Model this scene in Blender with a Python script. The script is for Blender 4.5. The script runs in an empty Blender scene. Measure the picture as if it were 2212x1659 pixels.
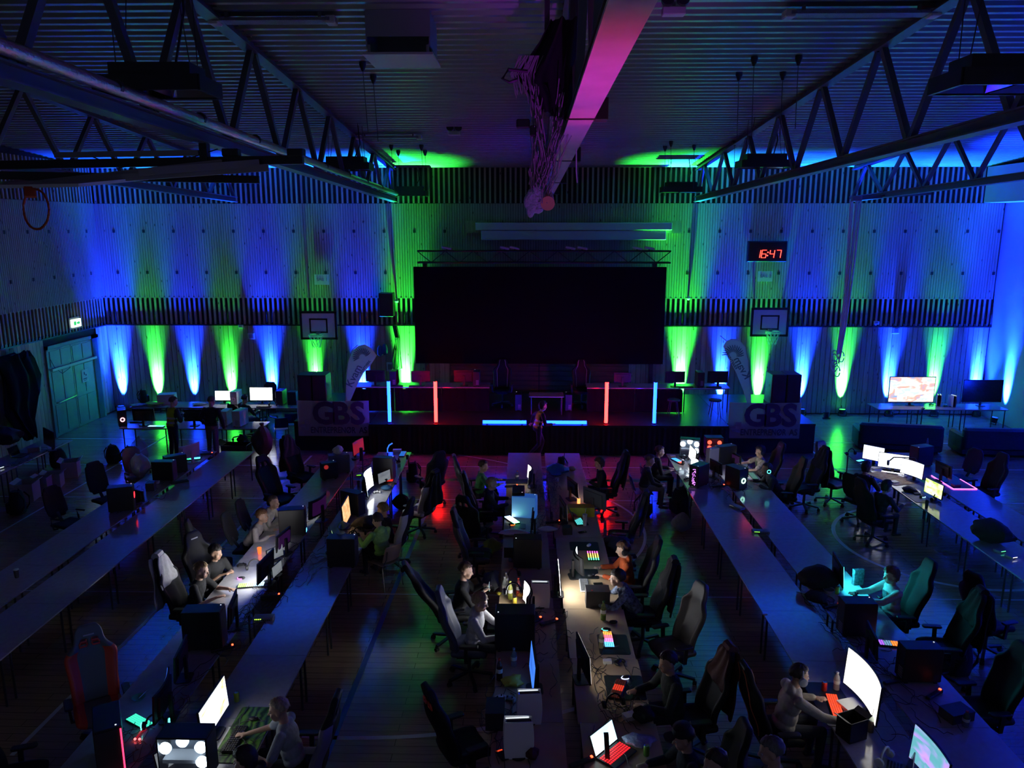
import bpy, bmesh, math, random
import numpy as np
from mathutils import Vector, Matrix
R = math.radians
random.seed(7)
SC = bpy.context.scene
COL = SC.collection
# ------------------------------------------------------------------ camera
IW, IH, FPX = 2212.0, 1659.0, 1660.0
CAMZ = 6.2
PITCH = math.atan((IH/2-490)/FPX)
YAW = math.atan((1140-IW/2)/FPX*math.cos(PITCH))
cd = bpy.data.cameras.new('camera'); cam = bpy.data.objects.new('camera', cd); COL.objects.link(cam)
cd.sensor_width = 36; cd.lens = 36*FPX/IW; cd.clip_start = .05; cd.clip_end = 200
cam.location = (0, 0, CAMZ); cam.rotation_euler = (math.pi/2-PITCH, 0, YAW)
SC.camera = cam
_f = Vector((-math.sin(YAW)*math.cos(PITCH), math.cos(YAW)*math.cos(PITCH), -math.sin(PITCH)))
_r = Vector((math.cos(YAW), math.sin(YAW), 0)); _u = _r.cross(_f)
_C = Vector((0, 0, CAMZ))
def ray(x, y): return _r*((x-IW/2)/FPX)+_u*((IH/2-y)/FPX)+_f
def onz(x, y, z): d = ray(x, y); return _C+d*((z-CAMZ)/d.z)
def ony(x, y, Y): d = ray(x, y); return _C+d*(Y/d.y)
def onx(x, y, X): d = ray(x, y); return _C+d*(X/d.x)
# ------------------------------------------------------------------ world, exposure
w = bpy.data.worlds.new('world'); SC.world = w; w.use_nodes = True
w.node_tree.nodes['Background'].inputs[0].default_value = (.25, .28, .52, 1)
w.node_tree.nodes['Background'].inputs[1].default_value = .16
vs = SC.view_settings
vs.view_transform = 'Standard'; vs.look = 'None'; vs.gamma = 1; vs.use_curve_mapping = False; vs.exposure = .2
SC.cycles.use_denoising = True
SC.cycles.max_bounces = 4; SC.cycles.diffuse_bounces = 2; SC.cycles.glossy_bounces = 2; SC.cycles.transparent_max_bounces = 4; SC.cycles.adaptive_threshold = .1; SC.cycles.adaptive_min_samples = 16
SC.cycles.sample_clamp_indirect = 4; SC.cycles.blur_glossy = 1.0
SC.cycles.caustics_reflective = False; SC.cycles.caustics_refractive = False
# ------------------------------------------------------------------ materials
MATS = {}
def mat(key, col=(.5, .5, .5), rough=.55, metal=0, emit=None, es=0, noise=0, nscale=8, col2=None, coat=0, alpha=1, transl=0, trans=0, bump=0, stretch=None, sample=True, sheen=0, spec=.5):
    if key in MATS: return MATS[key]
    m = bpy.data.materials.new(key); m.use_nodes = True
    nt = m.node_tree; b = nt.nodes['Principled BSDF']
    b.inputs['Base Color'].default_value = (*col, 1); b.inputs['Roughness'].default_value = rough; b.inputs['Metallic'].default_value = metal
    b.inputs['Specular IOR Level'].default_value = spec
    if coat: b.inputs['Coat Weight'].default_value = coat
    if trans: b.inputs['Transmission Weight'].default_value = trans
    if alpha < 1: b.inputs['Alpha'].default_value = alpha
    if sheen: b.inputs['Sheen Weight'].default_value = sheen
    if emit: b.inputs['Emission Color'].default_value = (*emit, 1); b.inputs['Emission Strength'].default_value = es
    if noise or bump:
        tc = nt.nodes.new('ShaderNodeTexCoord'); mp = nt.nodes.new('ShaderNodeMapping'); nz = nt.nodes.new('ShaderNodeTexNoise')
        nz.inputs['Scale'].default_value = nscale; nz.inputs['Detail'].default_value = 4
        if stretch: mp.inputs['Scale'].default_value = stretch
        nt.links.new(tc.outputs['Object'], mp.inputs[0]); nt.links.new(mp.outputs[0], nz.inputs[0])
        if noise:
            c2 = col2 or tuple(c*(1-noise) for c in col)
            rp = nt.nodes.new('ShaderNodeValToRGB'); rp.color_ramp.elements[0].position = .35; rp.color_ramp.elements[1].position = .65
            rp.color_ramp.elements[0].color = (*c2, 1); rp.color_ramp.elements[1].color = (*col, 1)
            nt.links.new(nz.outputs[0], rp.inputs[0]); nt.links.new(rp.outputs[0], b.inputs['Base Color'])
        if bump:
            bp = nt.nodes.new('ShaderNodeBump'); bp.inputs['Strength'].default_value = bump; bp.inputs['Distance'].default_value = .02
            nt.links.new(nz.outputs[0], bp.inputs['Height']); nt.links.new(bp.outputs[0], b.inputs['Normal'])
    if transl:
        tr = nt.nodes.new('ShaderNodeBsdfTranslucent'); tr.inputs[0].default_value = (*col, 1); ms = nt.nodes.new('ShaderNodeMixShader'); ms.inputs[0].default_value = transl
        nt.links.new(b.outputs[0], ms.inputs[1]); nt.links.new(tr.outputs[0], ms.inputs[2]); nt.links.new(ms.outputs[0], nt.nodes['Material Output'].inputs[0])
    if not sample: m.cycles.emission_sampling = 'NONE'
    MATS[key] = m
    return m
def glow(key, col, es, sample=True):
    return mat(key, (.02, .02, .02), .4, emit=col, es=es, sample=sample)
def wood_mat(key, c1, c2, scale=(14, 14, .7), knots=True, rough=.6):
    if key in MATS: return MATS[key]
    m = bpy.data.materials.new(key); m.use_nodes = True; nt = m.node_tree; b = nt.nodes['Principled BSDF']
    tc = nt.nodes.new('ShaderNodeTexCoord'); oi = nt.nodes.new('ShaderNodeObjectInfo'); mp = nt.nodes.new('ShaderNodeMapping'); ad = nt.nodes.new('ShaderNodeVectorMath')
    mp.inputs['Scale'].default_value = scale
    nt.links.new(tc.outputs['Object'], ad.inputs[0]); nt.links.new(oi.outputs['Location'], ad.inputs[1]); nt.links.new(ad.outputs[0], mp.inputs[0])
    nz = nt.nodes.new('ShaderNodeTexNoise'); nz.inputs['Scale'].default_value = 1.5; nz.inputs['Detail'].default_value = 5; nz.inputs['Distortion'].default_value = .6
    nt.links.new(mp.outputs[0], nz.inputs[0])
    rp = nt.nodes.new('ShaderNodeValToRGB'); rp.color_ramp.elements[0].color = (*c2, 1); rp.color_ramp.elements[1].color = (*c1, 1)
    rp.color_ramp.elements[0].position = .3; rp.color_ramp.elements[1].position = .7
    nt.links.new(nz.outputs[0], rp.inputs[0]); last = rp.outputs[0]
    hv = nt.nodes.new('ShaderNodeHueSaturation'); rr = nt.nodes.new('ShaderNodeMapRange'); rr.inputs[3].default_value = .72; rr.inputs[4].default_value = 1.18
    nt.links.new(oi.outputs['Random'], rr.inputs[0]); nt.links.new(rr.outputs[0], hv.inputs['Value']); nt.links.new(last, hv.inputs['Color']); last = hv.outputs[0]
    if knots:
        vo = nt.nodes.new('ShaderNodeTexVoronoi'); mp2 = nt.nodes.new('ShaderNodeMapping'); mp2.inputs['Scale'].default_value = (6, 6, 2.2)
        nt.links.new(ad.outputs[0], mp2.inputs[0]); nt.links.new(mp2.outputs[0], vo.inputs[0]); vo.inputs['Scale'].default_value = 1
        k = nt.nodes.new('ShaderNodeValToRGB'); k.color_ramp.elements[0].color = (.16, .09, .05, 1); k.color_ramp.elements[1].color = (1, 1, 1, 1)
        k.color_ramp.elements[0].position = .05; k.color_ramp.elements[1].position = .13
        nt.links.new(vo.outputs['Distance'], k.inputs[0])
        mx = nt.nodes.new('ShaderNodeMix'); mx.data_type = 'RGBA'; mx.blend_type = 'MULTIPLY'; mx.inputs[0].default_value = 1
        nt.links.new(last, mx.inputs[6]); nt.links.new(k.outputs[0], mx.inputs[7]); last = mx.outputs[2]
    nt.links.new(last, b.inputs['Base Color']); b.inputs['Roughness'].default_value = rough
    MATS[key] = m; return m
# ------------------------------------------------------------------ mesh builder
TMP = bpy.data.scenes.new('bake')
def baked(me, mods):          # apply modifiers to a mesh in an otherwise empty scene
    o = bpy.data.objects.new('bake', me); TMP.collection.objects.link(o)
    for kind, props in mods:
        m = o.modifiers.new('m', kind)
        for k_, v_ in props.items(): setattr(m, k_, v_)
    vl = TMP.view_layers[0]; vl.update(); m2 = bpy.data.meshes.new_from_object(o.evaluated_get(vl.depsgraph)); bpy.data.objects.remove(o); return m2
class MB:
    def __init__(s): s.v = []; s.f = []; s.m = []
    def add(s, vs, fs, m=0):
        o = len(s.v); s.v += [Vector(v) for v in vs]; s.f += [tuple(i+o for i in f) for f in fs]; s.m += [m]*len(fs); return s
    def box(s, c, d, m=0, rz=0, M=None):
        hx, hy, hz = d[0]/2, d[1]/2, d[2]/2
        vs = [Vector((x, y, z)) for x in (-hx, hx) for y in (-hy, hy) for z in (-hz, hz)]
        rot = M if M is not None else Matrix.Rotation(rz, 3, 'Z')
        vs = [rot @ v+Vector(c) for v in vs]
        return s.add(vs, [(0, 1, 3, 2), (4, 6, 7, 5), (0, 4, 5, 1), (2, 3, 7, 6), (0, 2, 6, 4), (1, 5, 7, 3)], m)
    def bx(s, x0, x1, y0, y1, z0, z1, m=0): return s.box(((x0+x1)/2, (y0+y1)/2, (z0+z1)/2), (x1-x0, y1-y0, z1-z0), m)
    def rbox(s, c, d, r=.02, m=0, rz=0, n=3, M=None):   # box with rounded vertical corners and chamfered top/bottom
        hx, hy, hz = d[0]/2, d[1]/2, d[2]/2; r = min(r, hx*.95, hy*.95); e = min(r*.6, hz*.6)
        def ring(ins, z):
            o = []
            for cx, cy, a0 in ((hx-r, hy-r, 0), (-hx+r, hy-r, 90), (-hx+r, -hy+r, 180), (hx-r, -hy+r, 270)):
                for k in range(n+1):
                    a = R(a0+90*k/n); q = max(r-ins, .0005); o.append(Vector((cx+math.cos(a)*q, cy+math.sin(a)*q, z)))
            return o
        rot = M if M is not None else Matrix.Rotation(rz, 3, 'Z')
        rings = [ring(e, -hz), ring(0, -hz+e), ring(0, hz-e), ring(e, hz)]
        rings = [[rot @ v+Vector(c) for v in q] for q in rings]
        return s.loft(rings, m)
    def loft(s, rings, m=0, cap=True, closed=True):
        n = len(rings[0]); vs = [v for q in rings for v in q]; fs = []
        for i in range(len(rings)-1):
            for j in range(n if closed else n-1):
                k = (j+1) % n; fs.append((i*n+j, i*n+k, (i+1)*n+k, (i+1)*n+j))
        if cap: fs.append(tuple(range(n-1, -1, -1))); fs.append(tuple((len(rings)-1)*n+j for j in range(n)))
        return s.add(vs, fs, m)
    def cyl(s, p0, p1, r0, r1=None, n=12, m=0, cap=True):
        r1 = r0 if r1 is None else r1; p0, p1 = Vector(p0), Vector(p1); d = (p1-p0)
        q = d.to_track_quat('Z', 'Y').to_matrix()
        ring = lambda p, r: [p+q @ Vector((math.cos(2*math.pi*k/n)*r, math.sin(2*math.pi*k/n)*r, 0)) for k in range(n)]
        return s.loft([ring(p0, r0), ring(p1, r1)], m, cap)
    def tube(s, pts, r, n=6, m=0, closed=False):
        pts = [Vector(p) for p in pts]; rings = []; N = len(pts); up = Vector((0, 0, 1))
        rr = r if isinstance(r, (list, tuple)) else [r]*N
        for i, p in enumerate(pts):
            a = pts[(i-1) % N] if (closed or i > 0) else p; b = pts[(i+1) % N] if (closed or i < N-1) else p
            t = (b-a); t = t.normalized() if t.length > 1e-9 else Vector((0, 0, 1))
            x = t.cross(up)
            if x.length < 1e-3: x = t.cross(Vector((0, 1, 0)))
            x.normalize(); y = x.cross(t)
            rings.append([p+(x*math.cos(2*math.pi*k/n)+y*math.sin(2*math.pi*k/n))*rr[i] for k in range(n)])
        if closed: rings.append(rings[0])
        return s.loft(rings, m, cap=not closed)
    def lathe(s, prof, c=(0, 0, 0), n=16, m=0, cap=True, M=None):
        c = Vector(c); M = M or Matrix.Identity(3)
        return s.loft([[c+M @ Vector((math.cos(2*math.pi*k/n)*r, math.sin(2*math.pi*k/n)*r, z)) for k in range(n)] for r, z in prof], m, cap)
    def ell(s, c, r, m=0, nu=12, nv=8, M=None):
        if not hasattr(r, '__len__'): r = (r, r, r)
        c = Vector(c); M = M or Matrix.Identity(3); rings = []
        for i in range(nv+1):
            ph = math.pi*(i/nv)-math.pi/2; q = max(math.cos(ph), .02)
            rings.append([c+M @ Vector((r[0]*q*math.cos(2*math.pi*k/nu), r[1]*q*math.sin(2*math.pi*k/nu), r[2]*math.sin(ph))) for k in range(nu)])
        return s.loft(rings, m)
    def bar(s, p0, p1, w, h, m=0):
        p0, p1 = Vector(p0), Vector(p1); d = p1-p0; L = d.length
        return s.box((p0+p1)/2, (w, h, L), m, M=d.to_track_quat('Z', 'Y').to_matrix())
    def prism(s, pts, y0, y1, m=0, axis='y'):   # outline in (x,z) extruded along y (or (x,y) along z, (y,z) along x)
        f = {'y': lambda a, b, t: (a, t, b), 'z': lambda a, b, t: (a, b, t), 'x': lambda a, b, t: (t, a, b)}[axis]
        return s.loft([[Vector(f(a, b, y0)) for a, b in pts], [Vector(f(a, b, y1)) for a, b in pts]], m)
    def xf(s, M): s.v = [M @ v for v in s.v]; return s
    def mesh(s, name, smooth=False):
        me = bpy.data.meshes.new(name); me.from_pydata([tuple(v) for v in s.v], [], s.f)
        me.polygons.foreach_set('material_index', s.m)
        bm = bmesh.new(); bm.from_mesh(me); bmesh.ops.recalc_face_normals(bm, faces=bm.faces); bm.to_mesh(me); bm.free()
        if smooth:
            me.polygons.foreach_set('use_smooth', [True]*len(me.polygons))
            if smooth != 'all': me.set_sharp_from_angle(angle=R(40))
        me.update(); return me
    def build(s, name, mats, parent=None, smooth=False, loc=None, rz=0):
        me = s.mesh(name, smooth)
        for q in (mats if isinstance(mats, (list, tuple)) else [mats]): me.materials.append(q)
        return link(name, me, parent, loc, rz)
def link(name, me, parent=None, loc=None, rz=0):
    o = bpy.data.objects.new(name, me); COL.objects.link(o)
    if loc is not None: o.location = loc
    if rz: o.rotation_euler = (0, 0, rz)
    if parent is not None: o.parent = parent
    return o
def tag(o, label=None, cat=None, group=None, kind=None):
    if label: o['label'] = label
    if cat: o['category'] = cat
    if group: o['group'] = group
    if kind: o['kind'] = kind
    return o
def thing(name, label, cat, loc=(0, 0, 0), rz=0, group=None):
    o = link(name, None, None, loc, rz); return tag(o, label, cat, group)
def struct(o): o['kind'] = 'structure'; return o
def text_mesh(s, size, bold=0, font=None):
    c = bpy.data.curves.new('lettering', 'FONT'); c.body = s; c.size = size; c.offset = bold; c.align_x = 'CENTER'; c.align_y = 'CENTER'; c.resolution_u = 3; c.extrude = .0015
    o = bpy.data.objects.new('tmp', c); TMP.collection.objects.link(o); vl = TMP.view_layers[0]; vl.update()
    me = bpy.data.meshes.new_from_object(o.evaluated_get(vl.depsgraph))
    bpy.data.objects.remove(o); bpy.data.curves.remove(c); return me
def letter(parent, name, s, size, loc, M, m, bold=0, sx=1):
    me = text_mesh(s, size, bold); me.materials.clear(); me.materials.append(m)
    o = link(name, me, parent); o.matrix_local = Matrix.Translation(loc) @ M.to_4x4() @ Matrix.Diagonal((sx, 1, 1, 1)); return o
FACE_CAM = Matrix.Rotation(math.pi/2, 3, 'X')      # text in the xz plane read from -y
# ------------------------------------------------------------------ materials used all over
BLACK = mat('black_plastic', (.012, .012, .014), .45)
DARK = mat('dark_plastic', (.03, .03, .034), .5)
GREY = mat('grey_plastic', (.25, .25, .27), .5)
WHITE = mat('white_plastic', (.7, .7, .7), .45)
STEEL = mat('dark_steel', (.045, .05, .055), .5, metal=.3)
CHROME = mat('chrome', (.6, .6, .6), .25, metal=1)
FABRIC = mat('black_fabric', (.018, .018, .02), .9, noise=.4, nscale=60)
# ------------------------------------------------------------------ uplights along the back wall, the strongest lights of the hall
WALL_Y = 25.5
BLUE_L = (.003, .026, 1.0); GREEN_L = (.03, 1.0, .06)
UPLIGHTS = [(268, 'b', 1.1), (345, 'g', 1.0), (422, 'b', .7), (503, 'g', .55), (591, 'b', 1.0), (685, 'g', .8), (785, 'b', .8), (878, 'g', 1.5),
            (1467, 'g', 1.7), (1555, 'b', .75), (1635, 'g', 1.1), (1728, 'b', .8), (1815, 'g', 1.1), (1915, 'b', .9), (2012, 'g', .75), (2103, 'b', .9)]
def uplight(px, c, k, i, side=None):
    x, y = (ony(px, 850, WALL_Y).x, WALL_Y-.3) if side is None else (14.95, side)
    t = thing('uplight', '%s floor uplight under the slatted wall, %s from the left' % ({'b': 'blue', 'g': 'green'}[c], ORD[i]), 'stage light', (x, y, 0), 0 if side is None else -math.pi/2, 'wall uplights')
    if side is not None: t['label'] = 'assumed blue floor uplight along the plain right wall, %s from the corner' % ORD[i]
    b = MB(); b.cyl((0, 0, .06), (0, .02, .22), .1, .11, 16); b.build('lamp_body', BLACK, t, True)
    b = MB(); b.bar((-.13, 0, .01), (-.13, 0, .15), .03, .01); b.bar((.13, 0, .01), (.13, 0, .15), .03, .01); b.bar((-.13, 0, .01), (.13, 0, .01), .05, .012); b.build('bracket', BLACK, t)
    b = MB(); b.cyl((0, .02, .221), (0, .0205, .226), .09, .09, 16)
    b.build('lens', glow('lens_'+c, BLUE_L if c == 'b' else GREEN_L, 6, False), t)
    for nm, sz, tilt, en in (('uplight_spill', 25, 3, (.35 if c == 'b' else .38)*({268: 2, 878: 3, 1467: 3}.get(px, 1))), ('uplight_ceiling', 36, -6, (.34 if c == 'b' else .24)*({878: 2.2, 1467: 2.2}.get(px, 1))), ('uplight_beam', 25, 16, 2.2 if c == 'b' else 4.0)):
        ld = bpy.data.lights.new(nm, 'SPOT'); lo = bpy.data.objects.new(nm, ld); COL.objects.link(lo); lo.parent = t
        lo.location = (0, .05, .26); lo.rotation_euler = (math.pi-R(tilt), 0, 0)
        ld.color = BLUE_L if c == 'b' else GREEN_L
        ld.energy = (48000 if c == 'b' else 6500)*k*en; ld.spot_size = R(sz); ld.spot_blend = 1; ld.shadow_soft_size = .05
ORD = ['first', 'second', 'third', 'fourth', 'fifth', 'sixth', 'seventh', 'eighth', 'ninth', 'tenth', 'eleventh', 'twelfth', 'thirteenth', 'fourteenth', 'fifteenth', 'sixteenth', 'seventeenth', 'eighteenth', 'nineteenth', 'twentieth']
for i, (px, c, k) in enumerate(UPLIGHTS): uplight(px, c, k, i)
for i, yy in enumerate((24.2, 20.6, 17.0, 13.4, 9.8, 6.2)): uplight(0, 'b', 1.1, i, yy)  # assumed right wall lamps, added for the blue light on that side
# assumed effect light, unseen, added to cast purple and red on the middle beam; on the floor under it, close to the gallery the picture was taken from
t = thing('assumed_effect_light', 'assumed small red and purple effect light aimed up at the middle beam', 'stage light', (.62, 4.6, 0))
MB().rbox((0, 0, .03), (.3, .24, .06), .02).build('foot', BLACK, t); MB().cyl((0, 0, .08), (0, .05, .26), .09, .1, 16).build('lamp_body', BLACK, t, True)
for s in (-1, 1): MB().bar((s*.12, 0, .05), (s*.12, .02, .2), .03, .015).build('bracket', BLACK, t)
for nm, sz, tilt, en, c in (('assumed_wash', 42, 22, 900, (.55, .02, 1)), ('assumed_spot', 9, 27, 700, (1, .02, .05)), ('assumed_wash_red', 30, 12, 700, (1, .02, .12))):
    ld = bpy.data.lights.new(nm, 'SPOT'); lo = bpy.data.objects.new(nm, ld); COL.objects.link(lo); lo.parent = t
    lo.location = (0, .06, .3); lo.rotation_euler = (math.pi-R(tilt), 0, 0); ld.color = c; ld.energy = en; ld.spot_size = R(sz); ld.spot_blend = 1; ld.shadow_soft_size = .05
# ================================================================== the hall
XL, XR = -14.2, 15.25
def ceil_z(y): return 8.1+.07*(WALL_Y-y)
# ---- floor
def floor_mat():
    m = bpy.data.materials.new('sports_floor'); m.use_nodes = True; nt = m.node_tree; b = nt.nodes['Principled BSDF']
    tc = nt.nodes.new('ShaderNodeTexCoord'); br = nt.nodes.new('ShaderNodeTexBrick'); nz = nt.nodes.new('ShaderNodeTexNoise'); mp = nt.nodes.new('ShaderNodeMapping')
    nt.links.new(tc.outputs['Object'], br.inputs[0])
    br.inputs['Scale'].default_value = 1; br.inputs['Brick Width'].default_value = 1.6; br.inputs['Row Height'].default_value = .14; br.inputs['Mortar Size'].default_value = .004
    br.inputs['Color1'].default_value = (.52, .37, .23, 1); br.inputs['Color2'].default_value = (.43, .3, .19, 1); br.inputs['Mortar'].default_value = (.1, .07, .04, 1)
    mp.inputs['Scale'].default_value = (1.2, 18, 1); nt.links.new(tc.outputs['Object'], mp.inputs[0]); nt.links.new(mp.outputs[0], nz.inputs[0]); nz.inputs['Scale'].default_value = 2; nz.inputs['Detail'].default_value = 5
    mx = nt.nodes.new('ShaderNodeMix'); mx.data_type = 'RGBA'; mx.blend_type = 'MULTIPLY'; mx.inputs[0].default_value = .55
    nt.links.new(br.outputs[0], mx.inputs[6]); nt.links.new(nz.outputs[0], mx.inputs[7]); nt.links.new(mx.outputs[2], b.inputs['Base Color'])
    b.inputs['Roughness'].default_value = .2; b.inputs['Specular IOR Level'].default_value = .75
    bp = nt.nodes.new('ShaderNodeBump'); bp.inputs['Strength'].default_value = .08; bp.inputs['Distance'].default_value = .01
    nt.links.new(nz.outputs[0], bp.inputs['Height']); nt.links.new(bp.outputs[0], b.inputs['Normal'])
    return m
fl = struct(MB().bx(XL, XR, -3, WALL_Y, -.12, 0).build('floor', floor_mat()))
LINE_W = mat('line_white', (.62, .62, .6), .4); LINE_B = mat('line_blue', (.08, .16, .5), .4); LINE_K = mat('line_black', (.02, .02, .02), .4)
def fline(pts, wd, m, z=.0015):
    pts = [Vector((p[0], p[1], 0)) for p in pts]; b = MB(); L = []; Rr = []
    for i, p in enumerate(pts):
        a = pts[max(i-1, 0)]; c = pts[min(i+1, len(pts)-1)]; t = (c-a).normalized(); n = Vector((-t.y, t.x, 0))*wd/2
        L.append(p+n); Rr.append(p-n)
    up = Vector((0, 0, z))
    b.loft([[l+up for l in L], [r_+up for r_ in Rr]], 0, cap=False, closed=False)
    o = b.build('court_line', m, fl); return o
def arc(cx, cy, r, a0, a1, n=40): return [(cx+r*math.cos(R(a0+(a1-a0)*k/n)), cy+r*math.sin(R(a0+(a1-a0)*k/n))) for k in range(n+1)]
fline([(-6.15, 8), (-5.95, 20.3)], .06, LINE_W)
fline([(-10.9, 13), (-10.9, 24.6)], .05, LINE_W, .002)
fline([(-2.42, 6), (-2.15, 20.3)], .08, LINE_B)
fline([(8.05, 18.3), (8.05, 24.5)], .06, LINE_W)
fline([(-8.6, 12.7), (-8.4, 24)], .06, LINE_K)
fline([(-5.2, 13), (-4.95, 20)], .05, LINE_K)
fline(arc(8.35, 14.6, 2.05, 60, 330), .08, LINE_W)
fline(arc(-2.2, 15, 6.6, -95, -60), .07, LINE_W)
fline(arc(-.5, 15.2, 2.95, -40, 50), .06, LINE_W)
fline(arc(-4.5, 14, 6.95, 50, 68), .05, LINE_W)
for yy in (12.2, 16.9, 19.4, 21.9): fline([(-14, yy), (15, yy)], .035, LINE_W, .0018)
# ---- ceiling: corrugated steel deck
b = MB(); pitch = .26; prof = []; y = WALL_Y
while y > -3:
    for dy, dz in ((0, 0), (.05, -.045), (.13, -.045), (.18, 0)):
        prof.append((y-dy, ceil_z(y-dy)+dz))
    y -= pitch
b.loft([[Vector((XL, y, z)) for y, z in prof], [Vector((XR, y, z)) for y, z in prof]], 0, cap=False, closed=False)
ce = struct(b.build('ceiling', mat('roof_deck', (.34, .36, .39), .42, metal=.55)))
# ---- walls
PINE = wood_mat('pine_board', (.54, .45, .33), (.42, .33, .22)); SLATM = wood_mat('pine_slat', (.52, .44, .33), (.42, .33, .23), knots=True)
CAV = mat('black_cavity', (.02, .022, .025), .9); PAINT = mat('painted_wall', (.42, .44, .5), .75, noise=.06, nscale=2)
wb = struct(MB().bx(XL-.2, XR+.2, WALL_Y, WALL_Y+.2, -.1, 9).build('wall_back', CAV))
wl = struct(MB().bx(XL-.2, XL, -3, WALL_Y, -.1, 10.3).build('wall_left', CAV))
wr = struct(MB().bx(XR, XR+.2, -3, WALL_Y, -.1, 10.3).build('wall_right', PAINT))
MB().bx(XR-.75, XR-.001, -3, WALL_Y-.1, 6.95, 8.05).build('soffit', PAINT, wr)
PW = .165
def slat_mesh(name, w_, t_, h_, m):
    me = MB().box((0, 0, h_/2), (w_, t_, h_)).mesh(name); me.materials.append(m); return me
M_BOARD = [slat_mesh('board', w_, .03, 2.92, PINE) for w_ in (.150, .153, .156)]
M_BAND = slat_mesh('batten', .068, .045, .9, SLATM); M_TOP = slat_mesh('slat', .062, .045, 1.2, SLATM)
def clad(wallobj, n, pos, rz, skip=lambda i: False):
    fieldb = MB(); blocks = MB(); hooks = MB()
    for i in range(n):
        p = pos(i+.5)
        if not skip(i): link('board', random.choice(M_BOARD), wallobj, (p[0], p[1], .03), rz)
        link('batten', M_BAND, wallobj, (p[0], p[1], 3.0), rz)
        link('slat', M_TOP, wallobj, (p[0], p[1], 6.95), rz)
        M = Matrix.Rotation(rz, 3, 'Z')
        for k in (-.25, .25):
            q = pos(i+.5+k); fieldb.box((q[0], q[1], 5.41), (.071, .04, 3.06), M=M)
        if i % 6 == 3:
            q = pos(i+.5); nx = M @ Vector((0, -.007, 0))
            for z in (6.06, 4.72): blocks.box((q[0]+nx.x, q[1]+nx.y, z), (.09, .03, .1), M=M)
        q = pos(i+1); nx = M @ Vector((0, -.03, 0)); hooks.box((q[0]+nx.x, q[1]+nx.y, 3.02), (.06, .04, .1), M=M)
    tag(fieldb.build('narrow_board_field', SLATM, wallobj), kind='stuff')
    tag(blocks.build('fixing_block', CAV, wallobj), kind='stuff'); tag(hooks.build('rail_hook', BLACK, wallobj), kind='stuff')
NB = int((XR-XL-.05)/PW)
clad(wb, NB, lambda i: (XL+.03+i*PW, WALL_Y-.025), 0)
NL = 52
clad(wl, NL, lambda i: (XL+.025, WALL_Y-.06-i*PW), math.pi/2, skip=lambda i: 4 <= i <= 20)
t1 = struct(MB().bx(XL+.06, XR, WALL_Y-.08, WALL_Y-.04, 2.955, 2.99).build('trim_1', BLACK))
t2 = struct(MB().bx(XL+.04, XL+.08, 16.9, WALL_Y-.1, 2.955, 2.99).build('trim_2', BLACK))
# dark planked panel behind the stage
wp = struct(MB().bx(-2.6, 3.4, WALL_Y-.1, WALL_Y-.075, .1, 2.8).build('trim_3', CAV))
BROWN = wood_mat('brown_plank', (.2, .12, .06), (.12, .07, .035), (1, 14, 14), knots=False)
pm = MB().box((0, 0, 0), (2.96, .04, .155)).mesh('plank'); pm.materials.append(BROWN)
for k in range(16):
    for x in (-1.1, 1.9): link('plank', pm, wp, (x, WALL_Y-.12, .2+k*.168))
# ---- double door in the left wall
D0, D1 = WALL_Y-.06-21*PW, WALL_Y-.06-4*PW
dr = struct(link('door_1', None, None, (XL+.02, (D0+D1)/2, 0)))
DOORM = mat('door_paint', (.3, .33, .3), .5, noise=.1, nscale=3); FR = mat('door_frame', (.2, .22, .22), .5)
hw = (D1-D0)/2
b = MB(); b.bx(0, .08, -hw, -hw+.1, 0, 2.75); b.bx(0, .08, hw-.42, hw, 0, 2.75); b.bx(0, .08, -hw, hw, 2.65, 2.75); b.build('door_frame', FR, dr)
MB().bx(.0, .09, hw-.4, hw-.1, 0, 2.65).build('door_jamb_shadow_gap', CAV, dr)
l0, l1 = -hw+.1, hw-.42; lm = (l0+l1)/2
for a, c in ((l0, lm-.008), (lm+.008, l1)):
    o = MB().bx(.01, .06, a, c, .01, 2.64).build('door_leaf', DOORM, dr)
    for z0, z1 in ((.1, .95), (1.05, 1.95), (2.12, 2.58)):
        for y0, y1 in ((a+.06, (a+c)/2-.02), ((a+c)/2+.02, c-.06)): MB().bx(.06, .075, y0, y1, z0, z1).build('door_panel', DOORM, o)
MB().bx(.1, .15, l0, l1+.1, 2.0, 2.07).build('sliding_bar', mat('door_bar', (.6, .62, .62), .4), dr)
b = MB(); b.tube([(.08, l0+.1, 1.02), (.14, l0+.12, 1.02), (.14, lm-.1, 1.05), (.08, lm-.08, 1.05)], .018); b.build('push_bar', CHROME, dr, True)
b = MB(); b.tube([(.09, l0+.05, 2.35), (.12, l0+.15, 2.1), (.12, l0+.5, 1.85), (.12, l0+.9, 1.95), (.1, l0+1.0, 2.1)], .008); b.build('cable', BLACK, dr)
pn = thing('paper_notice', 'white paper notice taped to the grey double door', 'notice', (XL+.11, lm+.55+(D0+D1)/2, 1.55))
MB().bx(0, .004, -.17, .17, -.2, .2).build('sheet', mat('paper', (.75, .75, .72), .8), pn)
b = MB()
for k, (yy, zz, wy, wz) in enumerate(((-.02, .08, .05, .09), (.06, .02, .05, .05), (0, -.09, .2, .03), (0, -.14, .16, .015))): b.bx(.004, .006, yy-wy/2, yy+wy/2, zz-wz/2, zz+wz/2)
b.build('print', mat('ink', (.05, .05, .08), .8), pn)
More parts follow.
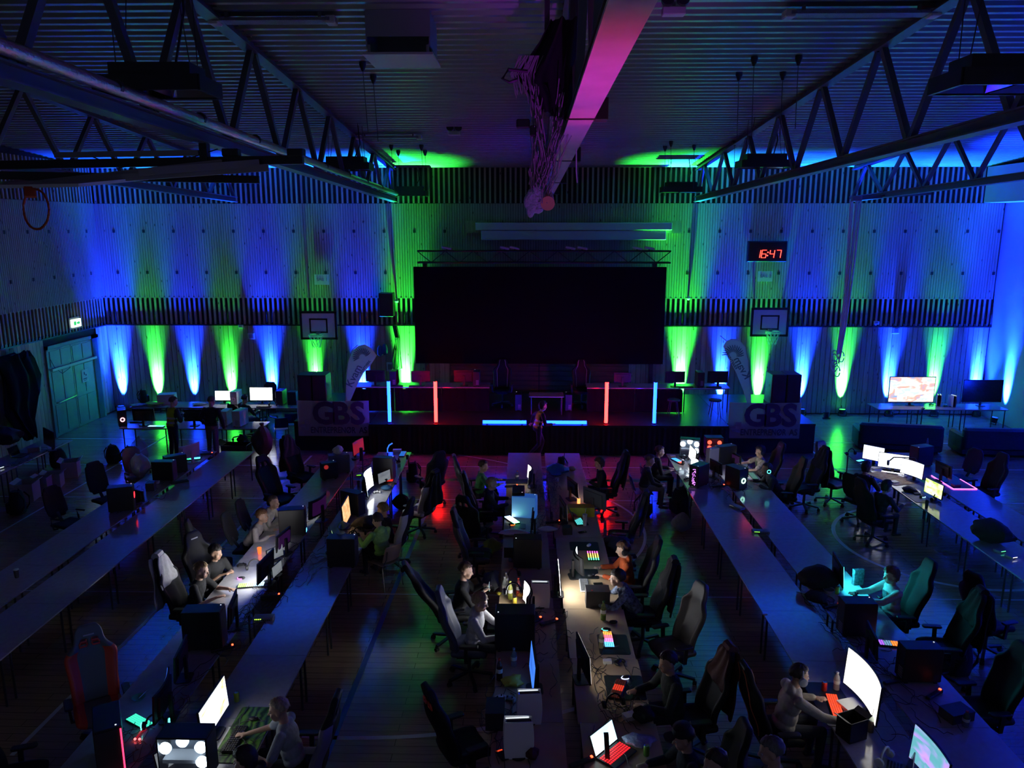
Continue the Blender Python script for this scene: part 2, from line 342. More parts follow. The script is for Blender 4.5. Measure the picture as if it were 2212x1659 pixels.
# exit sign
ex = thing('exit_sign', 'lit green and white exit sign above the double door', 'exit sign', (XL+.06, 23.6, 3.1), 0)
MB().bx(-.02, .02, -.3, .3, -.02, .34).build('back_plate', FR, ex)
MB().bx(.02, .08, -.22, .24, .04, .28).build('light_box', glow('exit_face', (.75, 1, .8), 2.2), ex)
b = MB(); b.bx(.081, .084, -.15, -.03, .1, .22); b.prism([(0, .13), (.1, .13), (.1, .09), (.18, .16), (.1, .23), (.1, .19), (0, .19)], .081, .084, axis='x'); b.build('pictogram', glow('exit_green', (.02, .5, .1), 1.2, False), ex)
# switch boxes and small boxes on the walls
for px, py, w_, h_, lab in ((543, 726, .22, .2, 'small pale socket box on the boards left of the left hoop'), (1935, 714, .22, .2, 'small pale socket box on the boards near the right wall'), (520, 705, .16, .1, 'tiny white sensor on the rail above the socket box'), (1893, 697, .16, .1, 'tiny white sensor on the rail near the right wall'), (843, 792, .24, .3, 'white cabinet on the wall beside the big screen')):
    p = ony(px, py, WALL_Y-.1); t = thing('wall_box', lab, 'wall box', p)
    MB().rbox((0, 0, 0), (w_, .08, h_), .01).build('housing', WHITE, t)
    MB().bx(-w_*.3, w_*.3, -.045, -.04, -h_*.3, h_*.3).build('cover', GREY, t)
# SAL signs
for px, py, s, q in ((695, 604, 'SAL 1', 'above the left basketball board'), (1653, 597, 'SAL 2', 'under the red clock')):
    p = ony(px, py, WALL_Y-.09); t = thing('hall_sign', 'pale sheet reading %s fixed to the slats %s' % (s, q), 'sign', p)
    MB().bx(-.24, .24, -.01, .01, -.17, .17).build('sheet', mat('sign_sheet', (.7, .72, .72), .6), t)
    for wd, dx in ((s[:3], -.05), (s[4:], .16)): letter(t, 'lettering', wd, .15, (dx, -.012, 0), FACE_CAM, mat('sign_ink', (.25, .27, .3), .7))
# digital clock
p = ony(1657, 543, WALL_Y-.16)
t = thing('digital_clock', 'black digital wall clock with red digits reading 16:47', 'clock', p)
MB().rbox((0, .02, 0), (1.26, .14, .66), .02).build('case', BLACK, t)
MB().bx(-.58, .58, -.056, -.051, -.28, .28).build('front_glass', mat('clock_glass', (.015, .01, .01), .15), t)
SEG = {'1': 'bc', '6': 'acdefg', '4': 'bcfg', '7': 'abc'}
REDL = glow('clock_red', (1, .035, .02), 9)
def digit(ch, x, z, w_, h_):
    b = MB(); th = .045; sh = .05
    P = {'a': ((0, h_), (w_, h_)), 'b': ((w_, h_), (w_, h_/2)), 'c': ((w_, h_/2), (w_, 0)), 'd': ((0, 0), (w_, 0)), 'e': ((0, 0), (0, h_/2)), 'f': ((0, h_/2), (0, h_)), 'g': ((0, h_/2), (w_, h_/2))}
    for s in SEG[ch]:
        (x0, z0), (x1, z1) = P[s]; b.bar((x+x0+z0*.12, -.06, z+z0), (x+x1+z1*.12, -.06, z+z1), th, .012)
    b.build('digit', REDL, t)
digit('1', -.33, -.2, .08, .24); digit('6', -.2, -.2, .14, .24); digit('4', .06, -.2, .14, .24); digit('7', .27, -.2, .14, .24)
for q in ((0, -.06, -.13), (.012, -.06, -.03)): MB().box(q, (.035, .012, .035)).build('colon_dot', REDL, t)
# ---- roof trusses
def truss(xc, lab, y_end=25.3, y0=-2.5, light=False):
    t = thing('roof_truss', lab, 'truss', (xc, 0, 0), 0, 'steel roof trusses')
    zb = lambda y: 6.98+.02*(25.3-y)
    zt = lambda y: ceil_z(y)-.16
    def ibeam(name, zf, w_, h_, y0_, y1_):
        b = MB(); 
        for dz, hh, ww in ((0, .02, w_), (h_-.02, .02, w_)):
            b.loft([[Vector((x, yy, zf(yy)+z)) for x, z in ((-ww/2, dz), (ww/2, dz), (ww/2, dz+hh), (-ww/2, dz+hh))] for yy in (y0_, y1_)])
        b.loft([[Vector((x, yy, zf(yy)+z)) for x, z in ((-.03, .02), (.03, .02), (.03, h_-.02), (-.03, h_-.02))] for yy in (y0_, y1_)])
        b.build(name, mat('truss_grey', (.12, .13, .15), .5, metal=.2), t)
    ibeam('bottom_chord', zb, .2, .16, y0, y_end); ibeam('top_chord', zt, .2, .16, y0, y_end)
    y = 24.4; k = 0
    while y > 1:
        for s in (-1, 1):
            ye = min(max(y+s*1.18, y0), y_end-.02)
            MB().bar((0, y+s*.07, zt(y)), (0, ye-s*.05, zb(ye)+.16), .09, .09).build('diagonal', mat('truss_grey', (.12, .13, .15)), t)
        y -= 2.36
    return t
truss(-9.45, 'dark steel roof truss furthest left, above the folded hoop')
truss(-4.28, 'dark steel roof truss left of centre carrying the silvery pipe')
truss(.55, 'steel roof truss over the middle of the hall with the purple lit lower beam')
truss(5.38, 'dark steel roof truss right of centre, above the white cinema screen case end')
truss(10.3, 'dark steel roof truss furthest right, holding the hoisted ropes')
# pipe along the left truss
t = thing('foil_pipe', 'silvery foil wrapped pipe running along the left truss', 'pipe', (-4.1, 0, 0))
pts = [(0, y, 7.2+.02*(25.3-y)) for y in np.arange(0, 25.2, .6)]
MB().tube(pts, .065, 10).build('pipe', mat('foil', (.6, .6, .63), .3, metal=.9, bump=.6, nscale=30), t, True)
for y in range(2, 25, 2): MB().cyl((0, y-.03, 7.22+.02*(25.3-y)), (0, y+.03, 7.22+.02*(25.3-y)), .075, n=10).build('clamp', STEEL, t)
# pale soffit board under the middle truss + clamps
t = thing('curtain_rail_beam', 'pale flat soffit beam under the middle truss, lit purple and red', 'beam', (.55, 0, 0))
b = MB(); zb = lambda y: 6.98+.02*(25.3-y)
b.loft([[Vector((x, yy, zb(yy)+z)) for x, z in ((-.13, -.03), (.13, -.03), (.13, -.003), (-.13, -.003))] for yy in (-2, 25.2)]); b.build('board', mat('pale_beam', (.72, .7, .68), .5, noise=.12, nscale=3), t)
for y in (8.3, 12.4, 16.8, 20.6):
    MB().bx(.135, .26, y-.12, y+.12, zb(y)-.05, zb(y)+.16).build('clamp_box', BLACK, t)
    MB().bx(-.16, .16, y-.02, y+.02, zb(y)-.042, zb(y)-.032).build('strap', BLACK, t)
# ================================================================== stage and everything hung in the hall
SF, SZ = 20.5, .85
W0, S0, S1, W1_ = -6.55, ony(797, 905, 20.7).x+.03, ony(1575, 900, 20.7).x-.03, 8.0
st = thing('stage', 'low black stage platform in front of the back wall', 'stage', (0, 0, 0))
MB().bx(S0, S1, SF, 24.6, SZ-.06, SZ).build('deck', mat('stage_deck', (.02, .02, .022), .4, spec=.3), st)
b = MB(); n = 260
b.loft([[Vector((S0+(S1-S0)*k/n, SF+.02+.018*math.sin(k*1.7)+.01*math.sin(k*.61), z)) for k in range(n+1)] for z in (.01, SZ-.06)], cap=False, closed=False)
b.build('front_skirt', mat('skirt_cloth', (.012, .012, .014), .85), st, 'all')
for x0, x1, side in ((W0, S0-.01, 'left'), (S1+.01, W1_, 'right')):
    t = thing('speaker_riser', 'black riser under the speakers at the %s end of the stage' % side, 'riser', ((x0+x1)/2, SF, 0)); hw2 = (x1-x0)/2
    MB().bx(-hw2, hw2, .3, 4.1, SZ-.06, SZ).build('deck', MATS['stage_deck'], t); MB().bx(-hw2+.01, hw2-.01, .3, .33, .005, SZ-.06).build('front_panel', MATS['skirt_cloth'], t)
    for s in (-1, 1): MB().bx(s*(hw2-.02)-.01, s*(hw2-.02)+.01, .34, 4.1, .005, SZ-.06).build('side_panel', MATS['skirt_cloth'], t)
for x in (S0, S1): MB().bx(x-.02, x+.02, SF+.05, 24.6, .005, SZ-.06).build('side_skirt', MATS['skirt_cloth'], st)
# light tubes on the stage edge
def tube_light(x, col, name, lab, horiz=None):
    g = glow('tube_'+col, {'blue': (.002, .018, 1), 'red': (1, .005, .004)}[col], {'blue': 36, 'red': 52}[col])
    t = thing('led_tube', lab, 'light tube', (x, SF+.1, SZ), 0, 'glowing tubes on the stage edge')
    b = MB()
    if horiz is None:
        b.cyl((0, 0, .06), (0, 0, 1.2), .046, n=14); b.build('tube', g, t, True)
        MB().lathe([(.11, 0), (.11, .012), (.045, .025), (.045, .055)], n=16).build('foot', BLACK, t, True)
        MB().cyl((0, 0, 1.2), (0, 0, 1.215), .048, n=14).build('end_cap', BLACK, t)
    else:
        b.cyl((-horiz/2, 0, .06), (horiz/2, 0, .06), .046, n=14); b.build('tube', g, t, True)
        for s in (-1, 1):
            MB().cyl((s*horiz/2, 0, .06), (s*(horiz/2+.015), 0, .06), .048, n=14).build('end_cap', BLACK, t)
            MB().bx(s*horiz*.4-.03, s*horiz*.4+.03, -.05, .05, 0, .02).build('foot', BLACK, t)
def stx(px, py=905): return ony(px, py, SF+.12).x
tube_light(stx(842), 'blue', 'l', 'upright blue light tube left of the left red tube')
tube_light(stx(942), 'red', 'l', 'upright red light tube left of the stage middle')
tube_light(stx(1309), 'red', 'r', 'upright red light tube right of the stage middle')
tube_light(stx(1413), 'blue', 'r', 'upright blue light tube right of the right red tube')
hw_ = stx(1137)-stx(1043)
tube_light((stx(1043)+stx(1137))/2, 'blue', 'a', 'blue light tube lying on the stage edge, left of the runner', hw_)
tube_light((stx(1174)+stx(1266))/2, 'blue', 'b', 'blue light tube lying on the stage edge, right of the runner', hw_)
# ---- LED wall
LY = 23.3
p0, p1 = ony(898, 785, LY), ony(1440, 577, LY)
lw, lh = p1.x-p0.x, p1.z-p0.z
t = thing('led_screen', 'huge switched off black video wall above the stage', 'screen', ((p0.x+p1.x)/2, LY, 0))
MB().bx(-lw/2, lw/2, 0, .1, p0.z, p1.z).build('screen_face', mat('led_black', (.003, .003, .004), .8, spec=.1), t)
MB().bx(-lw/2, lw/2, .1, .3, p0.z+.1, p1.z-.1).build('rear_frame', STEEL, t)
for s in (-1, 1):
    MB().bx(s*lw*.46-.06, s*lw*.46+.06, .3, .45, SZ, p1.z+.1).build('support_tower', STEEL, t)
    MB().bx(s*lw*.46-.4, s*lw*.46+.4, .1, .9, SZ, SZ+.03).build('base_plate', STEEL, t)
# ---- lighting truss over the screen
def box_truss(parent, x0, x1, y, z0, h, m):
    r = .026
    for yy in (y-.15, y+.15):
        for zz in (z0, z0+h): MB().cyl((x0, yy, zz), (x1, yy, zz), r, n=8).build('main_tube', m, parent, True)
    n = int((x1-x0)/.42)
    for k in range(n):
        a, c = x0+(x1-x0)*k/n, x0+(x1-x0)*(k+1)/n
        MB().cyl((a, y-.15, z0 if k % 2 else z0+h), (c, y-.15, z0+h if k % 2 else z0), .014, n=6).build('brace', m, parent)
        if k % 2: MB().cyl((a, y-.15, z0), (a, y+.15, z0), .012, n=6).build('cross_brace', m, parent)
q0, q1 = ony(902, 567, LY), ony(1449, 545, LY)
t = thing('lighting_truss', 'black ladder truss spanning the top of the video wall', 'truss', (0, 0, 0))
box_truss(t, q0.x, q1.x, LY+.1, q0.z, .34, mat('truss_black', (.02, .02, .022), .4, metal=.5))
for k, px in enumerate((965, 1090, 1112, 1232, 1258, 1376, 1402)):
    p = ony(px, 544, LY); s = thing('truss_spotlight', 'small pale stage spotlight on the black ladder truss, %s from the left' % ORD[k], 'spotlight', (p.x, LY, q0.z+.34), 0, 'spotlights on the ladder truss')
    MB().rbox((0, 0, .09), (.3, .14, .07), .02, M=Matrix.Rotation(R(12), 3, 'Y')).build('lamp_body', mat('spot_body', (.35, .4, .45), .4), s)
    MB().bx(-.02, .02, -.02, .02, -.02, .06).build('clamp', BLACK, s)
# ---- roll up projection screen on the wall
p0, p1 = ony(1034, 500, WALL_Y-.35), ony(1444, 500, WALL_Y-.35)
t = thing('projection_screen_case', 'long white roll up projection screen case high on the wall', 'screen case', ((p0.x+p1.x)/2, WALL_Y-.3, ony(1200, 500, WALL_Y-.35).z))
L = p1.x-p0.x; PALE = mat('pale_case', (.8, .84, .84), .4)
MB().rbox((0, 0, .16), (L+.2, .3, .24), .03).build('case', PALE, t)
MB().rbox((0, -.03, -.12), (L-.15, .16, .3), .03).build('lower_case', PALE, t)
for s in (-1, 1): MB().bx(s*(L/2+.1)-.35, s*(L/2+.1)+.35, .16, .22, -.05, .34).build('mounting_board', PINE, t)
# ---- banners on the stage corners
BAN = mat('banner_cloth', (.75, .73, .73), .8, transl=.5); INKP = mat('banner_ink', (.09, .035, .09), .7); INKK = mat('banner_ink_dark', (.06, .06, .09), .7)
def banner(x0, x1, lab):
    Lb = x1-x0; z0, z1 = ony(700, 943, SF+.22).z, ony(700, 866, SF+.22).z; H = z1-z0
    t = thing('banner', lab, 'banner', ((x0+x1)/2, SF+.27, z0), 0)
    b = MB(); n = 24
    for k, (yy, sgn) in enumerate(((0, 1), (.006, 1))): pass
    g = lambda u, v: Vector(((u-.5)*Lb, .015*math.sin(u*9)*(1-v)-.004, v*H-.03*math.sin(u*math.pi)*v*.5))
    front = [[g(i/n, j/4) for i in range(n+1)] for j in range(5)]
    b.loft(front, cap=False, closed=False); b.loft([[p+Vector((0, .004, 0)) for p in r_] for r_ in front], cap=False, closed=False)
    b.build('cloth', BAN, t, 'all')
    for k, ch in enumerate('GBS'): letter(t, 'lettering', ch, H*.86, (Lb*(-.13+.235*k), -.028, H*.62), FACE_CAM, INKP, .03, 1.0)
    letter(t, 'lettering', 'ENTREPREN\u00d8R', H*.245, (Lb*-.01, -.028, H*.17), FACE_CAM, INKK, .004, .74); letter(t, 'lettering', 'AS', H*.245, (Lb*.41, -.028, H*.17), FACE_CAM, INKK, .004, .8)
    for dx, dz, w_, h_ in ((-.44, .27, .09, .07), (-.36, .34, .09, .12), (-.4, .19, .11, .07)): MB().bx(Lb*dx-.5*w_*Lb*.9, Lb*dx+.5*w_*Lb*.9, -.03, -.027, H*dz, H*(dz+h_)).build('printed_block', mat('banner_grey', (.36, .34, .38), .8), t)
    for s in (-.46, .46): MB().cyl((Lb*s, .012, H*.96-.0), (Lb*s, .03, H*.96), .012, n=8).build('eyelet', CHROME, t)
bx0, bx1 = ony(642, 905, SF+.22).x, ony(797, 905, SF+.22).x
banner(bx0, bx1, 'pale company banner on the left end of the stage')
cx0, cx1 = ony(1575, 900, SF+.22).x, ony(1731, 900, SF+.22).x
banner(cx0, cx1, 'pale company banner on the right end of the stage')
# ---- speaker stacks
def pa_box(x, y, z, w_, d_, h_, lab, nm='loudspeaker', cone=True):
    t = thing(nm, lab, 'speaker', (x, y, z))
    MB().rbox((0, 0, h_/2), (w_, d_, h_), .02).build('cabinet', BLACK, t)
    MB().bx(-w_/2+.03, w_/2-.03, -d_/2-.012, -d_/2, .03, h_-.03).build('grille', mat('grille', (.02, .02, .022), .7, bump=.8, nscale=200), t)
    for s in (-1, 1): MB().bx(s*(w_/2)-.006, s*(w_/2)+.006, -.08, .08, h_*.55, h_*.62).build('handle', DARK, t)
    for sx in (-1, 1):
        for sy in (-1, 1): pass
for x0, x1, side, tops in ((bx0, ony(707, 840, SF+.5).x, 'left', 809), (ony(1664, 830, SF+.5).x, cx1, 'right', 804)):
    zz = ony(680, tops, SF+.5).z; ws = (x1-x0)/2
    pa_box((x0+x1)/2, SF+.68, SZ, x1-x0, .7, .55, 'wide black subwoofer on the %s stage end, hidden behind the banner' % side, 'subwoofer')
    for k, nm in enumerate(('left', 'right')):
        pa_box(x0+ws*(k+.5), SF+.68, SZ+.55, ws-.01, .6, zz-SZ-.55, 'tall black loudspeaker above the %s banner, %s one of the pair' % (side, nm))
for x0, x1, side in ((bx0+.02, bx1-.1, 'left'), (cx0+.6, cx1, 'right')): pass
# ---- feather flags
def flag(outl, Y, lab, mirror, txt, pole):
    pts = [ony(x, y, Y) for x, y in outl]; c = sum(pts, Vector())/len(pts); base = ony(pole[0][0], pole[0][1], Y)
    t = thing('feather_flag', lab, 'flag', (base.x, Y, SZ))
    o = Vector((base.x, Y, SZ)); b = MB(); b.prism([(p.x-o.x, p.z-o.z) for p in pts], -.004, .004); b.build('sail', mat('flag_cloth', (.8, .84, .86), .7, transl=.6), t)
    b = MB(); b.tube([ony(x, y, Y)-o+Vector((0, .012, 0)) for x, y in pole]+[], .012, 8); b.build('pole', WHITE, t, True)
    MB().lathe([(.22, 0), (.22, .03), (.03, .05), (.03, .25)], n=16).build('base', DARK, t, True)
    ink = mat('flag_ink', (.16, .22, .28), .7)
    for s, size, px, py, ang in txt:
        p = ony(px, py, Y)-o; M = Matrix.Rotation(R(ang), 3, 'Y') @ FACE_CAM
        letter(t, 'lettering', s, size, (p.x, -.008, p.z), M, ink, .004, -1 if mirror else 1)
    sx, sy = txt[0][5] if len(txt[0]) > 5 else (0, 0)
    return t, o, ink
def sunlogo(t, o, ink, px, py, Y, a0, a1, r0, r1, n=14):
    p = ony(px, py, Y)-o
    for k in range(n):
        a = R(a0+(a1-a0)*k/(n-1)); b = MB(); pts = []
        for j in range(4):
            rr = r0+(r1-r0)*j/3; aa = a+.22*j/3; pts.append((p.x+math.cos(aa)*rr, -.008, p.z+math.sin(aa)*rr))
        b.tube(pts, [.006, .014, .016, .008], 5); b.build('sun_ray', ink, t)
FY = SF+.5
t, o, ink = flag([(747, 866), (749, 810), (753, 780), (762, 757), (774, 747), (788, 744), (802, 752), (814, 768), (803, 785), (785, 806), (770, 835), (757, 866)], FY, 'pale feather flag with sun logo beside the left stage speakers', False,
     [('Kvam', .3, 765, 812, -62), ('KRAFTVERK', .085, 789, 793, -52)], [(751, 893), (747, 866), (748, 810), (752, 780), (761, 756), (773, 745)])
sunlogo(t, o, ink, 783, 772, FY, 20, 190, .09, .27)
t, o, ink = flag([(1562, 748), (1568, 738), (1580, 734), (1597, 736), (1609, 750), (1616, 780), (1619, 820), (1622, 866), (1624, 890), (1619, 890), (1606, 845), (1590, 805), (1573, 772)], FY, 'pale feather flag seen from behind beside the right stage speakers', True,
     [('Kvam', .3, 1603, 795, 58), ('KRAFTVERK', .1, 1580, 780, 55)], [(1622, 893), (1622, 866), (1617, 800), (1610, 750), (1597, 735), (1580, 733), (1570, 737), (1556, 725)])
sunlogo(t, o, ink, 1583, 768, FY, -10, 165, .1, .3)
# ---- basketball boards on the wall
def hoop_net(parent, c, r, ln, m, n=10):
    b = MB()
    for k in range(n):
        for s in (0, 1):
            a0 = 2*math.pi*(k+.0)/n; pts = []
            for j in range(5):
                a = a0+(1 if s else -1)*j*.31; rr = r*(1-.45*j/4); pts.append((c[0]+math.cos(a)*rr, c[1]+math.sin(a)*rr, c[2]-ln*j/4))
            b.tube(pts, .006, 4)
    b.build('net', m, parent)
ORANGE = mat('hoop_orange', (.6, .1, .03), .4); NET = mat('net_cord', (.6, .62, .62), .8)
for px, py, side in ((688, 703, 'left'), (1663, 696, 'right')):
    p = ony(px, py, WALL_Y-.47); t = thing('basketball_hoop', 'wall mounted basketball board with dark border, %s of the stage' % side, 'basketball hoop', (p.x, WALL_Y-.47, p.z))
    bw, bh = 1.18, .9
    MB().bx(-bw/2, bw/2, 0, .03, -bh/2, bh/2).build('board', mat('board_white', (.75, .78, .8), .4), t)
    b = MB()
    for x0, x1, z0, z1 in ((-bw/2-.02, bw/2+.02, bh/2-.05, bh/2+.02), (-bw/2-.02, bw/2+.02, -bh/2-.02, -bh/2+.05), (-bw/2-.02, -bw/2+.05, -bh/2, bh/2), (bw/2-.05, bw/2+.02, -bh/2, bh/2)): b.bx(x0, x1, -.008, .032, z0, z1)
    b.build('border', BLACK, t); b = MB()
    for x0, x1, z0, z1 in ((-.3, .3, .18, .23), (-.3, .3, -.25, -.2), (-.3, -.25, -.25, .23), (.25, .3, -.25, .23)): b.bx(x0, x1, -.006, 0, z0, z1)
    b.build('target_square', BLACK, t)
    b = MB(); rr = .225; b.tube([(math.cos(2*math.pi*k/20)*rr, -.37+math.sin(2*math.pi*k/20)*rr, -.26) for k in range(20)], .012, 6, closed=True); b.build('rim', mat('rim_grey', (.35, .4, .42), .4), t, True)
    MB().bx(-.06, .06, -.16, 0, -.29, -.22).build('rim_bracket', GREY, t)
    hoop_net(t, (0, -.37, -.26), .225, .42, NET)
    for s in (-1, 1): MB().bar((s*.35, .03, -.2), (s*.35, .385, -.2), .05, .05).build('wall_arm', STEEL, t)
# ---- wall loudspeaker, its pole and pipes beside the screen
p = ony(835, 658, WALL_Y-.5); pa_box(p.x, WALL_Y-.42, p.z-.38, .46, .42, .76, 'black loudspeaker hung on the slatted wall left of the video wall', 'wall_loudspeaker')
t = thing('wall_conduit', 'bundle of dark hoses hanging below the wall loudspeaker', 'conduit', (ony(855, 745, WALL_Y-.25).x, WALL_Y-.2, 0))
for k in range(4): MB().tube([(-.08+.05*k, -.05*k, 3.0), (.02+.04*k, -.1, 2.6), (.06*k-.05, -.06, 2.2), (-.12+.1*k, -.05, 1.85-.1*k), (-.1+.06*k, 0, 1.5)], .03-.004*k, 7).build('hose', BLACK, t, True)
for k in range(2): MB().lathe([(.02, 0), (.09, .06), (.1, .25), (.05, .36), (.02, .38)], (-.38-.16*k, -.02, 2.0-.05*k), 12).build('cable_reel', mat('reel_blue', (.05, .12, .3), .5), t, True)
t = thing('hanging_cable', 'thin pale cable hanging down the wall left of the video wall', 'cable', (ony(850, 520, WALL_Y-.2).x, WALL_Y-.15, 0))
MB().tube([(-.05, 0, 7.0), (0, -.02, 5.5), (.06, 0, 4.2), (.05, 0, 3.1)], .012, 6).build('cable', mat('cable_white', (.6, .6, .6), .6), t)
# small round lamps beside the screen
for px, py, lab in ((857, 650, 'tiny round wall lamp left of the video wall'), (1487, 644, 'tiny round wall lamp right of the video wall')):
    p = ony(px, py, WALL_Y-.12); t = thing('wall_lamp', lab, 'lamp', p)
    MB().ell((0, 0, 0), (.06, .05, .07)).build('globe', WHITE, t, True); MB().bx(-.03, .03, .03, .09, -.03, .03).build('mount', GREY, t)
# ---- hanging hall luminaires
REFL = mat('reflector', (.75, .75, .75), .12, metal=1)
def luminaire(px, py, z, lab, wide=1.12, deep=.62):
    p = onz(px, py, z); t = thing('hall_luminaire', lab, 'ceiling light', p, 0, 'hanging hall luminaires')
    b = MB(); h = .16
    for s in (-1, 1):
        b.bx(s*wide/2-.02, s*wide/2+.02, -deep/2, deep/2, 0, h); b.bx(-wide/2, wide/2, s*deep/2-.02, s*deep/2+.02, 0, h)
    b.build('frame', BLACK, t)
    MB().bx(-wide/2+.12, wide/2-.12, -deep/2+.1, deep/2-.1, h, h+.14).build('gear_box', BLACK, t)
    MB().bx(-wide/2, wide/2, -deep/2, deep/2, h-.01, h).build('top_plate', BLACK, t)
    for k in range(2):
        x0 = -wide/2+.04+k*(wide/2-.02); x1 = x0+wide/2-.06; b = MB()
        b.add([(x0, -deep/2+.03, .015), (x1, -deep/2+.03, .015), (x1, deep/2-.03, .015), (x0, deep/2-.03, .015), (x0+.1, -deep/2+.15, h-.02), (x1-.1, -deep/2+.15, h-.02), (x1-.1, deep/2-.15, h-.02), (x0+.1, deep/2-.15, h-.02)],
              [(0, 1, 5, 4), (1, 2, 6, 5), (2, 3, 7, 6), (3, 0, 4, 7), (4, 5, 6, 7)]); b.build('reflector', REFL, t)
        MB().cyl((x0+.12, 0, .09), (x1-.12, 0, .09), .025, n=8).build('lamp_tube', WHITE, t)
    for sx in (-1, 1):
        for sy in (-1, 1):
            zt = ceil_z(p.y)-p.z-.05; MB().cyl((sx*wide*.36, sy*.1, h+.13), (sx*wide*.3, sy*.25, zt), .006, n=5).build('wire', STEEL, t)
    MB().tube([(.2, 0, h+.14), (.3, .1, (h+zt)/2), (.25, .2, zt)], .014, 6).build('power_cable', BLACK, t)
luminaire(345, 205, 7.62, 'big dark hall luminaire at upper left with green reflection')
luminaire(750, 368, 7.5, 'dark hall luminaire under the left truss, second from the stage')
luminaire(885, 424, 7.16, 'dark hall luminaire nearest the stage on the left')
luminaire(1470, 416, 7.2, 'dark hall luminaire nearest the stage on the right')
luminaire(1650, 363, 7.5, 'dark hall luminaire under the right truss with red glint')
luminaire(2165, 195, 7.52, 'big dark hall luminaire at the upper right edge')
# ---- ventilation box, grilles and emergency lamps under the roof
def under_roof(px, py, drop):
    d = ray(px, py); k = (8.1+.07*WALL_Y-drop-CAMZ)/(d.z+.07*d.y); return _C+d*k
p = under_roof(870, 110, .45)
t = thing('ventilation_box', 'pale ventilation box hanging from the ceiling left of centre', 'vent', p)
GV = mat('vent_grey', (.34, .35, .36), .55)
b = MB(); w_ = .86
for s in (-1, 1): b.bx(s*w_/2-.01, s*w_/2+.01, -.4, .4, -.02, .5); b.bx(-w_/2, w_/2, s*.4-.01, s*.4+.01, .1 if s < 0 else -.02, .5)
b.build('duct', GV, t); MB().bx(-.48, .48, -.46, .46, -.14, -.11).build('baffle_plate', mat('baffle', (.6, .62, .62), .5), t)
for sx in (-1, 1):
    for sy in (-1, 1): MB().bx(sx*.4-.02, sx*.4+.02, sy*.38-.01, sy*.38+.01, -.11, 0).build('hanger', GV, t)
for px, py, lab in ((982, 288, 'twin emergency spotlights on the ceiling left of the netting'), (1455, 25, 'twin emergency spotlights on the ceiling at the top edge')):
    p = under_roof(px, py, .16); t = thing('emergency_light', lab, 'emergency light', p)
    MB().rbox((0, 0, 0), (.3, .16, .1), .02).build('housing', WHITE, t); MB().bx(-.02, .02, -.02, .02, .05, .14).build('bracket', GREY, t)
    for s in (-1, 1): MB().lathe([(.03, 0), (.085, .03), (.085, .07), (.06, .08)], (s*.1, -.06, .1), 14, M=Matrix.Rotation(R(70), 3, 'X')).build('spot_head', DARK, t, True)
for px, py, ln, lab in ((590, 45, 1.6, 'perforated radiant panel on the ceiling at upper left'), (1860, 30, 1.9, 'perforated radiant panel on the ceiling at upper right'), (840, 297, 1.5, 'perforated radiant panel on the ceiling near the left truss end')):
    p = under_roof(px, py, .14); t = thing('radiant_panel', lab, 'ceiling panel', p, 0)
    MB().bx(-ln/2, ln/2, -.12, .12, -.02, .02).build('panel', mat('panel_grille', (.3, .3, .33), .5, metal=.5, bump=1, nscale=90), t)
    for s in (-1, 1): MB().bx(s*ln*.4-.02, s*ln*.4+.02, -.02, .02, .02, .13).build('hanger', GREY, t); MB().rbox((s*ln/2, 0, 0), (.14, .2, .1), .02).build('end_cap', WHITE, t)
k = 0
for px, py in ((783, 130), (806, 158), (845, 310), (860, 322), (910, 310), (918, 322), (1597, 152), (1630, 118), (1692, 150), (1726, 116), (1437, 312), (1450, 302), (1500, 310), (1588, 300)):
    p = under_roof(px, py, .0); t = thing('ceiling_anchor', 'small ceiling anchor with a hanging wire, %s of the row from left' % ORD[k], 'ceiling anchor', (p.x, p.y, ceil_z(p.y)-.06), 0, 'wire anchors'); k += 1
    MB().lathe([(.02, -.12), (.06, -.02), (.06, .03)], n=10).build('anchor', DARK, t, True); MB().cyl((0, 0, -.1), (.04, .05, -1.1), .006, n=5).build('wire', DARK, t)
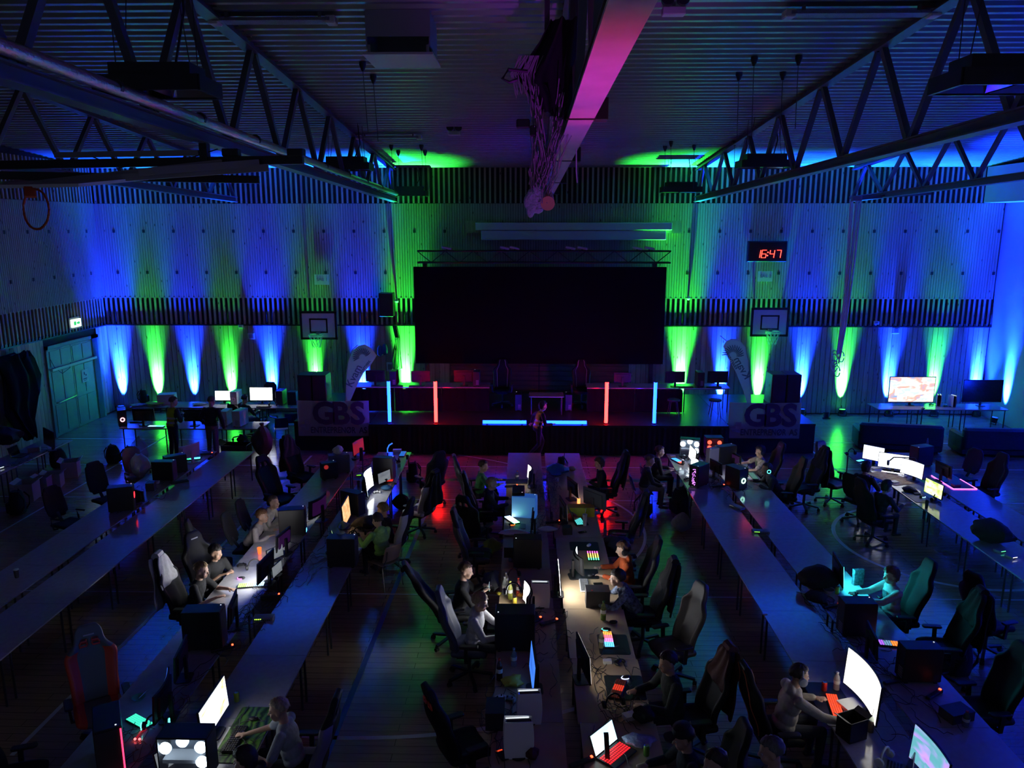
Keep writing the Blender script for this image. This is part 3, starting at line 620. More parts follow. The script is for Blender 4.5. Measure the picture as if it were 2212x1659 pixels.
# ---- gathered divider net and curtain hoisted under the middle truss
def net_bundle():
    NY = 9.5
    t = thing('divider_net', 'gathered dark divider net and curtain hoisted beside the middle beam', 'net', (ony(1185, 200, NY).x, NY, 0))
    o = t.location.copy(); rnd = random.Random(3)
    def sheet(name, left, right, m, dep, n=14, fold=.05, seed=0):
        rows = []
        for (lx, ly), (rx, ry) in zip(left, right):
            a, c = ony(lx, ly, NY)-o, ony(rx, ry, NY)-o; row = []
            for i in range(n+1):
                u = i/n; p = a.lerp(c, u); row.append(p+Vector((0, dep+fold*math.sin(u*13+seed)+fold*.6*math.sin(u*29+seed*2), 0)))
            rows.append(row)
        b = MB(); b.loft(rows, cap=False, closed=False); b.build(name, m, t, 'all')
    CL = mat('curtain_black', (.01, .01, .012), .8); PV = mat('curtain_vinyl', (.2, .24, .3), .2)
    sheet('curtain', [(1190, 40), (1165, 90), (1130, 140), (1115, 165), (1140, 200), (1160, 235)], [(1255, 40), (1252, 90), (1250, 150), (1248, 200), (1246, 240), (1225, 262)], CL, 0, fold=.09)
    sheet('curtain_fold', [(1140, 198), (1147, 225), (1160, 260), (1168, 300), (1172, 350), (1160, 400)], [(1160, 205), (1168, 235), (1172, 270), (1174, 310), (1178, 360), (1170, 405)], PV, .1, 6, .02, 1)
    sheet('curtain_fold', [(1188, 250), (1186, 290), (1182, 330), (1178, 370), (1165, 420)], [(1200, 240), (1196, 290), (1192, 330), (1196, 365), (1175, 425)], mat('vinyl_grey', (.6, .7, .72), .35), .12, 6, .02, 2)
    NETD = mat('net_dark', (.42, .38, .42), .8); b = MB()
    for k in range(70):
        x = rnd.choice([rnd.uniform(1150, 1172), rnd.uniform(1205, 1248)]); y = rnd.uniform(170, 240); pts = []
        e = (rnd.uniform(1145, 1190), rnd.uniform(395, 440))
        for j in range(8):
            u = j/7; px = x+(e[0]-x)*u**1.3+rnd.uniform(-5, 5); py = y+(e[1]-y)*u; pts.append(ony(px, py, NY)-o+Vector((0, rnd.uniform(-.1, .2), 0)))
        b.tube(pts, .006, 4)
    for k in range(26):
        x = rnd.uniform(1105, 1150); pts = [ony(x+20+rnd.uniform(-6, 6), 120, NY)-o, ony(x+rnd.uniform(-6, 6), 160, NY)-o, ony(x+8+rnd.uniform(-6, 6), 190+rnd.uniform(0, 35), NY)-o]; b.tube(pts, .005, 4)
    tag(b.build('netting', NETD, t), kind='stuff')
    b = MB()
    for k in range(16):
        c = ony(rnd.uniform(1140, 1172), rnd.uniform(410, 462), NY)-o; b.ell(c, (rnd.uniform(.04, .09), .06, rnd.uniform(.05, .12)), nu=8, nv=6)
    tag(b.build('tied_net_end', mat('net_teal', (.5, .65, .7), .8, bump=1, nscale=40), t, True), kind='stuff')
    c = ony(1183, 440, NY)-o; MB().cyl(c+Vector((0, -.06, 0)), c+Vector((0, .5, .1)), .085, n=18).build('roller_tube', [mat('roller_wood', (.75, .48, .2), .6)], t, True)
    c = ony(1130, 268, NY)-o; MB().rbox(c, (.16, .14, .1), .02).build('pulley', BLACK, t); MB().rbox(c+Vector((.12, 0, -.08)), (.08, .1, .12), .02).build('pulley_block', BLACK, t)
    b = MB(); b.tube([ony(1140, 155, NY)-o, ony(1098, 150, NY)-o, ony(1085, 170, NY)-o, ony(1100, 178, NY)-o, ony(1118, 172, NY)-o], .02, 6); b.build('loop', BLACK, t, True)
    for px in (1182, 1238, 1262): MB().bar(ony(px, 60, NY)-o+Vector((0, .1, 0)), Vector((ony(px, 60, NY).x-o.x, .1, ceil_z(NY)-.05)), .06, .06).build('hanger', STEEL, t)
    b = MB(); b.tube([ony(1245, 320, NY)-o, ony(1245, 370, NY)-o, ony(1247, 395, NY)-o], .008, 5); b.build('pull_cord', WHITE, t)
net_bundle()
# ---- hoisted climbing ropes at the right
t = thing('climbing_ropes', 'bundle of pale climbing ropes hoisted from the right hand truss', 'ropes', (ony(1845, 440, 23).x, 23, 0))
o = t.location.copy(); rnd = random.Random(5)
p0 = ony(1848, 438, 23)-o; p1 = ony(1812, 760, 23)-o; ROPE = mat('rope_pale', (.75, .78, .82), .8)
for k in range(5):
    f = (k-2)*.05; pts = [p0+Vector((f*1.4, rnd.uniform(-.05, .05), .1)), p0.lerp(p1, .4)+Vector((f+.05, rnd.uniform(-.05, .05), 0)), p0.lerp(p1, .8)+Vector((f*.7+.05, 0, 0)), p1+Vector((f*.5, 0, -.1+rnd.uniform(-.3, .1)))]
    MB().tube(pts, .028, 7).build('rope', ROPE, t, True)
for k in range(5):
    b = MB(); c = p1+Vector((rnd.uniform(-.15, .1), 0, rnd.uniform(-.6, .0)))
    b.tube([c+Vector((math.cos(a)*.09, math.sin(a)*.04, math.sin(a)*.16)) for a in np.linspace(0, 6, 14)], .018, 6); b.build('rope_loop', ROPE, t, True)
MB().rbox(p0+Vector((0, 0, .12)), (.3, .2, .16), .03).build('pulley', GREY, t)
MB().bar(ony(1848, 436, 23)-o+Vector((0, 0, .1)), ony(2010, 417, 23)-o, .1, .1).build('hoist_arm', mat('truss_grey', (.12, .13, .15)), t)
# ---- folded basketball frame at upper left
t = thing('folded_basketball_frame', 'folded up basketball frame with orange hoop under the ceiling at left', 'basketball hoop', ony(300, 360, 10.5))
o = t.location.copy(); AL = mat('frame_grey', (.3, .3, .3), .5)
B = lambda x, y, Y=10.5: ony(x, y, Y)-o
MB().bar(B(-60, 358), B(655, 345), .09, .11).build('carrier_beam', BLACK, t)
MB().bar(B(-40, 378, 10.2), B(560, 388, 10.8), .08, .1).build('carrier_beam', BLACK, t)
MB().bar(B(120, 335), B(430, 330), .07, .07).build('upper_arm', AL, t)
for a, c in (((60, 400), (480, 352)), ((150, 392), (580, 362)), ((300, 372), (560, 352))): MB().bar(B(*a, 10.0), B(*c, 10.4), .05, .09).build('folding_arm', AL, t)
b = MB(); q = [B(-60, 408, 9.4), B(170, 404, 9.3), B(330, 388, 10.6), B(60, 392, 10.8)]
b.add([v for v in q]+[v+Vector((0, 0, .04)) for v in q], [(0, 1, 2, 3), (7, 6, 5, 4), (0, 4, 5, 1), (1, 5, 6, 2), (2, 6, 7, 3), (3, 7, 4, 0)]); b.build('backboard', mat('board_white', (.55, .58, .6)), t)
c = B(78, 452, 9.3); rr = .235; ax = Matrix.Rotation(R(-24), 3, 'Z') @ Matrix.Rotation(R(86), 3, 'X')
MB().tube([c+ax @ Vector((math.cos(2*math.pi*k/24)*rr, math.sin(2*math.pi*k/24)*rr, 0)) for k in range(24)], .014, 7, closed=True).build('rim', ORANGE, t, True)
MB().bar(B(64, 405, 9.35), B(66, 425, 9.3), .12, .05).build('rim_bracket', ORANGE, t)
for px in (500, 640): MB().rbox(B(px, 330), (.22, .14, .1), .02).build('motor_box', BLACK, t)
MB().tube([B(190, 335), B(260, 362), B(400, 345), B(470, 322)], .008, 5).build('cable', BLACK, t)
MB().bx(-4.28-o.x-.05, -4.28-o.x+.05, -.06, .06, B(330, 352).z, 7.28-o.z).build('hanger', BLACK, t)
# ---- dark curtain hanging on the left wall
t = thing('wall_curtain', 'dark bundled curtain hanging on the left wall beside the door', 'curtain', (XL+.2, 20.35, 0))
rows = []
for z, w_ in ((2.75, .62), (2.62, .7), (2.2, .72), (1.7, .66), (1.35, .62), (1.0, .4), (.7, .3), (.5, .2)):
    rows.append([Vector((.14+.12*math.cos(a)*(1+.45*math.sin(9*a+z)), w_*math.sin(a)*(1+.16*math.sin(5*a+z*3))+.12*math.sin(z*4), z+.12*math.sin(6*a+z))) for a in np.linspace(0, 2*math.pi, 49)[:-1]])
b = MB(); b.loft(rows); b.build('cloth', mat('curtain_wall', (.006, .006, .007), .95, spec=.05), t, True)
b = MB(); b.cyl((.1, -.6, 2.8), (.1, .6, 2.8), .02, n=8); b.build('rail', STEEL, t)
# ================================================================== furniture and equipment builders
def dirz(deg): return R(deg-90)                     # local +Y turned to a compass direction (0 = +X, 90 = +Y)
TZ = .735
def T(px, py, z=TZ): return onz(px, py, z)
LAM = mat('table_laminate', (.44, .44, .47), .13, noise=.1, nscale=14, spec=1.0); EDGE = mat('table_edge', (.5, .36, .2), .5); LEGM = mat('leg_steel', (.06, .06, .065), .4, metal=.5)
BEECH = mat('beech_laminate', (.55, .4, .24), .38, noise=.12, nscale=5)
_tab = {}
def table(label, cx, cy, lx, ly, z=0, m=None, group=None, rz=0):
    key = (round(lx, 3), round(ly, 3), (m or LAM).name)
    if key not in _tab:
        top = MB().box((0, 0, .722), (lx, ly, .022)).box((0, 0, .711), (lx-.004, ly-.004, .006), 1).mesh('tabletop'); top.materials.append(m or LAM); top.materials.append(EDGE)
        leg = MB().cyl((0, 0, 0), (0, 0, .69), .016, n=8).mesh('leg', True); leg.materials.append(LEGM)
        fb = MB()
        for s in (-1, 1): fb.box((0, s*(ly/2-.08), .695), (lx-.1, .025, .03)); fb.box((s*(lx/2-.06), 0, .695), (.025, ly-.16, .03))
        fr = fb.mesh('frame'); fr.materials.append(LEGM); _tab[key] = (top, leg, fr)
    top, leg, fr = _tab[key]
    t = thing('folding_table', label, 'table', (cx, cy, z), rz, group)
    link('tabletop', top, t); link('frame', fr, t)
    for sx in (-1, 1):
        for sy in (-1, 1): link('leg', leg, t, (sx*(lx/2-.06), sy*(ly/2-.09), 0))
    return t
# ---- screens
def screen_mat(key, cols, es, scale=3.0):
    key = 'screen_'+key
    if key in MATS: return MATS[key]
    m = bpy.data.materials.new(key); m.use_nodes = True; nt = m.node_tree; b = nt.nodes['Principled BSDF']
    b.inputs['Base Color'].default_value = (.01, .01, .01, 1); b.inputs['Roughness'].default_value = .3
    tc = nt.nodes.new('ShaderNodeTexCoord'); mp = nt.nodes.new('ShaderNodeMapping'); mp.inputs['Scale'].default_value = (1, 1, 2.2)
    vo = nt.nodes.new('ShaderNodeTexVoronoi'); vo.inputs['Scale'].default_value = scale; vo.distance = 'CHEBYCHEV'
    nz = nt.nodes.new('ShaderNodeTexNoise'); nz.inputs['Scale'].default_value = scale*.8; nz.inputs['Detail'].default_value = 2
    nt.links.new(tc.outputs['Object'], mp.inputs[0]); nt.links.new(mp.outputs[0], vo.inputs[0]); nt.links.new(mp.outputs[0], nz.inputs[0])
    mx = nt.nodes.new('ShaderNodeMath'); mx.operation = 'MULTIPLY_ADD'; mx.inputs[1].default_value = .5
    nt.links.new(vo.outputs['Color'], mx.inputs[0]); nt.links.new(nz.outputs[0], mx.inputs[2])
    rp = nt.nodes.new('ShaderNodeValToRGB'); cr = rp.color_ramp; cr.interpolation = 'EASE'
    while len(cr.elements) < len(cols): cr.elements.new(.5)
    for i, c in enumerate(cols): cr.elements[i].position = .35+.6*i/max(len(cols)-1, 1); cr.elements[i].color = (*c, 1)
    nt.links.new(mx.outputs[0], rp.inputs[0]); nt.links.new(rp.outputs[0], b.inputs['Emission Color']); b.inputs['Emission Strength'].default_value = es
    MATS[key] = m; return m
W1 = (1, 1, 1)
SCR = {'page': lambda: screen_mat('page', [(.7, .76, .85), W1, (.85, .9, .95), W1], 1.9, 4), 'bright': lambda: screen_mat('bright', [(.9, .95, 1), W1], 20), 'white': lambda: screen_mat('white', [(.9, .95, 1), W1, (.8, .9, 1)], 4.5), 'warm': lambda: screen_mat('warm', [(.8, .66, .42), (1, .93, .8), W1], 1.8),
       'orange': lambda: screen_mat('orange', [(.55, .25, .08), (.8, .42, .16), (.9, .6, .3)], 1.1, 7), 'game': lambda: screen_mat('game', [(.25, .2, .6), W1, (.8, .9, 1), (1, .6, .1)], 1.7, 3),
       'green': lambda: screen_mat('green', [(.75, .95, .55), W1, (.9, 1, .95)], 2.6), 'yellow': lambda: screen_mat('yellow', [(.5, .55, .02), (.85, .9, .5), (.3, .5, .05)], 1.8, 5),
       'purple': lambda: screen_mat('purple', [(.3, .1, .6), (.5, .3, .9), (.1, .35, .4), (.5, .25, .9)], 1.3, 3), 'aqua': lambda: screen_mat('aqua', [(.35, .55, .9), (.5, .9, 1), W1], 2.2, 4),
       'cyan': lambda: screen_mat('cyan', [(.02, .75, 1), (.05, .85, 1)], 26), 'blue': lambda: screen_mat('blue', [(.02, .1, .5), (.05, .2, .8)], 1.2),
       'kart': lambda: screen_mat('kart', [W1, (.95, .95, .95), W1, (.55, .7, .95), (.9, .85, .8), (.75, .4, .3), (.2, .4, .75)], 1.3, 2.2), 'dim': lambda: screen_mat('dim', [(.3, .33, .4), (.5, .55, .6)], .35, 4),
       'violet': lambda: screen_mat('violet', [(.12, .02, .2), (.35, .03, .15), (.08, .03, .3)], .16, 6), 'redrefl': lambda: screen_mat('redrefl', [(.02, .02, .3), (.5, .02, .05), (.7, .03, .05)], .4, 2)}  # redrefl: a red reflection in a dark screen, painted as emission
def monitor(label, x, y, z, face, w_=.56, lit=None, curve=0, back=None, tilt=4, stand=.12, h_=None, painted_sheen=None, cat='monitor'):
    t = thing('monitor', label, cat, (x, y, z), dirz(face)+math.pi)          # local -Y is the viewing side
    h = h_ or w_*.58; zc = stand+h/2; bk = back or BLACK; n = 12 if curve else 1
    def pt(u, v, d):
        xx = (u-.5)*w_
        yy = -curve*(abs(u-.5)*2)**2*w_*.25
        p = Vector((xx, yy+d, (v-.5)*h)); p.rotate(Matrix.Rotation(R(-tilt), 3, 'X')); return p+Vector((0, 0, zc))
    def slab(b, d0, d1, u0, u1, v0, v1, m=0):
        rings = []
        for k in range(n+1):
            u = u0+(u1-u0)*k/n; rings.append([pt(u, v0, d0), pt(u, v1, d0), pt(u, v1, d1), pt(u, v0, d1)])
        b.loft(rings, m)
    b = MB(); slab(b, 0, .022, 0, 1, 0, 1); b.build('bezel', bk, t)
    b = MB(); slab(b, .022, .045, .12, .88, .15, .85); b.build('rear_cover', bk if not painted_sheen else glow('painted_sheen_'+painted_sheen, {'red': (1, .05, .05), 'violet': (.35, .05, .6)}[painted_sheen], .045), t)  # coloured light on the rear cover is painted as a faint emission
    b = MB(); slab(b, -.004, 0, .015, .985, .03, .975)
    b.build('screen', SCR[lit]() if lit else mat('screen_off', (.008, .008, .01), .2), t)
    b = MB(); b.bx(-.03, .03, .045, .08, .01, zc+.02); b.build('stand_neck', bk, t)
    b = MB(); b.rbox((0, .03, .007), (.24 if w_ > .4 else .15, .2, .014), .04); b.build('stand_foot', bk, t)
    return t
def pc(label, x, y, z, face, kind='plain', w_=.22, d_=.46, h_=.47, body=None, led=None):
    t = thing('desktop_computer', label, 'computer', (x, y, z), dirz(face)+math.pi)       # front panel on local -Y
    bd = body or BLACK
    glass = kind in ('white_fans', 'red_fans')
    if not glass: MB().rbox((0, 0, h_/2+.015), (w_, d_, h_-.02), .012).build('case', bd, t)
    else:
        b = MB(); b.bx(-w_/2, w_/2, -d_/2, d_/2, .02, .04); b.bx(-w_/2, w_/2, -d_/2, d_/2, h_-.02, h_); b.bx(w_/2-.01, w_/2, -d_/2, d_/2, .04, h_-.02); b.bx(-w_/2, w_/2, d_/2-.012, d_/2, .04, h_-.02); b.bx(-w_/2, w_/2, -d_/2, -d_/2+.012, .04, h_-.02); b.build('case', bd, t)
        MB().bx(-w_/2, -w_/2+.004, -d_/2+.012, d_/2-.012, .04, h_-.02).build('glass_side', mat('tinted_glass', (.8, .8, .85), .05, alpha=.12), t)
        MB().bx(w_/2-.03, w_/2-.012, -d_/2+.05, d_/2-.04, .08, h_-.05).build('circuit_board', mat('pcb', (.05, .06, .08), .5, noise=.6, nscale=30), t)
        MB().bx(-w_/2+.03, w_/2-.04, -d_/2+.1, d_/2-.03, h_*.38, h_*.46).build('graphics_card', GREY, t)
        col = {'white_fans': (.65, .85, 1), 'red_fans': (1, .06, .03)}[kind]; g = glow('fan_'+kind, col, 16 if kind == 'white_fans' else 4)
        for yy, zz in ((-d_/2+.07, h_*.75), (-d_/2+.07, h_*.42), (d_/2-.07, h_*.72), (0, h_-.06)) if kind == 'white_fans' else ((-d_/2+.09, h_*.72), (d_/2-.09, h_*.74), (d_/2-.09, h_*.45)):
            b = MB(); b.cyl((-w_/2+.02, yy, zz), (-w_/2+.045, yy, zz), .06 if kind == 'white_fans' else .05, n=16); b.build('fan', g, t)
    for sx in (-1, 1):
        for sy in (-1, 1): MB().bx(sx*(w_/2-.03)-.015, sx*(w_/2-.03)+.015, sy*(d_/2-.05)-.02, sy*(d_/2-.05)+.02, 0, .021).build('foot', BLACK, t)
    MB().bx(-w_/2+.01, w_/2-.01, -d_/2-.006, -d_/2, .03, h_-.02).build('front_panel', DARK if bd is BLACK else bd, t)
    if kind == 'plain': b = MB(); b.cyl((w_*.3, -d_/2+.04, h_+.005), (w_*.3, -d_/2+.04, h_+.009), .009, n=10); b.build('power_button', glow('pc_led', (.8, .85, 1), 1.0, False), t)
    b = MB()
    for k in range(5): b.bx(-w_/2+.03, w_/2-.09, d_/2, d_/2+.003, .06+k*.03, .075+k*.03)
    b.build('rear_slots', GREY, t)
    if led:
        k_, col, es = led
        if k_ == 'ring':
            b = MB(); b.tube([(math.cos(a)*.05, -d_/2-.01, h_*.45+math.sin(a)*.05) for a in np.linspace(0, 2*math.pi, 16)[:-1]], .012, 6, closed=True); b.build('light_ring', glow('led_ring_%g%g%g' % col, col, es), t)
        if k_ == 'fan': b = MB(); b.cyl((0, -d_/2-.012, h_*.6), (0, -d_/2-.007, h_*.6), .065, n=16); b.build('lit_fan', glow('led_fan_%g%g%g' % col, col, es), t)
        if k_ == 'dots':
            b = MB(); rn = random.Random(4)
            for q in range(46): b.box((rn.uniform(-.03, .05), -d_/2-.008, rn.uniform(.05, h_-.05)), (.012, .006, .012))
            tag(b.build('light_dots', glow('led_dots', col, es), t), kind='stuff')
        if k_ == 'strip': b = MB(); b.bx(w_/2-.02, w_/2-.004, -d_/2-.012, -d_/2-.006, .03, h_-.02); b.bx(-w_/2+.06, w_/2-.004, -d_/2-.012, -d_/2-.006, .03, .042); b.build('light_strip', glow('led_strip_%g%g%g' % col, col, es), t)
        if k_ == 'side':
            b = MB(); b.cyl((-w_/2-.002, d_/2-.09, h_*.8), (-w_/2-.008, d_/2-.09, h_*.8), .05, n=14); b.build('lit_fan', glow('led_side_%g%g%g' % col, col, es), t)
        if k_ == 'front': b = MB(); b.bx(-w_*.2, w_*.2, -d_/2-.01, -d_/2-.006, h_*.1, h_*.14); b.bx(-w_*.2, w_*.2, -d_/2-.01, -d_/2-.006, h_*.17, h_*.2); b.build('front_lights', glow('led_front_%g%g%g' % col, col, es), t)
    return t
def keyboard(label, x, y, z, face, keys=None, es=1.5, L=.44, body=None, W=.14):
    t = thing('keyboard', label, 'keyboard', (x, y, z), dirz(face)+math.pi)
    MB().rbox((0, 0, .012), (L, W, .02), .01).build('body', body or BLACK, t)
    groups = keys if isinstance(keys, list) else [keys]; ncol = int(L/.03); rows = 5
    per = [MB() for _ in groups]
    for i in range(ncol):
        for j in range(rows):
            g = min(int(i/ncol*len(groups)), len(groups)-1)
            per[g].box((-L/2+.02+i*(L-.04)/(ncol-1), -W/2+.02+j*(W-.04)/(rows-1), .026), (.021, .018, .008))
    for g, b in zip(groups, per): tag(b.build('keys', glow('key_%g_%g_%g_%g' % (*g, es), g, es) if g else DARK, t), kind='stuff')
    return t
def mouse(label, x, y, z, face, lit=None, es=2, body=None):
    t = thing('mouse', label, 'mouse', (x, y, z), dirz(face)+math.pi)
    MB().ell((0, 0, .014), (.034, .06, .024), nu=12, nv=8).build('shell', body or BLACK, t, True)
    MB().cyl((-.004, -.03, .034), (.004, -.03, .034), .009, n=8).build('wheel', GREY, t)
    if lit: b = MB(); b.tube([(math.cos(a)*.036, math.sin(a)*.06+.004, .012) for a in np.linspace(R(-20), R(200), 14)], .006, 5); b.build('light_ring', glow('mouse_%g%g%g' % lit, lit, es, False), t)
    return t
def deskmat(label, x, y, z, lx, ly, m, rz=0, name='desk_mat'):
    t = thing(name, label, name.replace('_', ' '), (x, y, z), rz); MB().rbox((0, 0, .003), (lx, ly, .006), .03).build('pad', m, t)
    MB().rbox((0, 0, .001), (lx+.008, ly+.008, .002), .03).build('stitched_edge', BLACK, t); return t
def headset(label, x, y, z, rz=0, m=None, ring=None, scale=1):
    t = thing('headset', label, 'headset', (x, y, z), rz); m = m or BLACK; t.scale = (scale,)*3
    MB().tube([(math.cos(a)*.09, 0, .09+math.sin(a)*.1) for a in np.linspace(0, math.pi, 13)], .012, 7).build('headband', m, t, True)
    for s in (-1, 1):
        MB().lathe([(.03, 0), (.045, .008), (.045, .035), (.03, .04)], (s*.09+s*.005, 0, .07), 14, M=Matrix.Rotation(R(90*s), 3, 'Y')).build('ear_cup', m, t, True)
        if ring: b = MB(); b.tube([(s*.142, math.cos(a)*.036, .07+math.sin(a)*.036) for a in np.linspace(0, 2*math.pi, 16)[:-1]], .006, 5, closed=True); b.build('light_ring', glow('hs_ring', ring, 3), t)
    return t
def bottle(label, x, y, z, col, h=.3, r=.038, cap=(.6, .05, .03), liquid=None, scale=1):
    t = thing('bottle', label, 'bottle', (x, y, z)); gl = mat('pet_%g%g%g' % col, col, .08, alpha=.55)
    MB().lathe([(.02, 0), (r, .012), (r, h*.28), (r*.93, h*.36), (r, h*.5), (r, h*.62), (r*.75, h*.76), (r*.36, h*.87), (r*.36, h*.92)], n=14).build('body', gl, t, True)
    MB().lathe([(r*.42, h*.92), (r*.42, h), (.002, h)], n=12).build('cap', mat('cap_%g%g%g' % cap, cap, .4), t)
    MB().lathe([(r+.001, h*.38), (r+.0015, h*.56)], n=14, cap=False).build('paper_label', mat('bottle_label', (.6, .6, .55), .6), t, True)
    if liquid: MB().lathe([(.018, .004), (r*.93, .014), (r*.93, h*.3), (.002, h*.3)], n=12).build('drink', mat('drink_%g%g%g' % liquid, liquid, .2), t, True)
    return t
def can(label, x, y, z, col, glowc=None):
    t = thing('drink_can' if not glowc else 'small_lamp', label, 'can' if not glowc else 'lamp', (x, y, z)); m = mat('can_%g%g%g' % col, col, .35, metal=.3) if not glowc else glow('can_glow%g' % glowc, col, glowc)
    MB().lathe([(.024, 0), (.032, .01), (.032, .105), (.026, .118)], n=16).build('body', m, t, True)
    MB().lathe([(.026, .118), (.027, .121), (.023, .119), (.002, .118)], n=16).build('lid', CHROME, t); return t
def cup(label, x, y, z, col, straw=False, h=.13, r=.04, lid=True):
    t = thing('cup', label, 'cup', (x, y, z)); MB().lathe([(r*.75, 0), (r, h), (r*.95, h), (r*.7, .006)], n=16).build('body', mat('cup_%g%g%g' % col, col, .4), t, True)
    if lid: MB().lathe([(r*1.04, h), (r*1.04, h+.012), (r*.5, h+.022), (.002, h+.022)], n=16).build('lid', mat('cup_lid', (.6, .7, .6), .4), t)
    if straw: MB().cyl((0, 0, h), (.02, .01, h+.12), .004, n=6).build('straw', WHITE, t)
    return t
def console(label, x, y, z, face, sc=1):
    t = thing('game_console', label, 'console', (x, y, z), dirz(face)+math.pi); t.scale = (sc,)*3
    for s in (-1, 1):
        rows = []
        for k in range(9):
            v = k/8; yy = .13+.012*math.sin(v*math.pi); rows.append([Vector((s*(.044+.016*math.sin(v*2.6)), -yy, v*.39)), Vector((s*(.05+.016*math.sin(v*2.6)), -yy, v*.39)), Vector((s*(.05+.01*math.sin(v*2.6)), yy, v*.385)), Vector((s*.044, yy, v*.385))])
        MB().loft(rows).build('side_panel', mat('console_white', (.85, .85, .85), .45), t, True)
    MB().rbox((0, 0, .19), (.082, .24, .36), .02).build('core', mat('gloss_black', (.01, .01, .012), .15), t)
    [MB().bx(s_*.036-.004, s_*.036+.004, -.12, .1, .371, .376).build('glow_line', glow('console_glow', (.8, .9, 1), 1.2, False), t) for s_ in (-1, 1)]
    MB().lathe([(.08, 0), (.08, .012)], n=20).build('stand', BLACK, t); return t
def controller(label, x, y, z, rz, m=None):
    t = thing('game_controller', label, 'controller', (x, y, z), rz); m = m or WHITE
    b = MB(); b.ell((0, 0, .025), (.07, .04, .02), nu=12, nv=6); b.build('body', m, t, True)
    for s in (-1, 1): MB().ell((s*.06, -.03, .022), (.022, .045, .02), nu=10, nv=6).build('grip', m, t, True); MB().cyl((s*.028, -.01, .04), (s*.028, -.01, .055), .009, n=10).build('thumbstick', BLACK, t)
    return t
def laptop(label, x, y, z, face, lit='aqua', keys=None, open_=105, w_=.36, body=None):
    t = thing('laptop', label, 'laptop', (x, y, z), dirz(face)+math.pi); bd = body or BLACK
    MB().rbox((0, 0, .01), (w_, .25, .018), .012).build('base', bd, t)
    b = MB()
    for i in range(13):
        for j in range(5): b.box((-w_/2+.03+i*(w_-.06)/12, -.07+j*.03+.03, .0205), (.02, .021, .004))
    tag(b.build('keys', glow('lapkey_%g%g%g' % keys, keys, 1.0) if keys else DARK, t), kind='stuff')
    M = Matrix.Rotation(R(open_-90), 3, 'X').inverted()
    c = Vector((0, .125, .015)); f = lambda x_, y_, z_: c+M @ Vector((x_, y_, z_))
    b = MB(); hh = .235; vs = [f(sx*w_/2, yy, zz) for sx in (-1, 1) for yy in (0, .01) for zz in (0, hh)]; b.add(vs, [(0, 1, 3, 2), (4, 6, 7, 5), (0, 4, 5, 1), (2, 3, 7, 6), (0, 2, 6, 4), (1, 5, 7, 3)]); b.build('lid', bd, t)
    b = MB(); b.add([f(-w_/2+.01, -.002, .015), f(w_/2-.01, -.002, .015), f(w_/2-.01, -.002, hh-.01), f(-w_/2+.01, -.002, hh-.01)], [(0, 1, 2, 3)]); b.build('screen', SCR[lit]() if lit else mat('screen_off', (.008, .008, .01), .2), t)
    return t
def netswitch(label, x, y, z, rz, L=.28, leds=(.25, 1, .05)):
    t = thing('network_switch', label, 'network switch', (x, y, z), rz); MB().rbox((0, 0, .022), (L, .14, .042), .006).build('case', GREY, t)
    b = MB()
    for k in range(8): b.bx(-L/2+.03+k*(L-.06)/8, -L/2+.03+k*(L-.06)/8+.018, -.072, -.069, .008, .022)
    tag(b.build('ports', BLACK, t), kind='stuff')
    b = MB()
    for k in range(4): b.bx(-L/2+.03+k*.025, -L/2+.042+k*.025, -.074, -.07, .028, .038)
    tag(b.build('status_lights', glow('switch_led_%g%g%g' % leds, leds, 3), t), kind='stuff'); return t
def powerstrip(label, x, y, z, rz, L=.3, red=True):
    t = thing('power_strip', label, 'power strip', (x, y, z), rz); MB().rbox((0, 0, .02), (L, .055, .038), .01).build('body', WHITE if not red else DARK, t)
    for k in range(3): MB().cyl((-L/2+.09+k*.07, 0, .039), (-L/2+.09+k*.07, 0, .042), .02, n=12).build('socket', BLACK, t)
    if red: MB().rbox((L/2-.03, 0, .045), (.022, .03, .014), .004).build('switch', glow('strip_red', (1, .06, .02), 6, False), t)
    return t
def blob(label, name, cat, x, y, z, d, m, seed=0, crump=.18, rz=0, parts=()):
    t = thing(name, label, cat, (x, y, z), rz); rn = random.Random(seed); b = MB(); rings = []; nu, nv = 16, 10
    ph = [rn.uniform(0, 6) for _ in range(6)]
    for i in range(nv+1):
        v = i/nv; rr = math.sin(min(max(v, .03), .97)*math.pi)**.55; ring = []
        for k in range(nu):
            a = 2*math.pi*k/nu; w_ = 1+crump*(math.sin(3*a+ph[0]+v*4)+.6*math.sin(7*a+ph[1]-v*6)+.4*math.sin(5*a+ph[2]+v*11)); ring.append(Vector((d[0]/2*rr*w_*math.cos(a), d[1]/2*rr*w_*math.sin(a), d[2]*v*(1+crump*.3*math.sin(2*a+ph[3])))))
        rings.append(ring)
    b.loft(rings); b.build('body', m, t, True)
    for p in parts: p(t)
    return t
def bag_knot(m, z): return lambda t: MB().lathe([(.01, z-.02), (.03, z+.01), (.07, z+.07), (.05, z+.1)], n=9).build('tied_top', m, t, True)
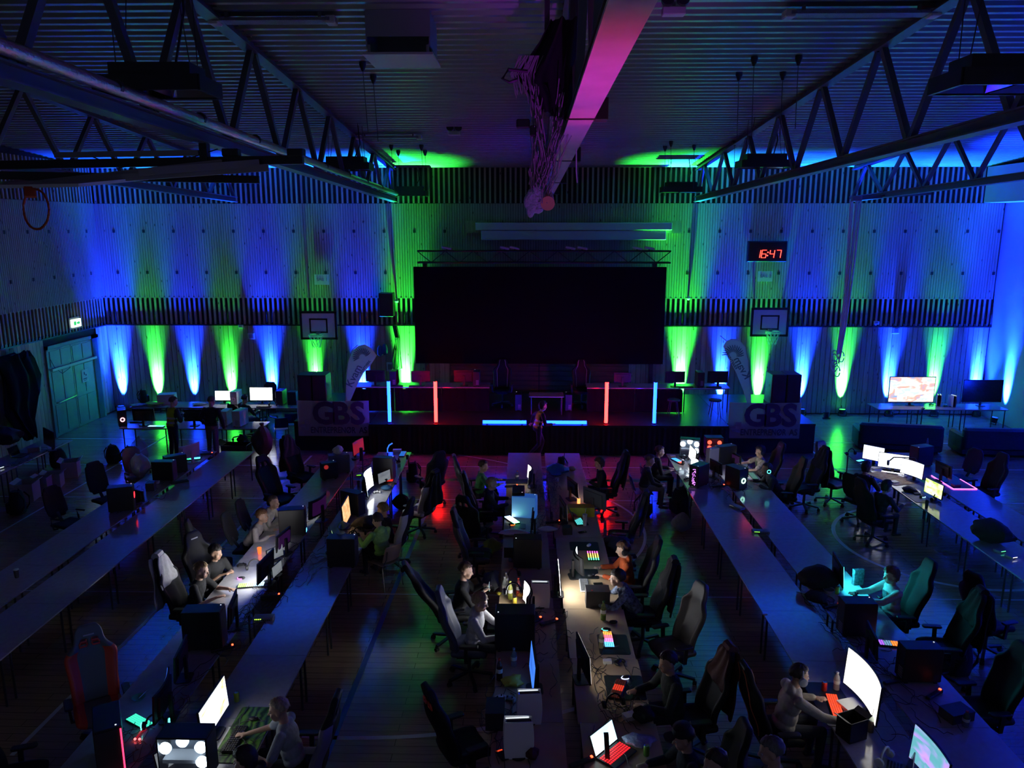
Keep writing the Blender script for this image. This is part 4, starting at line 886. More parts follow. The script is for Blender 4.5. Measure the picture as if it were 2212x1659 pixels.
def backpack(label, x, y, z, rz, m=None, s=1):
    t = thing('backpack', label, 'backpack', (x, y, z), rz); m = m or FABRIC; t.scale = (s,)*3
    rows = []
    for k in range(9):
        v = k/8; q = .17*(1-.25*v**3)*math.sin(min(.12+v*.88, .97)*math.pi)**.25; rows.append([Vector((q*math.copysign(abs(math.cos(a))**.6, math.cos(a)), .12*(1-.3*v)*math.copysign(abs(math.sin(a))**.6, math.sin(a)), .02+v*.42)) for a in np.linspace(0, 2*math.pi, 17)[:-1]])
    MB().loft(rows).build('main_bag', m, t, True); MB().rbox((0, -.12, .15), (.24, .07, .2), .03).build('front_pocket', m, t, True)
    for sx in (-1, 1): MB().tube([(sx*.08, .1, .4), (sx*.1, .17, .3), (sx*.1, .16, .15), (sx*.09, .1, .06)], .014, 6).build('strap', m, t, True)
    MB().tube([(-.04, .05, .43), (0, .05, .48), (.04, .05, .43)], .01, 6).build('handle', m, t, True); return t
def carton(label, x, y, z, d, rz=0, m=None, name='cardboard_box', openf=True):
    t = thing(name, label, {'snack_bag': 'bag', 'card': 'card', 'adapter': 'adapter', 'storage_crate': 'crate'}.get(name, 'box'), (x, y, z), rz); m = m or mat('carton', (.5, .45, .42), .8, noise=.1)
    b = MB(); w_, l_, h_ = d; th = .008
    b.bx(-w_/2, w_/2, -l_/2, l_/2, 0, th)
    for s in (-1, 1): b.bx(s*w_/2-th/2, s*w_/2+th/2, -l_/2, l_/2, 0, h_); b.bx(-w_/2, w_/2, s*l_/2-th/2, s*l_/2+th/2, 0, h_)
    b.build('body', m, t)
    if openf:
        for s in (-1, 1): MB().box((s*(w_/2+w_*.1), 0, h_+w_*.05), (w_*.3, l_, .006), M=Matrix.Rotation(R(-30*s), 3, 'Y')).build('flap', m, t)
    else: MB().bx(-w_/2-.004, w_/2+.004, -l_/2-.004, l_/2+.004, h_, h_+.012).build('lid', m, t)
    return t
def cables(label, spots, n, seed, z=TZ, spread=.35, m=None, r=.004, zr=.05):
    rn = random.Random(seed); b = MB()
    for k in range(n):
        cx, cy = rn.choice(spots)[:2]; a = rn.uniform(0, 6.28); pts = []; x, y = cx+rn.uniform(-spread, spread)*.5, cy+rn.uniform(-spread, spread)
        for j in range(9):
            a += rn.uniform(-.9, .9); x += math.cos(a)*.075; y += math.sin(a)*.1; x += (cx-x)*.12; pts.append((x, y, z+.006+rn.random()**3*zr))
        b.tube(pts, r, 5)
    return tag(b.build('cable_tangle', m or BLACK), label, 'cables', kind='stuff')
# ---- chairs
def grid_shell(f, nu, nv, skip, thick, name, mats, parent, mfun=lambda u, v: 0, sub=1, base=None):
    bm = bmesh.new(); vs = [[bm.verts.new(f(i/nu*2-1, j/nv)) for i in range(nu+1)] for j in range(nv+1)]
    for j in range(nv):
        for i in range(nu):
            u, v = (i+.5)/nu*2-1, (j+.5)/nv
            if skip(u, v): continue
            fc = bm.faces.new((vs[j][i], vs[j][i+1], vs[j+1][i+1], vs[j+1][i])); fc.material_index = mfun(u, v)
    me = bpy.data.meshes.new(name); bm.normal_update(); bm.to_mesh(me); bm.free()
    for q in mats: me.materials.append(q)
    mods = [('SOLIDIFY', dict(thickness=thick, offset=0))]+([('SUBSURF', dict(levels=sub, render_levels=sub))] if sub else [])
    m2 = baked(me, mods); m2.name = name; bpy.data.meshes.remove(me)
    m2.polygons.foreach_set('use_smooth', [True]*len(m2.polygons)); return link(name, m2, parent)
_cm = {}
def interp(tab, v):
    for (a, x), (c, y) in zip(tab, tab[1:]):
        if v <= c: return x+(y-x)*((v-a)/(c-a) if c > a else 0)
    return tab[-1][1]
def star_base(t, m=BLACK, r=.32):
    for k in range(5):
        a = R(72*k+18); d = Vector((math.cos(a), math.sin(a), 0))
        key = ('sb', k, m.name, r)
        if key not in _cm: me = MB().bar(d*.03+Vector((0, 0, .125)), d*r+Vector((0, 0, .085)), .045, .03).mesh('base_arm'); me.materials.append(m); _cm[key] = me
        o = link('base_arm', _cm[key], t)
        key = ('cs', m.name)
        if key not in _cm: me = MB().cyl((-.028, 0, .03), (.028, 0, .03), .03, n=12).box((0, 0, .06), (.02, .05, .03)).mesh('caster', True); me.materials.append(BLACK); _cm[key] = me
        link('caster', _cm[key], t, (d.x*r, d.y*r, 0), a)
    MB().cyl((0, 0, .1), (0, 0, .42), .028, n=10).build('gas_lift', DARK, t, True)
def gaming_chair(label, x, y, face, main=None, side=None, slots=True, recline=14, logo=None, tall=.86, piping=None, hood=None, seat_h=.48, trim=None):
    t = thing('gaming_chair', label, 'chair', (x, y, 0), dirz(face)); main = main or mat('pu_black', (.011, .011, .012), .6, spec=.25); side = side or main
    star_base(t)
    rc = math.tan(R(recline)); WT = [(0, .24), (.12, .25), (.3, .255), (.45, .27), (.58, .285), (.66, .275), (.72, .2), (.8, .165), (.9, .155), (.96, .13), (1, .09)]
    H = tall
    def f(u, v):
        w_ = interp(WT, v); bol = .085*max(abs(u)-.55, 0)/.45*(1 if v < .68 else max(0, 1-(v-.68)*8))
        return Vector((u*w_, -.22-v*H*rc+bol+.02*math.sin(v*9), seat_h+.04+v*H))
    sk = (lambda u, v: .14 < abs(u) < .62 and .735 < v < .80) if slots else (lambda u, v: False)
    grid_shell(f, 14, 22, sk, .075, 'backrest', [main, side], t, lambda u, v: 1 if (abs(u) > .6 and v < .7) else 0)
    def g(u, v): return Vector((u*(.25+.01*math.sin(v*3)), -.24+v*.5, seat_h+.05*max(abs(u)-.6, 0)/.4-.03*max(v-.8, 0)/.2+.0))
    grid_shell(g, 10, 8, lambda u, v: False, .095, 'seat', [main, side], t, lambda u, v: 1 if abs(u) > .65 else 0)
    MB().box((0, 0, .41), (.3, .32, .03)).build('seat_mechanism', BLACK, t)
    for s in (-1, 1):
        o = MB().bar((s*.29, -.02, .42), (s*.31, -.02, .66), .05, .03).build('arm_post', BLACK, t); MB().rbox((s*.31, .02, .675), (.09, .26, .03), .03).build('arm_pad', BLACK, o, True)
        MB().bar((s*.15, -.02, .41), (s*.3, -.02, .43), .04, .03).build('arm_bracket', BLACK, t)
    if slots and trim:
        for s in (-1, 1):
            pts = []
            for u, v in ((.18, .735), (.58, .735), (.6, .765), (.55, .80), (.2, .80), (.15, .765)): q = f(u*s, v)+Vector((0, .045, 0)); pts.append(q)
            MB().tube(pts, .011, 6, closed=True).build('slot_trim', trim, t, True); MB().tube([q-Vector((0, .09, 0)) for q in pts], .011, 6, closed=True).build('slot_trim', trim, t, True)
    if piping:
        for s in (-1, 1):
            MB().tube([f(s*.6, v)+Vector((0, .046, 0)) for v in np.linspace(.05, .97, 14)], .007, 5).build('piping', piping, t, True); MB().tube([f(s*.6, v)-Vector((0, .046, 0)) for v in np.linspace(.05, .97, 14)], .007, 5).build('piping', piping, t, True)
    if logo:
        for s in (1, -1):
            q = f(0, .88)+Vector((0, .042*s, 0)); MB().rbox(q, (.12, .006, .02), .003).build('badge', logo, t)
    if hood:   # garment hung over the back
        def hf(u, v): w_ = interp(WT, .5+.5*v)+.035; return Vector((u*w_, -.22-(.36+.64*v)*H*rc-.055-.02*math.sin(u*9+v*5), seat_h+.04+(.12+.9*v)*H*.98))
        grid_shell(hf, 14, 10, lambda u, v: False, .025, 'hung_garment', [hood], t)
        def hg(u, v): w_ = interp(WT, .55+.45*v)+.01; return Vector((u*w_, -.22-(.5+.5*v)*H*rc+.062+.012*math.sin(u*8+v*6), seat_h+.04+(.5+.52*v)*H))
        grid_shell(hg, 12, 8, lambda u, v: False, .02, 'garment_front', [hood], t)
        MB().tube([f(u, 1)+Vector((0, .0, .015)) for u in (-.9, -.4, 0, .4, .9)], .06, 8).build('garment_fold', hood, t, True)
    return t
def office_chair(label, x, y, face, m=None, mesh_back=False, tall=.58, head=False, arms=True, bw=.23):
    t = thing('office_chair', label, 'chair', (x, y, 0), dirz(face)); m = m or FABRIC; star_base(t)
    grid_shell(lambda u, v: Vector((u*.24, -.22+v*.46, .47+.015*abs(u)-.03*max(v-.8, 0)/.2)), 8, 8, lambda u, v: False, .07, 'seat', [m], t)
    grid_shell(lambda u, v: Vector((u*bw*(1-.25*abs(v-.4)), -.25-.16*v+.05*abs(u)**2-.03*math.sin(v*3), .58+v*tall)), 8, 10, lambda u, v: (abs(u) > .8 and (v > .92 or v < .08)), .04, 'backrest', [m], t)
    MB().bar((0, -.12, .43), (0, -.29, .7), .06, .02).build('back_bracket', BLACK, t); MB().box((0, 0, .42), (.22, .24, .03)).build('seat_mechanism', BLACK, t)
    if head: MB().rbox((0, -.44, .58+tall+.08), (.28, .06, .16), .04).build('headrest', m, t, True)
    if arms:
        for s in (-1, 1): MB().tube([(s*.2, -.05, .43), (s*.28, -.05, .44), (s*.29, -.08, .55), (s*.28, -.1, .66), (s*.28, .12, .67)], .018, 7).build('armrest', BLACK, t, True)
    return t
def shell_chair(label, x, y, face, m, leg=None, z=0):
    t = thing('stacking_chair', label, 'chair', (x, y, z), dirz(face)); leg = leg or CHROME
    grid_shell(lambda u, v: Vector((u*.21, -.2+v*.42, .45+.02*abs(u)**2-.02*v)), 8, 6, lambda u, v: False, .015, 'seat', [m], t)
    grid_shell(lambda u, v: Vector((u*.2*(1-.1*v), -.22-.1*v+.04*abs(u)**2, .52+v*.32)), 8, 6, lambda u, v: False, .015, 'backrest', [m], t)
    for s in (-1, 1):
        MB().tube([(s*.2, .2, 0), (s*.18, .17, .42)], .011, 6).build('leg', leg, t, True); MB().tube([(s*.21, -.24, 0), (s*.18, -.18, .43), (s*.17, -.27, .6), (s*.16, -.29, .75)], .011, 6).build('leg', leg, t, True)
    return t
# ---- soft furniture
def sofa(label, x, y, L, rz):
    t = thing('sofa', label, 'sofa', (x, y, 0), rz); m = mat('sofa_dark', (.02, .022, .026), .7, noise=.3, nscale=20)
    MB().rbox((0, 0, .22), (L, .85, .34), .06).build('base', m, t, True); MB().rbox((0, -.36, .5), (L-.02, .24, .62), .1).build('backrest', m, t, True)
    for s in (-1, 1): MB().rbox((s*(L/2-.1), 0, .38), (.22, .88, .46), .09).build('armrest', m, t, True)
    for k in (-1, 1): MB().rbox((k*(L/4-.06), .08, .45), (L/2-.16, .6, .16), .06).build('seat_cushion', m, t, True)
    for sx in (-1, 1):
        for sy in (-1, 1): MB().cyl((sx*(L/2-.12), sy*.34, 0), (sx*(L/2-.12), sy*.34, .06), .03, n=10).build('foot', BLACK, t)
    return t
# ================================================================== people
SKIN = mat('skin', (.55, .34, .25), .55, noise=.08, nscale=12); SKIN2 = mat('skin_tan', (.42, .25, .17), .55); LIP = mat('lips', (.42, .17, .15), .5)
def hairm(c): return mat('hair_%g%g%g' % c, c, .6, noise=.45, nscale=60, stretch=(1, 1, .15))
def cloth(key, c, n=.15): return mat('cloth_'+key, c, .85, noise=n, nscale=26, bump=.25)
def person(label, x, y, face, k=.86, shirt=None, pants=None, shoes=None, hair=(.12, .07, .04), style='short', skin=None, sleeve='long', lean=8, head_yaw=0, head_pitch=10, hands=None, stand=False, legs=None, hood=False,
           seat=.5, vox=.013, z0=0, vest=None, cap=None, phones=None, print_=None, hold=None, twist=0):
    t = thing('person', label, 'person', (x, y, z0), dirz(face)); skin = skin or SKIN
    shirt = shirt or cloth('dark', (.02, .02, .025)); pants = pants or cloth('jeans_dark', (.025, .03, .045)); shoes = shoes or cloth('shoe', (.05, .05, .05))
    P = []                                    # (p0, p1, r0, r1, tag) round cones;  (c, radii, M, tag) ellipsoids
    def cone(a, c, r0, r1, tg): P.append(('c', Vector(a), Vector(c), r0, r1, tg))
    def ell(c, r, tg, M=None): P.append(('e', Vector(c), Vector(r), M or Matrix.Identity(3), tg))
    if stand: pz = .94*k
    else: pz = seat+.075*k
    pel = Vector((0, 0, pz)); LA = R(lean); d = Vector((0, math.sin(LA), math.cos(LA)))
    TW = Matrix.Rotation(R(twist), 3, 'Z')
    belly = pel+d*.16*k; chest = pel+d*.33*k; nb = pel+d*.50*k; Rt = Matrix.Rotation(-LA, 3, 'X')
    ell(pel+Vector((0, -.01, .0)), (.155*k, .115*k, .11*k), 'p', Rt); ell(belly, (.165*k, .128*k, .15*k), 's', Rt); ell(chest, (.185*k, .125*k, .175*k), 's', TW @ Rt); ell(pel+d*.44*k, (.175*k, .095*k, .075*k), 's', TW @ Rt)
    ell(pel+d*.05*k, (.178*k, .138*k, .08*k), 's', Rt)
    # head
    hs = (.79+.27*k); hp = LA*.6+R(head_pitch)*.5; hd = Vector((0, math.sin(hp), math.cos(hp))); hc = nb+hd*(.045*k+.112*hs)+Vector((0, .014, 0))
    HM = Matrix.Rotation(R(head_yaw), 3, 'Z') @ Matrix.Rotation(-R(head_pitch), 3, 'X'); H = lambda a, b_, c: hc+HM @ (Vector((a, b_, c))*hs)
    cone(nb-d*.03*k, hc+HM @ Vector((0, -.025, -.06))*hs, .056*k, .05*k, 'k')
    ell(H(0, -.012, .03), (.077*hs, .096*hs, .092*hs), 'k', HM); ell(H(0, .022, -.03), (.063*hs, .072*hs, .085*hs), 'k', HM); ell(H(0, .038, -.083), (.045*hs, .05*hs, .036*hs), 'k', HM)
    cone(H(0, .088, .005), H(0, .108, -.028), .008*hs, .014*hs, 'k'); ell(H(0, .08, .022), (.05*hs, .014*hs, .009*hs), 'k', HM); ell(H(0, .084, -.066), (.024*hs, .01*hs, .009*hs), 'l', HM)
    for s in (-1, 1): ell(H(s*.078, -.005, -.012), (.011*hs, .022*hs, .032*hs), 'k', HM); ell(H(s*.038, .06, -.035), (.028*hs, .03*hs, .03*hs), 'k', HM)
    if hood: ell(nb+Vector((0, -.06*k, .0)), (.115*k, .06*k, .07*k), 's'); ell(nb+Vector((0, .01, -.01*k)), (.095*k, .08*k, .04*k), 's', Rt)
    # legs
    for i, s in enumerate((-1, 1)):
        hip = pel+Vector((s*.09*k, .02*k, -.01))
        if legs: kn, an = [Vector(q)*k for q in legs[i]]
        elif stand: kn = Vector((s*.1*k, .02*k, .5*k)); an = Vector((s*.11*k, -.02*k, .08*k))
        else: kn = Vector((s*.12*k, .42*k, pz-.01)); an = Vector((s*.12*k, .40*k, max(.07, pz-.45*k)))
        cone(hip, kn, .088*k, .062*k, 'p'); cone(kn, an, .06*k, .045*k, 'p'); cone(an+Vector((0, -.03*k, -.02)), an+Vector((s*.02*k, .15*k, -.035*k)), .038*k, .032*k, 'o')
    # arms and hands
    hands = hands or ((.17, .42, TZ+.05), (-.17, .42, TZ+.05))
    joints = []
    for i, s in enumerate((1, -1)):
        sh = pel+d*.435*k+TW @ Vector((s*.19*k, 0, 0)); tg = Vector(hands[i]); u, f = .29*k, .27*k
        v = tg-sh; L = v.length; wr = sh+v*min(1, (u+f)*.985/L) if L > (u+f)*.985 else tg
        v = wr-sh; L = max(v.length, .05); a = math.acos(max(-1, min(1, (u*u+L*L-f*f)/(2*u*L)))); hint = Vector((s*.6, -.35, -.8)); hint = (hint-v.normalized()*hint.dot(v.normalized())).normalized()
        el = sh+v.normalized()*u*math.cos(a)+hint*u*math.sin(a)
        ss = 's'; cone(sh, el, .066*k, .054*k, 's') if sleeve == 'long' else cone(sh, sh.lerp(el, .75), .066*k, .062*k, 's')
        if sleeve == 'long': cone(el, el.lerp(wr, .93), .054*k, .042*k, 's'); cone(el, wr, .036*k, .026*k, 'k')
        else: cone(sh.lerp(el, .55), el, .042*k, .038*k, 'k'); cone(el, wr, .038*k, .026*k, 'k')
        fd = (wr-el).normalized(); fd = (fd+Vector((0, 0, -fd.z*.75))).normalized(); up = Vector((0, 0, 1)); sd = fd.cross(up).normalized(); up = sd.cross(fd)
        HQ = Matrix((sd, fd, up)).transposed(); q = k**.5*.95; hand = lambda a_, b_, c_: wr+HQ @ (Vector((a_, b_, c_))*q)
        ell(hand(0, .048, 0), (.04*q, .05*q, .017*q), 'k', HQ)
        for n_, (xx, ln) in enumerate(((-.032, .034), (-.011, .04), (.011, .037), (.031, .028))):
            b0 = hand(xx, .085, .004); b1 = hand(xx*1.25, .085+ln, .004); b2 = hand(xx*1.25, .085+ln*1.75, -.018); cone(b0, b1, .0095*q, .009*q, 'k'); cone(b1, b2, .009*q, .0075*q, 'k')
        m_ = -s; cone(hand(m_*.03, .03, -.002), hand(m_*.06, .065, -.008), .013*q, .0105*q, 'k'); cone(hand(m_*.06, .065, -.008), hand(m_*.058, .092, -.014), .0105*q, .009*q, 'k')
        joints.append((sh, el, wr))
    b = MB()
    for p in P:
        if p[0] == 'c':
            _, a, c, r0, r1, tg = p; lo = r0 < .02; b.ell(a, r0, nu=8 if lo else 12, nv=6 if lo else 8); b.ell(c, r1, nu=8 if lo else 12, nv=6 if lo else 8)
            if (c-a).length > 1e-4: b.cyl(a, c, r0, r1, 8 if lo else 12)
        else: _, c, r, M, tg = p; b.ell(c, r, nu=16, nv=12, M=M)
    me = b.mesh('body')
    m2 = baked(me, [('REMESH', dict(mode='VOXEL', voxel_size=vox)), ('SMOOTH', dict(factor=.5, iterations=5 if vox < .011 else 3))]); m2.name = 'body'; bpy.data.meshes.remove(me); o = link('body', m2, t)
    nf = len(m2.polygons); cen = np.empty(nf*3); m2.polygons.foreach_get('center', cen); cen = cen.reshape(-1, 3); best = np.full(nf, 9e9); idx = np.zeros(nf, int)
    tags = {'k': 0, 's': 1, 'p': 2, 'o': 3, 'l': 4}
    for p in P:
        if p[0] == 'c':
            a = np.array(p[1]); c = np.array(p[2]); v = c-a; L2 = max(v @ v, 1e-9); tt = np.clip((cen-a) @ v/L2, 0, 1); dist = np.linalg.norm(cen-a-tt[:, None]*v, axis=1)-(p[3]+(p[4]-p[3])*tt); tg = p[5]
        else:
            M = np.array(p[3]); q = (cen-np.array(p[1])) @ M; r = np.array(p[2]); dist = (np.linalg.norm(q/r, axis=1)-1)*r.min(); tg = p[4]
        w_ = dist < best; best[w_] = dist[w_]; idx[w_] = tags[tg]
    if vest is not None:
        zz = cen[:, 2]; vz = (idx == 1) & (zz > pz-.02) & (np.abs(cen[:, 0]) < .15*k); idx[vz] = 5
        band = vz & ((np.abs(zz-(pz+.12*k)) < .025) | (np.abs(zz-(pz+.24*k)) < .025)); idx[band] = 6
    m2.materials.clear()
    for q in (skin, shirt, pants, shoes, LIP)+((vest, mat('reflective', (.6, .6, .6), .3)) if vest is not None else ()): m2.materials.append(q)
    m2.polygons.foreach_set('material_index', idx.astype(np.int32)); m2.polygons.foreach_set('use_smooth', [True]*nf)
    m2.update()
    # eyes
    for s in (-1, 1):
        b = MB(); b.ell(H(s*.03, .0755, .001), (.0105*hs,)*3, 0, 8, 6); b.ell(H(s*.03, .0805, .0), (.0066*hs,)*3, 1, 8, 6)
        b.build('eye', [mat('eye_white', (.45, .44, .42), .4), mat('iris', (.04, .03, .03), .3)], t, True)
    # hair
    hm = hairm(hair); rn = random.Random(int(abs(x*131+y*71)*10)); ph = [rn.uniform(0, 6) for _ in range(5)]
    lim = {'short': (.42, -.05, -.45), 'buzz': (.45, .05, -.35), 'bangs': (.22, -.25, -.6), 'long': (.35, -.75, -.95), 'mid': (.3, -.4, -.8)}[style]
    gr = {'short': 1.0, 'buzz': .97, 'bangs': 1.04, 'long': 1.06, 'mid': 1.06}[style]; rings = []; nu, nv = 36, 26
    for i in range(nv+1):
        phi = math.pi*i/nv; ring = []
        for j in range(nu):
            a = 2*math.pi*j/nu; dx, dy, dz = math.sin(phi)*math.cos(a), math.sin(phi)*math.sin(a), math.cos(phi)
            lz = lim[0] if dy > .45 else (lim[1] if dy > -.1 else lim[2])
            if -.1 < dy <= .45: lz = lim[1]+(lim[0]-lim[1])*max(0, (dy-.1)/.35)
            tuft = 1+.05*math.sin(9*a+ph[0])*math.sin(5*phi+ph[1])+.03*math.sin(17*a+ph[2]+6*phi)
            e = min(max((dz-lz+.05*math.sin(13*a+ph[3]))/.12, 0), 1); rr = (.72+(1.12*gr*tuft-.72)*e)
            low = 1+(.75*max(0, -dz) if style in ('long', 'mid') and e > 0 else 0)
            ring.append(hc+HM @ (Vector((.077*dx*rr, .099*dy*rr-.013, .096*dz*rr*low+.03))*hs))
        rings.append(ring)
    MB().loft(rings).build('hair', hm, t, 'all')
    if cap is not None:
        b = MB(); b.lathe([(.098*hs, 0), (.1*hs, .03*hs), (.085*hs, .075*hs), (.04*hs, .1*hs), (.004, .104*hs)], H(0, -.012, .055), 18, M=HM); b.build('cap_crown', cap, t, True)
        MB().rbox(H(0, .125, .055), (.13*hs, .11*hs, .01), .04, M=HM).build('cap_peak', cap, t, True)
    if print_ is not None:
        b = MB(); c = chest+Rt @ Vector((0, .122*k, .02)); b.rbox(c, (.12*k, .004, .13*k), .01, M=Rt); b.build('shirt_print', print_, t)
    if phones is not None:   # headphones worn: a thing of its own that sits on the head
        m, ring = phones; hh = headset('%s headphones worn by the %s' % (('white' if m is WHITE else 'black') + (' ring lit' if ring else ''), label.split(' ', 1)[1] if False else ' '.join(label.split()[:6])), 0, 0, 0, 0, m, ring, 1.02*hs)
        MM = t.matrix_basis if False else (Matrix.Translation((x, y, z0)) @ Matrix.Rotation(dirz(face), 4, 'Z'))
        hh.matrix_basis = MM @ Matrix.Translation(hc+HM @ Vector((0, -.01, -.085*hs))) @ HM.to_4x4() @ Matrix.Scale(1.03*hs, 4)
    return t
# ================================================================== tables
TL = 1.316
def row(x0, x1, n, words, drift=0, y0=18.25, m=None, start=0):
    for k in range(start, n):
        yc = y0-TL*(k+.5); table('%s table from the stage in the %s' % (ORD[k], words), (x0+x1)/2+drift*(y0-yc), yc, x1-x0, TL-.006, m=m, group='tables in rows')
row(-8.52, -7.72, 7, 'outer line of the empty double row at left')
row(-7.58, -6.78, 8, 'inner line of the empty double row at left')
row(-12.7, -11.9, 4, 'dark single line along the left wall', y0=19.2)
row(-4.8, -4.0, 9, 'left line of the busy row left of centre')
row(-3.68, -2.86, 9, 'right line of the busy row left of centre')
row(-.46, .34, 9, 'left line of the centre row', .008, m=BEECH)
row(.43, 1.28, 9, 'right line of the centre row', .016, m=BEECH)
row(3.42, 4.2, 9, 'left line of the row right of centre', m=None)
row(4.36, 5.18, 7, 'right line of the row right of centre')
row(7.85, 8.65, 6, 'left line of the far right row', y0=18.45)
row(8.8, 9.6, 6, 'right line of the far right row', y0=18.45)
for k in range(3): table('%s table from the left in the front line of crew tables' % ORD[k], -11.3+TL*(k+.5), 20.8, TL-.006, .8, group='crew tables')
for k in range(4): table('%s table from the left in the rear line of crew tables' % ORD[k], -12.3+TL*(k+.5), 23.3, TL-.006, .8, group='crew tables')
for k in range(3): table('%s table from the left under the two televisions' % ORD[k], 10.75+TL*(k+.5), 23.5, TL-.006, .8, group='television tables')
# stage tables with black cloth fronts
CLK = mat('black_tablecloth', (.006, .006, .007), .9, spec=.1)
for k, (x0, n) in enumerate(((-5.3, 3), (1.75, 3))):
    for j in range(n):
        w = ('left', 'right')[k]; cx = x0+1.4*(j+.5); table('%s table from the left on the %s half of the stage' % (ORD[j], w), cx, 22.4, 1.39, .7, SZ, group='stage tables')
        if not (k == 1 and j == 2):
            t = thing('tablecloth', 'black cloth hung on the front of the %s table of the %s stage half' % (ORD[j], w), 'cloth', (cx, 22.03, SZ))
            b = MB(); b.loft([[Vector((-.69+1.38*i/30, -.01*math.sin(i*1.3)-.012, z)) for i in range(31)] for z in (.02, .69)], cap=False, closed=False); b.build('drape', CLK, t, 'all'); MB().bx(-.69, .69, -.01, .01, .69, .709).build('hem', CLK, t)
# ================================================================== helpers to place things by where they show
def S(px, py, z=1.04): p = onz(px, py, z); return p.x, p.y, TZ        # from a screen's middle
def Cc(px, py, z=.97): p = onz(px, py, z); return p.x, p.y, TZ        # from a computer case's middle
def Tt(px, py): p = onz(px, py, TZ); return p.x, p.y, TZ              # from a spot on a table top
def Fl(px, py, z=0): p = onz(px, py, z); return p.x, p.y              # from a point at a known height
def seat(px, py, face, zh=1.2, off=.13): p = onz(px, py, zh); return p.x-math.cos(R(face))*off, p.y-math.sin(R(face))*off
PUB = mat('pu_black', (.011, .011, .012), .6, spec=.25); GARM = cloth('garment_black', (.012, .012, .013)); PIPE = mat('piping_white', (.55, .55, .55), .5)
REDP = mat('red_pu', (.9, .1, .05), .5); WPU = mat('pu_white', (.55, .55, .55), .45)
def crew(px, py, Y): return ony(px, py, Y).x, Y, TZ
# ================================================================== crew tables at back left
VEST = cloth('vest_yellow', (.55, .62, .03), .1)
x, y = Fl(378, 993); person('bearded person standing in a yellow vest at the crew tables', x, y, 60, 1.0, cloth('grey_sweat', (.06, .06, .07)), cloth('navy', (.02, .025, .05)), stand=True, vest=VEST, hands=((.18, .22, 1.25), (-.02, .26, 1.1)), head_yaw=-20, head_pitch=12)
x, y = Fl(462, 995); person('person in a black jacket and grey trousers seen from behind', x, y, 80, 1.02, cloth('black_jacket', (.015, .015, .017)), cloth('grey_trouser', (.16, .16, .17)), stand=True, hands=((.3, .12, .9), (-.25, .2, .95)), hair=(.08, .05, .03))
monitor('dark monitor on the front crew table beside the pink lit computer', *crew(312, 911, 20.75), 90, .62)
monitor('dark monitor on the front crew table between the two standing people', *crew(422, 914, 20.75), 90, .6)
pc('computer with a pink glowing fan on the front crew table', *crew(265, 914, 20.72), 300, led=('ring', (1, .35, .45), 6))
pc('slim white computer case in the middle of the front crew table', *crew(489, 912, 20.85), 90, body=WHITE, h_=.42)
pc('large white computer case near the right end of the front crew table', *crew(520, 913, 20.75), 80, body=WHITE, w_=.24, h_=.46)
keyboard('keyboard glowing teal in front of a dark crew monitor', *crew(338, 924, 20.55), 90, [(.1, 1, .7), (.3, .6, 1)], 2.0)
keyboard('dark keyboard on the front crew table left end', *crew(300, 925, 21.05), 90)
keyboard('dark keyboard on the front crew table right part', *crew(455, 926, 21.0), 90)
monitor('bright white crew monitor behind the person in the black jacket', *crew(483, 866, 23.4), 270, .52, 'white')
monitor('bright white crew monitor beside the seated helper', *crew(565, 864, 23.4), 270, .72, 'white')
pc('white round grilled computer between the two bright crew monitors', *crew(511, 870, 23.45), 270, body=WHITE, h_=.42, led=('ring', (.2, .1, .25), .3))
pc('black computer at the right end of the rear crew table', *crew(608, 868, 23.4), 270, h_=.46)
keyboard('dark keyboard under the bright crew monitor at right', *crew(570, 882, 23.02), 270)
headset('small black headset on the rear crew table', *crew(590, 884, 23.05))
x, y = seat(532, 862, 40); person('helper seated between the crew tables before the bright monitors', x, y, 60, .95, cloth('crew_grey', (.05, .055, .06)), cloth('jeans', (.06, .1, .2)), hair=(.06, .04, .03), head_yaw=15)
office_chair('black office chair under the seated crew helper', x, y-.03, 60, arms=False)
office_chair('black high back office chair behind the rear crew table', -8.45, 24.25, 270, tall=.62)
carton('black crate on the rear crew table end by the wall', *crew(634, 872, 23.45), (.26, .3, .4), 0, DARK, 'storage_crate', False)
backpack('black backpack lying on the left of the rear crew table', *crew(312, 878, 23.5), 40, s=.95)
carton('flat white box lit green on the rear crew table', *crew(362, 872, 23.45), (.5, .36, .3), .2, mat('white_card', (.6, .6, .6), .7), 'white_box', False)
for k, (px, py, rz, lab) in enumerate(((300, 882, .3, 'folded white sheet on the far left rear crew table'), (335, 875, -.2, 'folded white sheet beside the green lit box'), (430, 874, .1, 'flat papers on the rear crew table behind the vest'))):
    blob(lab, 'folded_sheet', 'sheet', *crew(px, py, (23.12, 23.08, 23.3)[k]), (.45, .34, .06), cloth('sheet_white', (.5, .55, .58)), k, .07, rz)
blob('bright yellow safety vest lying on the rear crew table', 'safety_vest', 'vest', *crew(335, 885, 23.1)[:2], TZ+.05, (.62, .34, .06), VEST, 5, .12, -.2)
shell_chair('blue plastic chair at the right end of the crew tables', *Fl(608, 922, .5), 110, mat('blue_plastic', (.02, .07, .3), .4))
shell_chair('blue plastic chair half hidden by the left banner', *Fl(632, 912, .5), 100, mat('blue_plastic', (.02, .07, .3)))
backpack('black bag on the floor under the left crew table leg', *Fl(246, 1000), 0, 20, s=1.1); backpack('black bag on the floor beside the first crew bag', *Fl(283, 1003), 0, -30, s=1.1)
blob('clear plastic sack hanging beside the crew table', 'plastic_sack', 'bag', *Fl(305, 1000), 0, (.4, .4, .7), mat('plastic_clear', (.3, .36, .42), .25, alpha=.5), 3, .2)
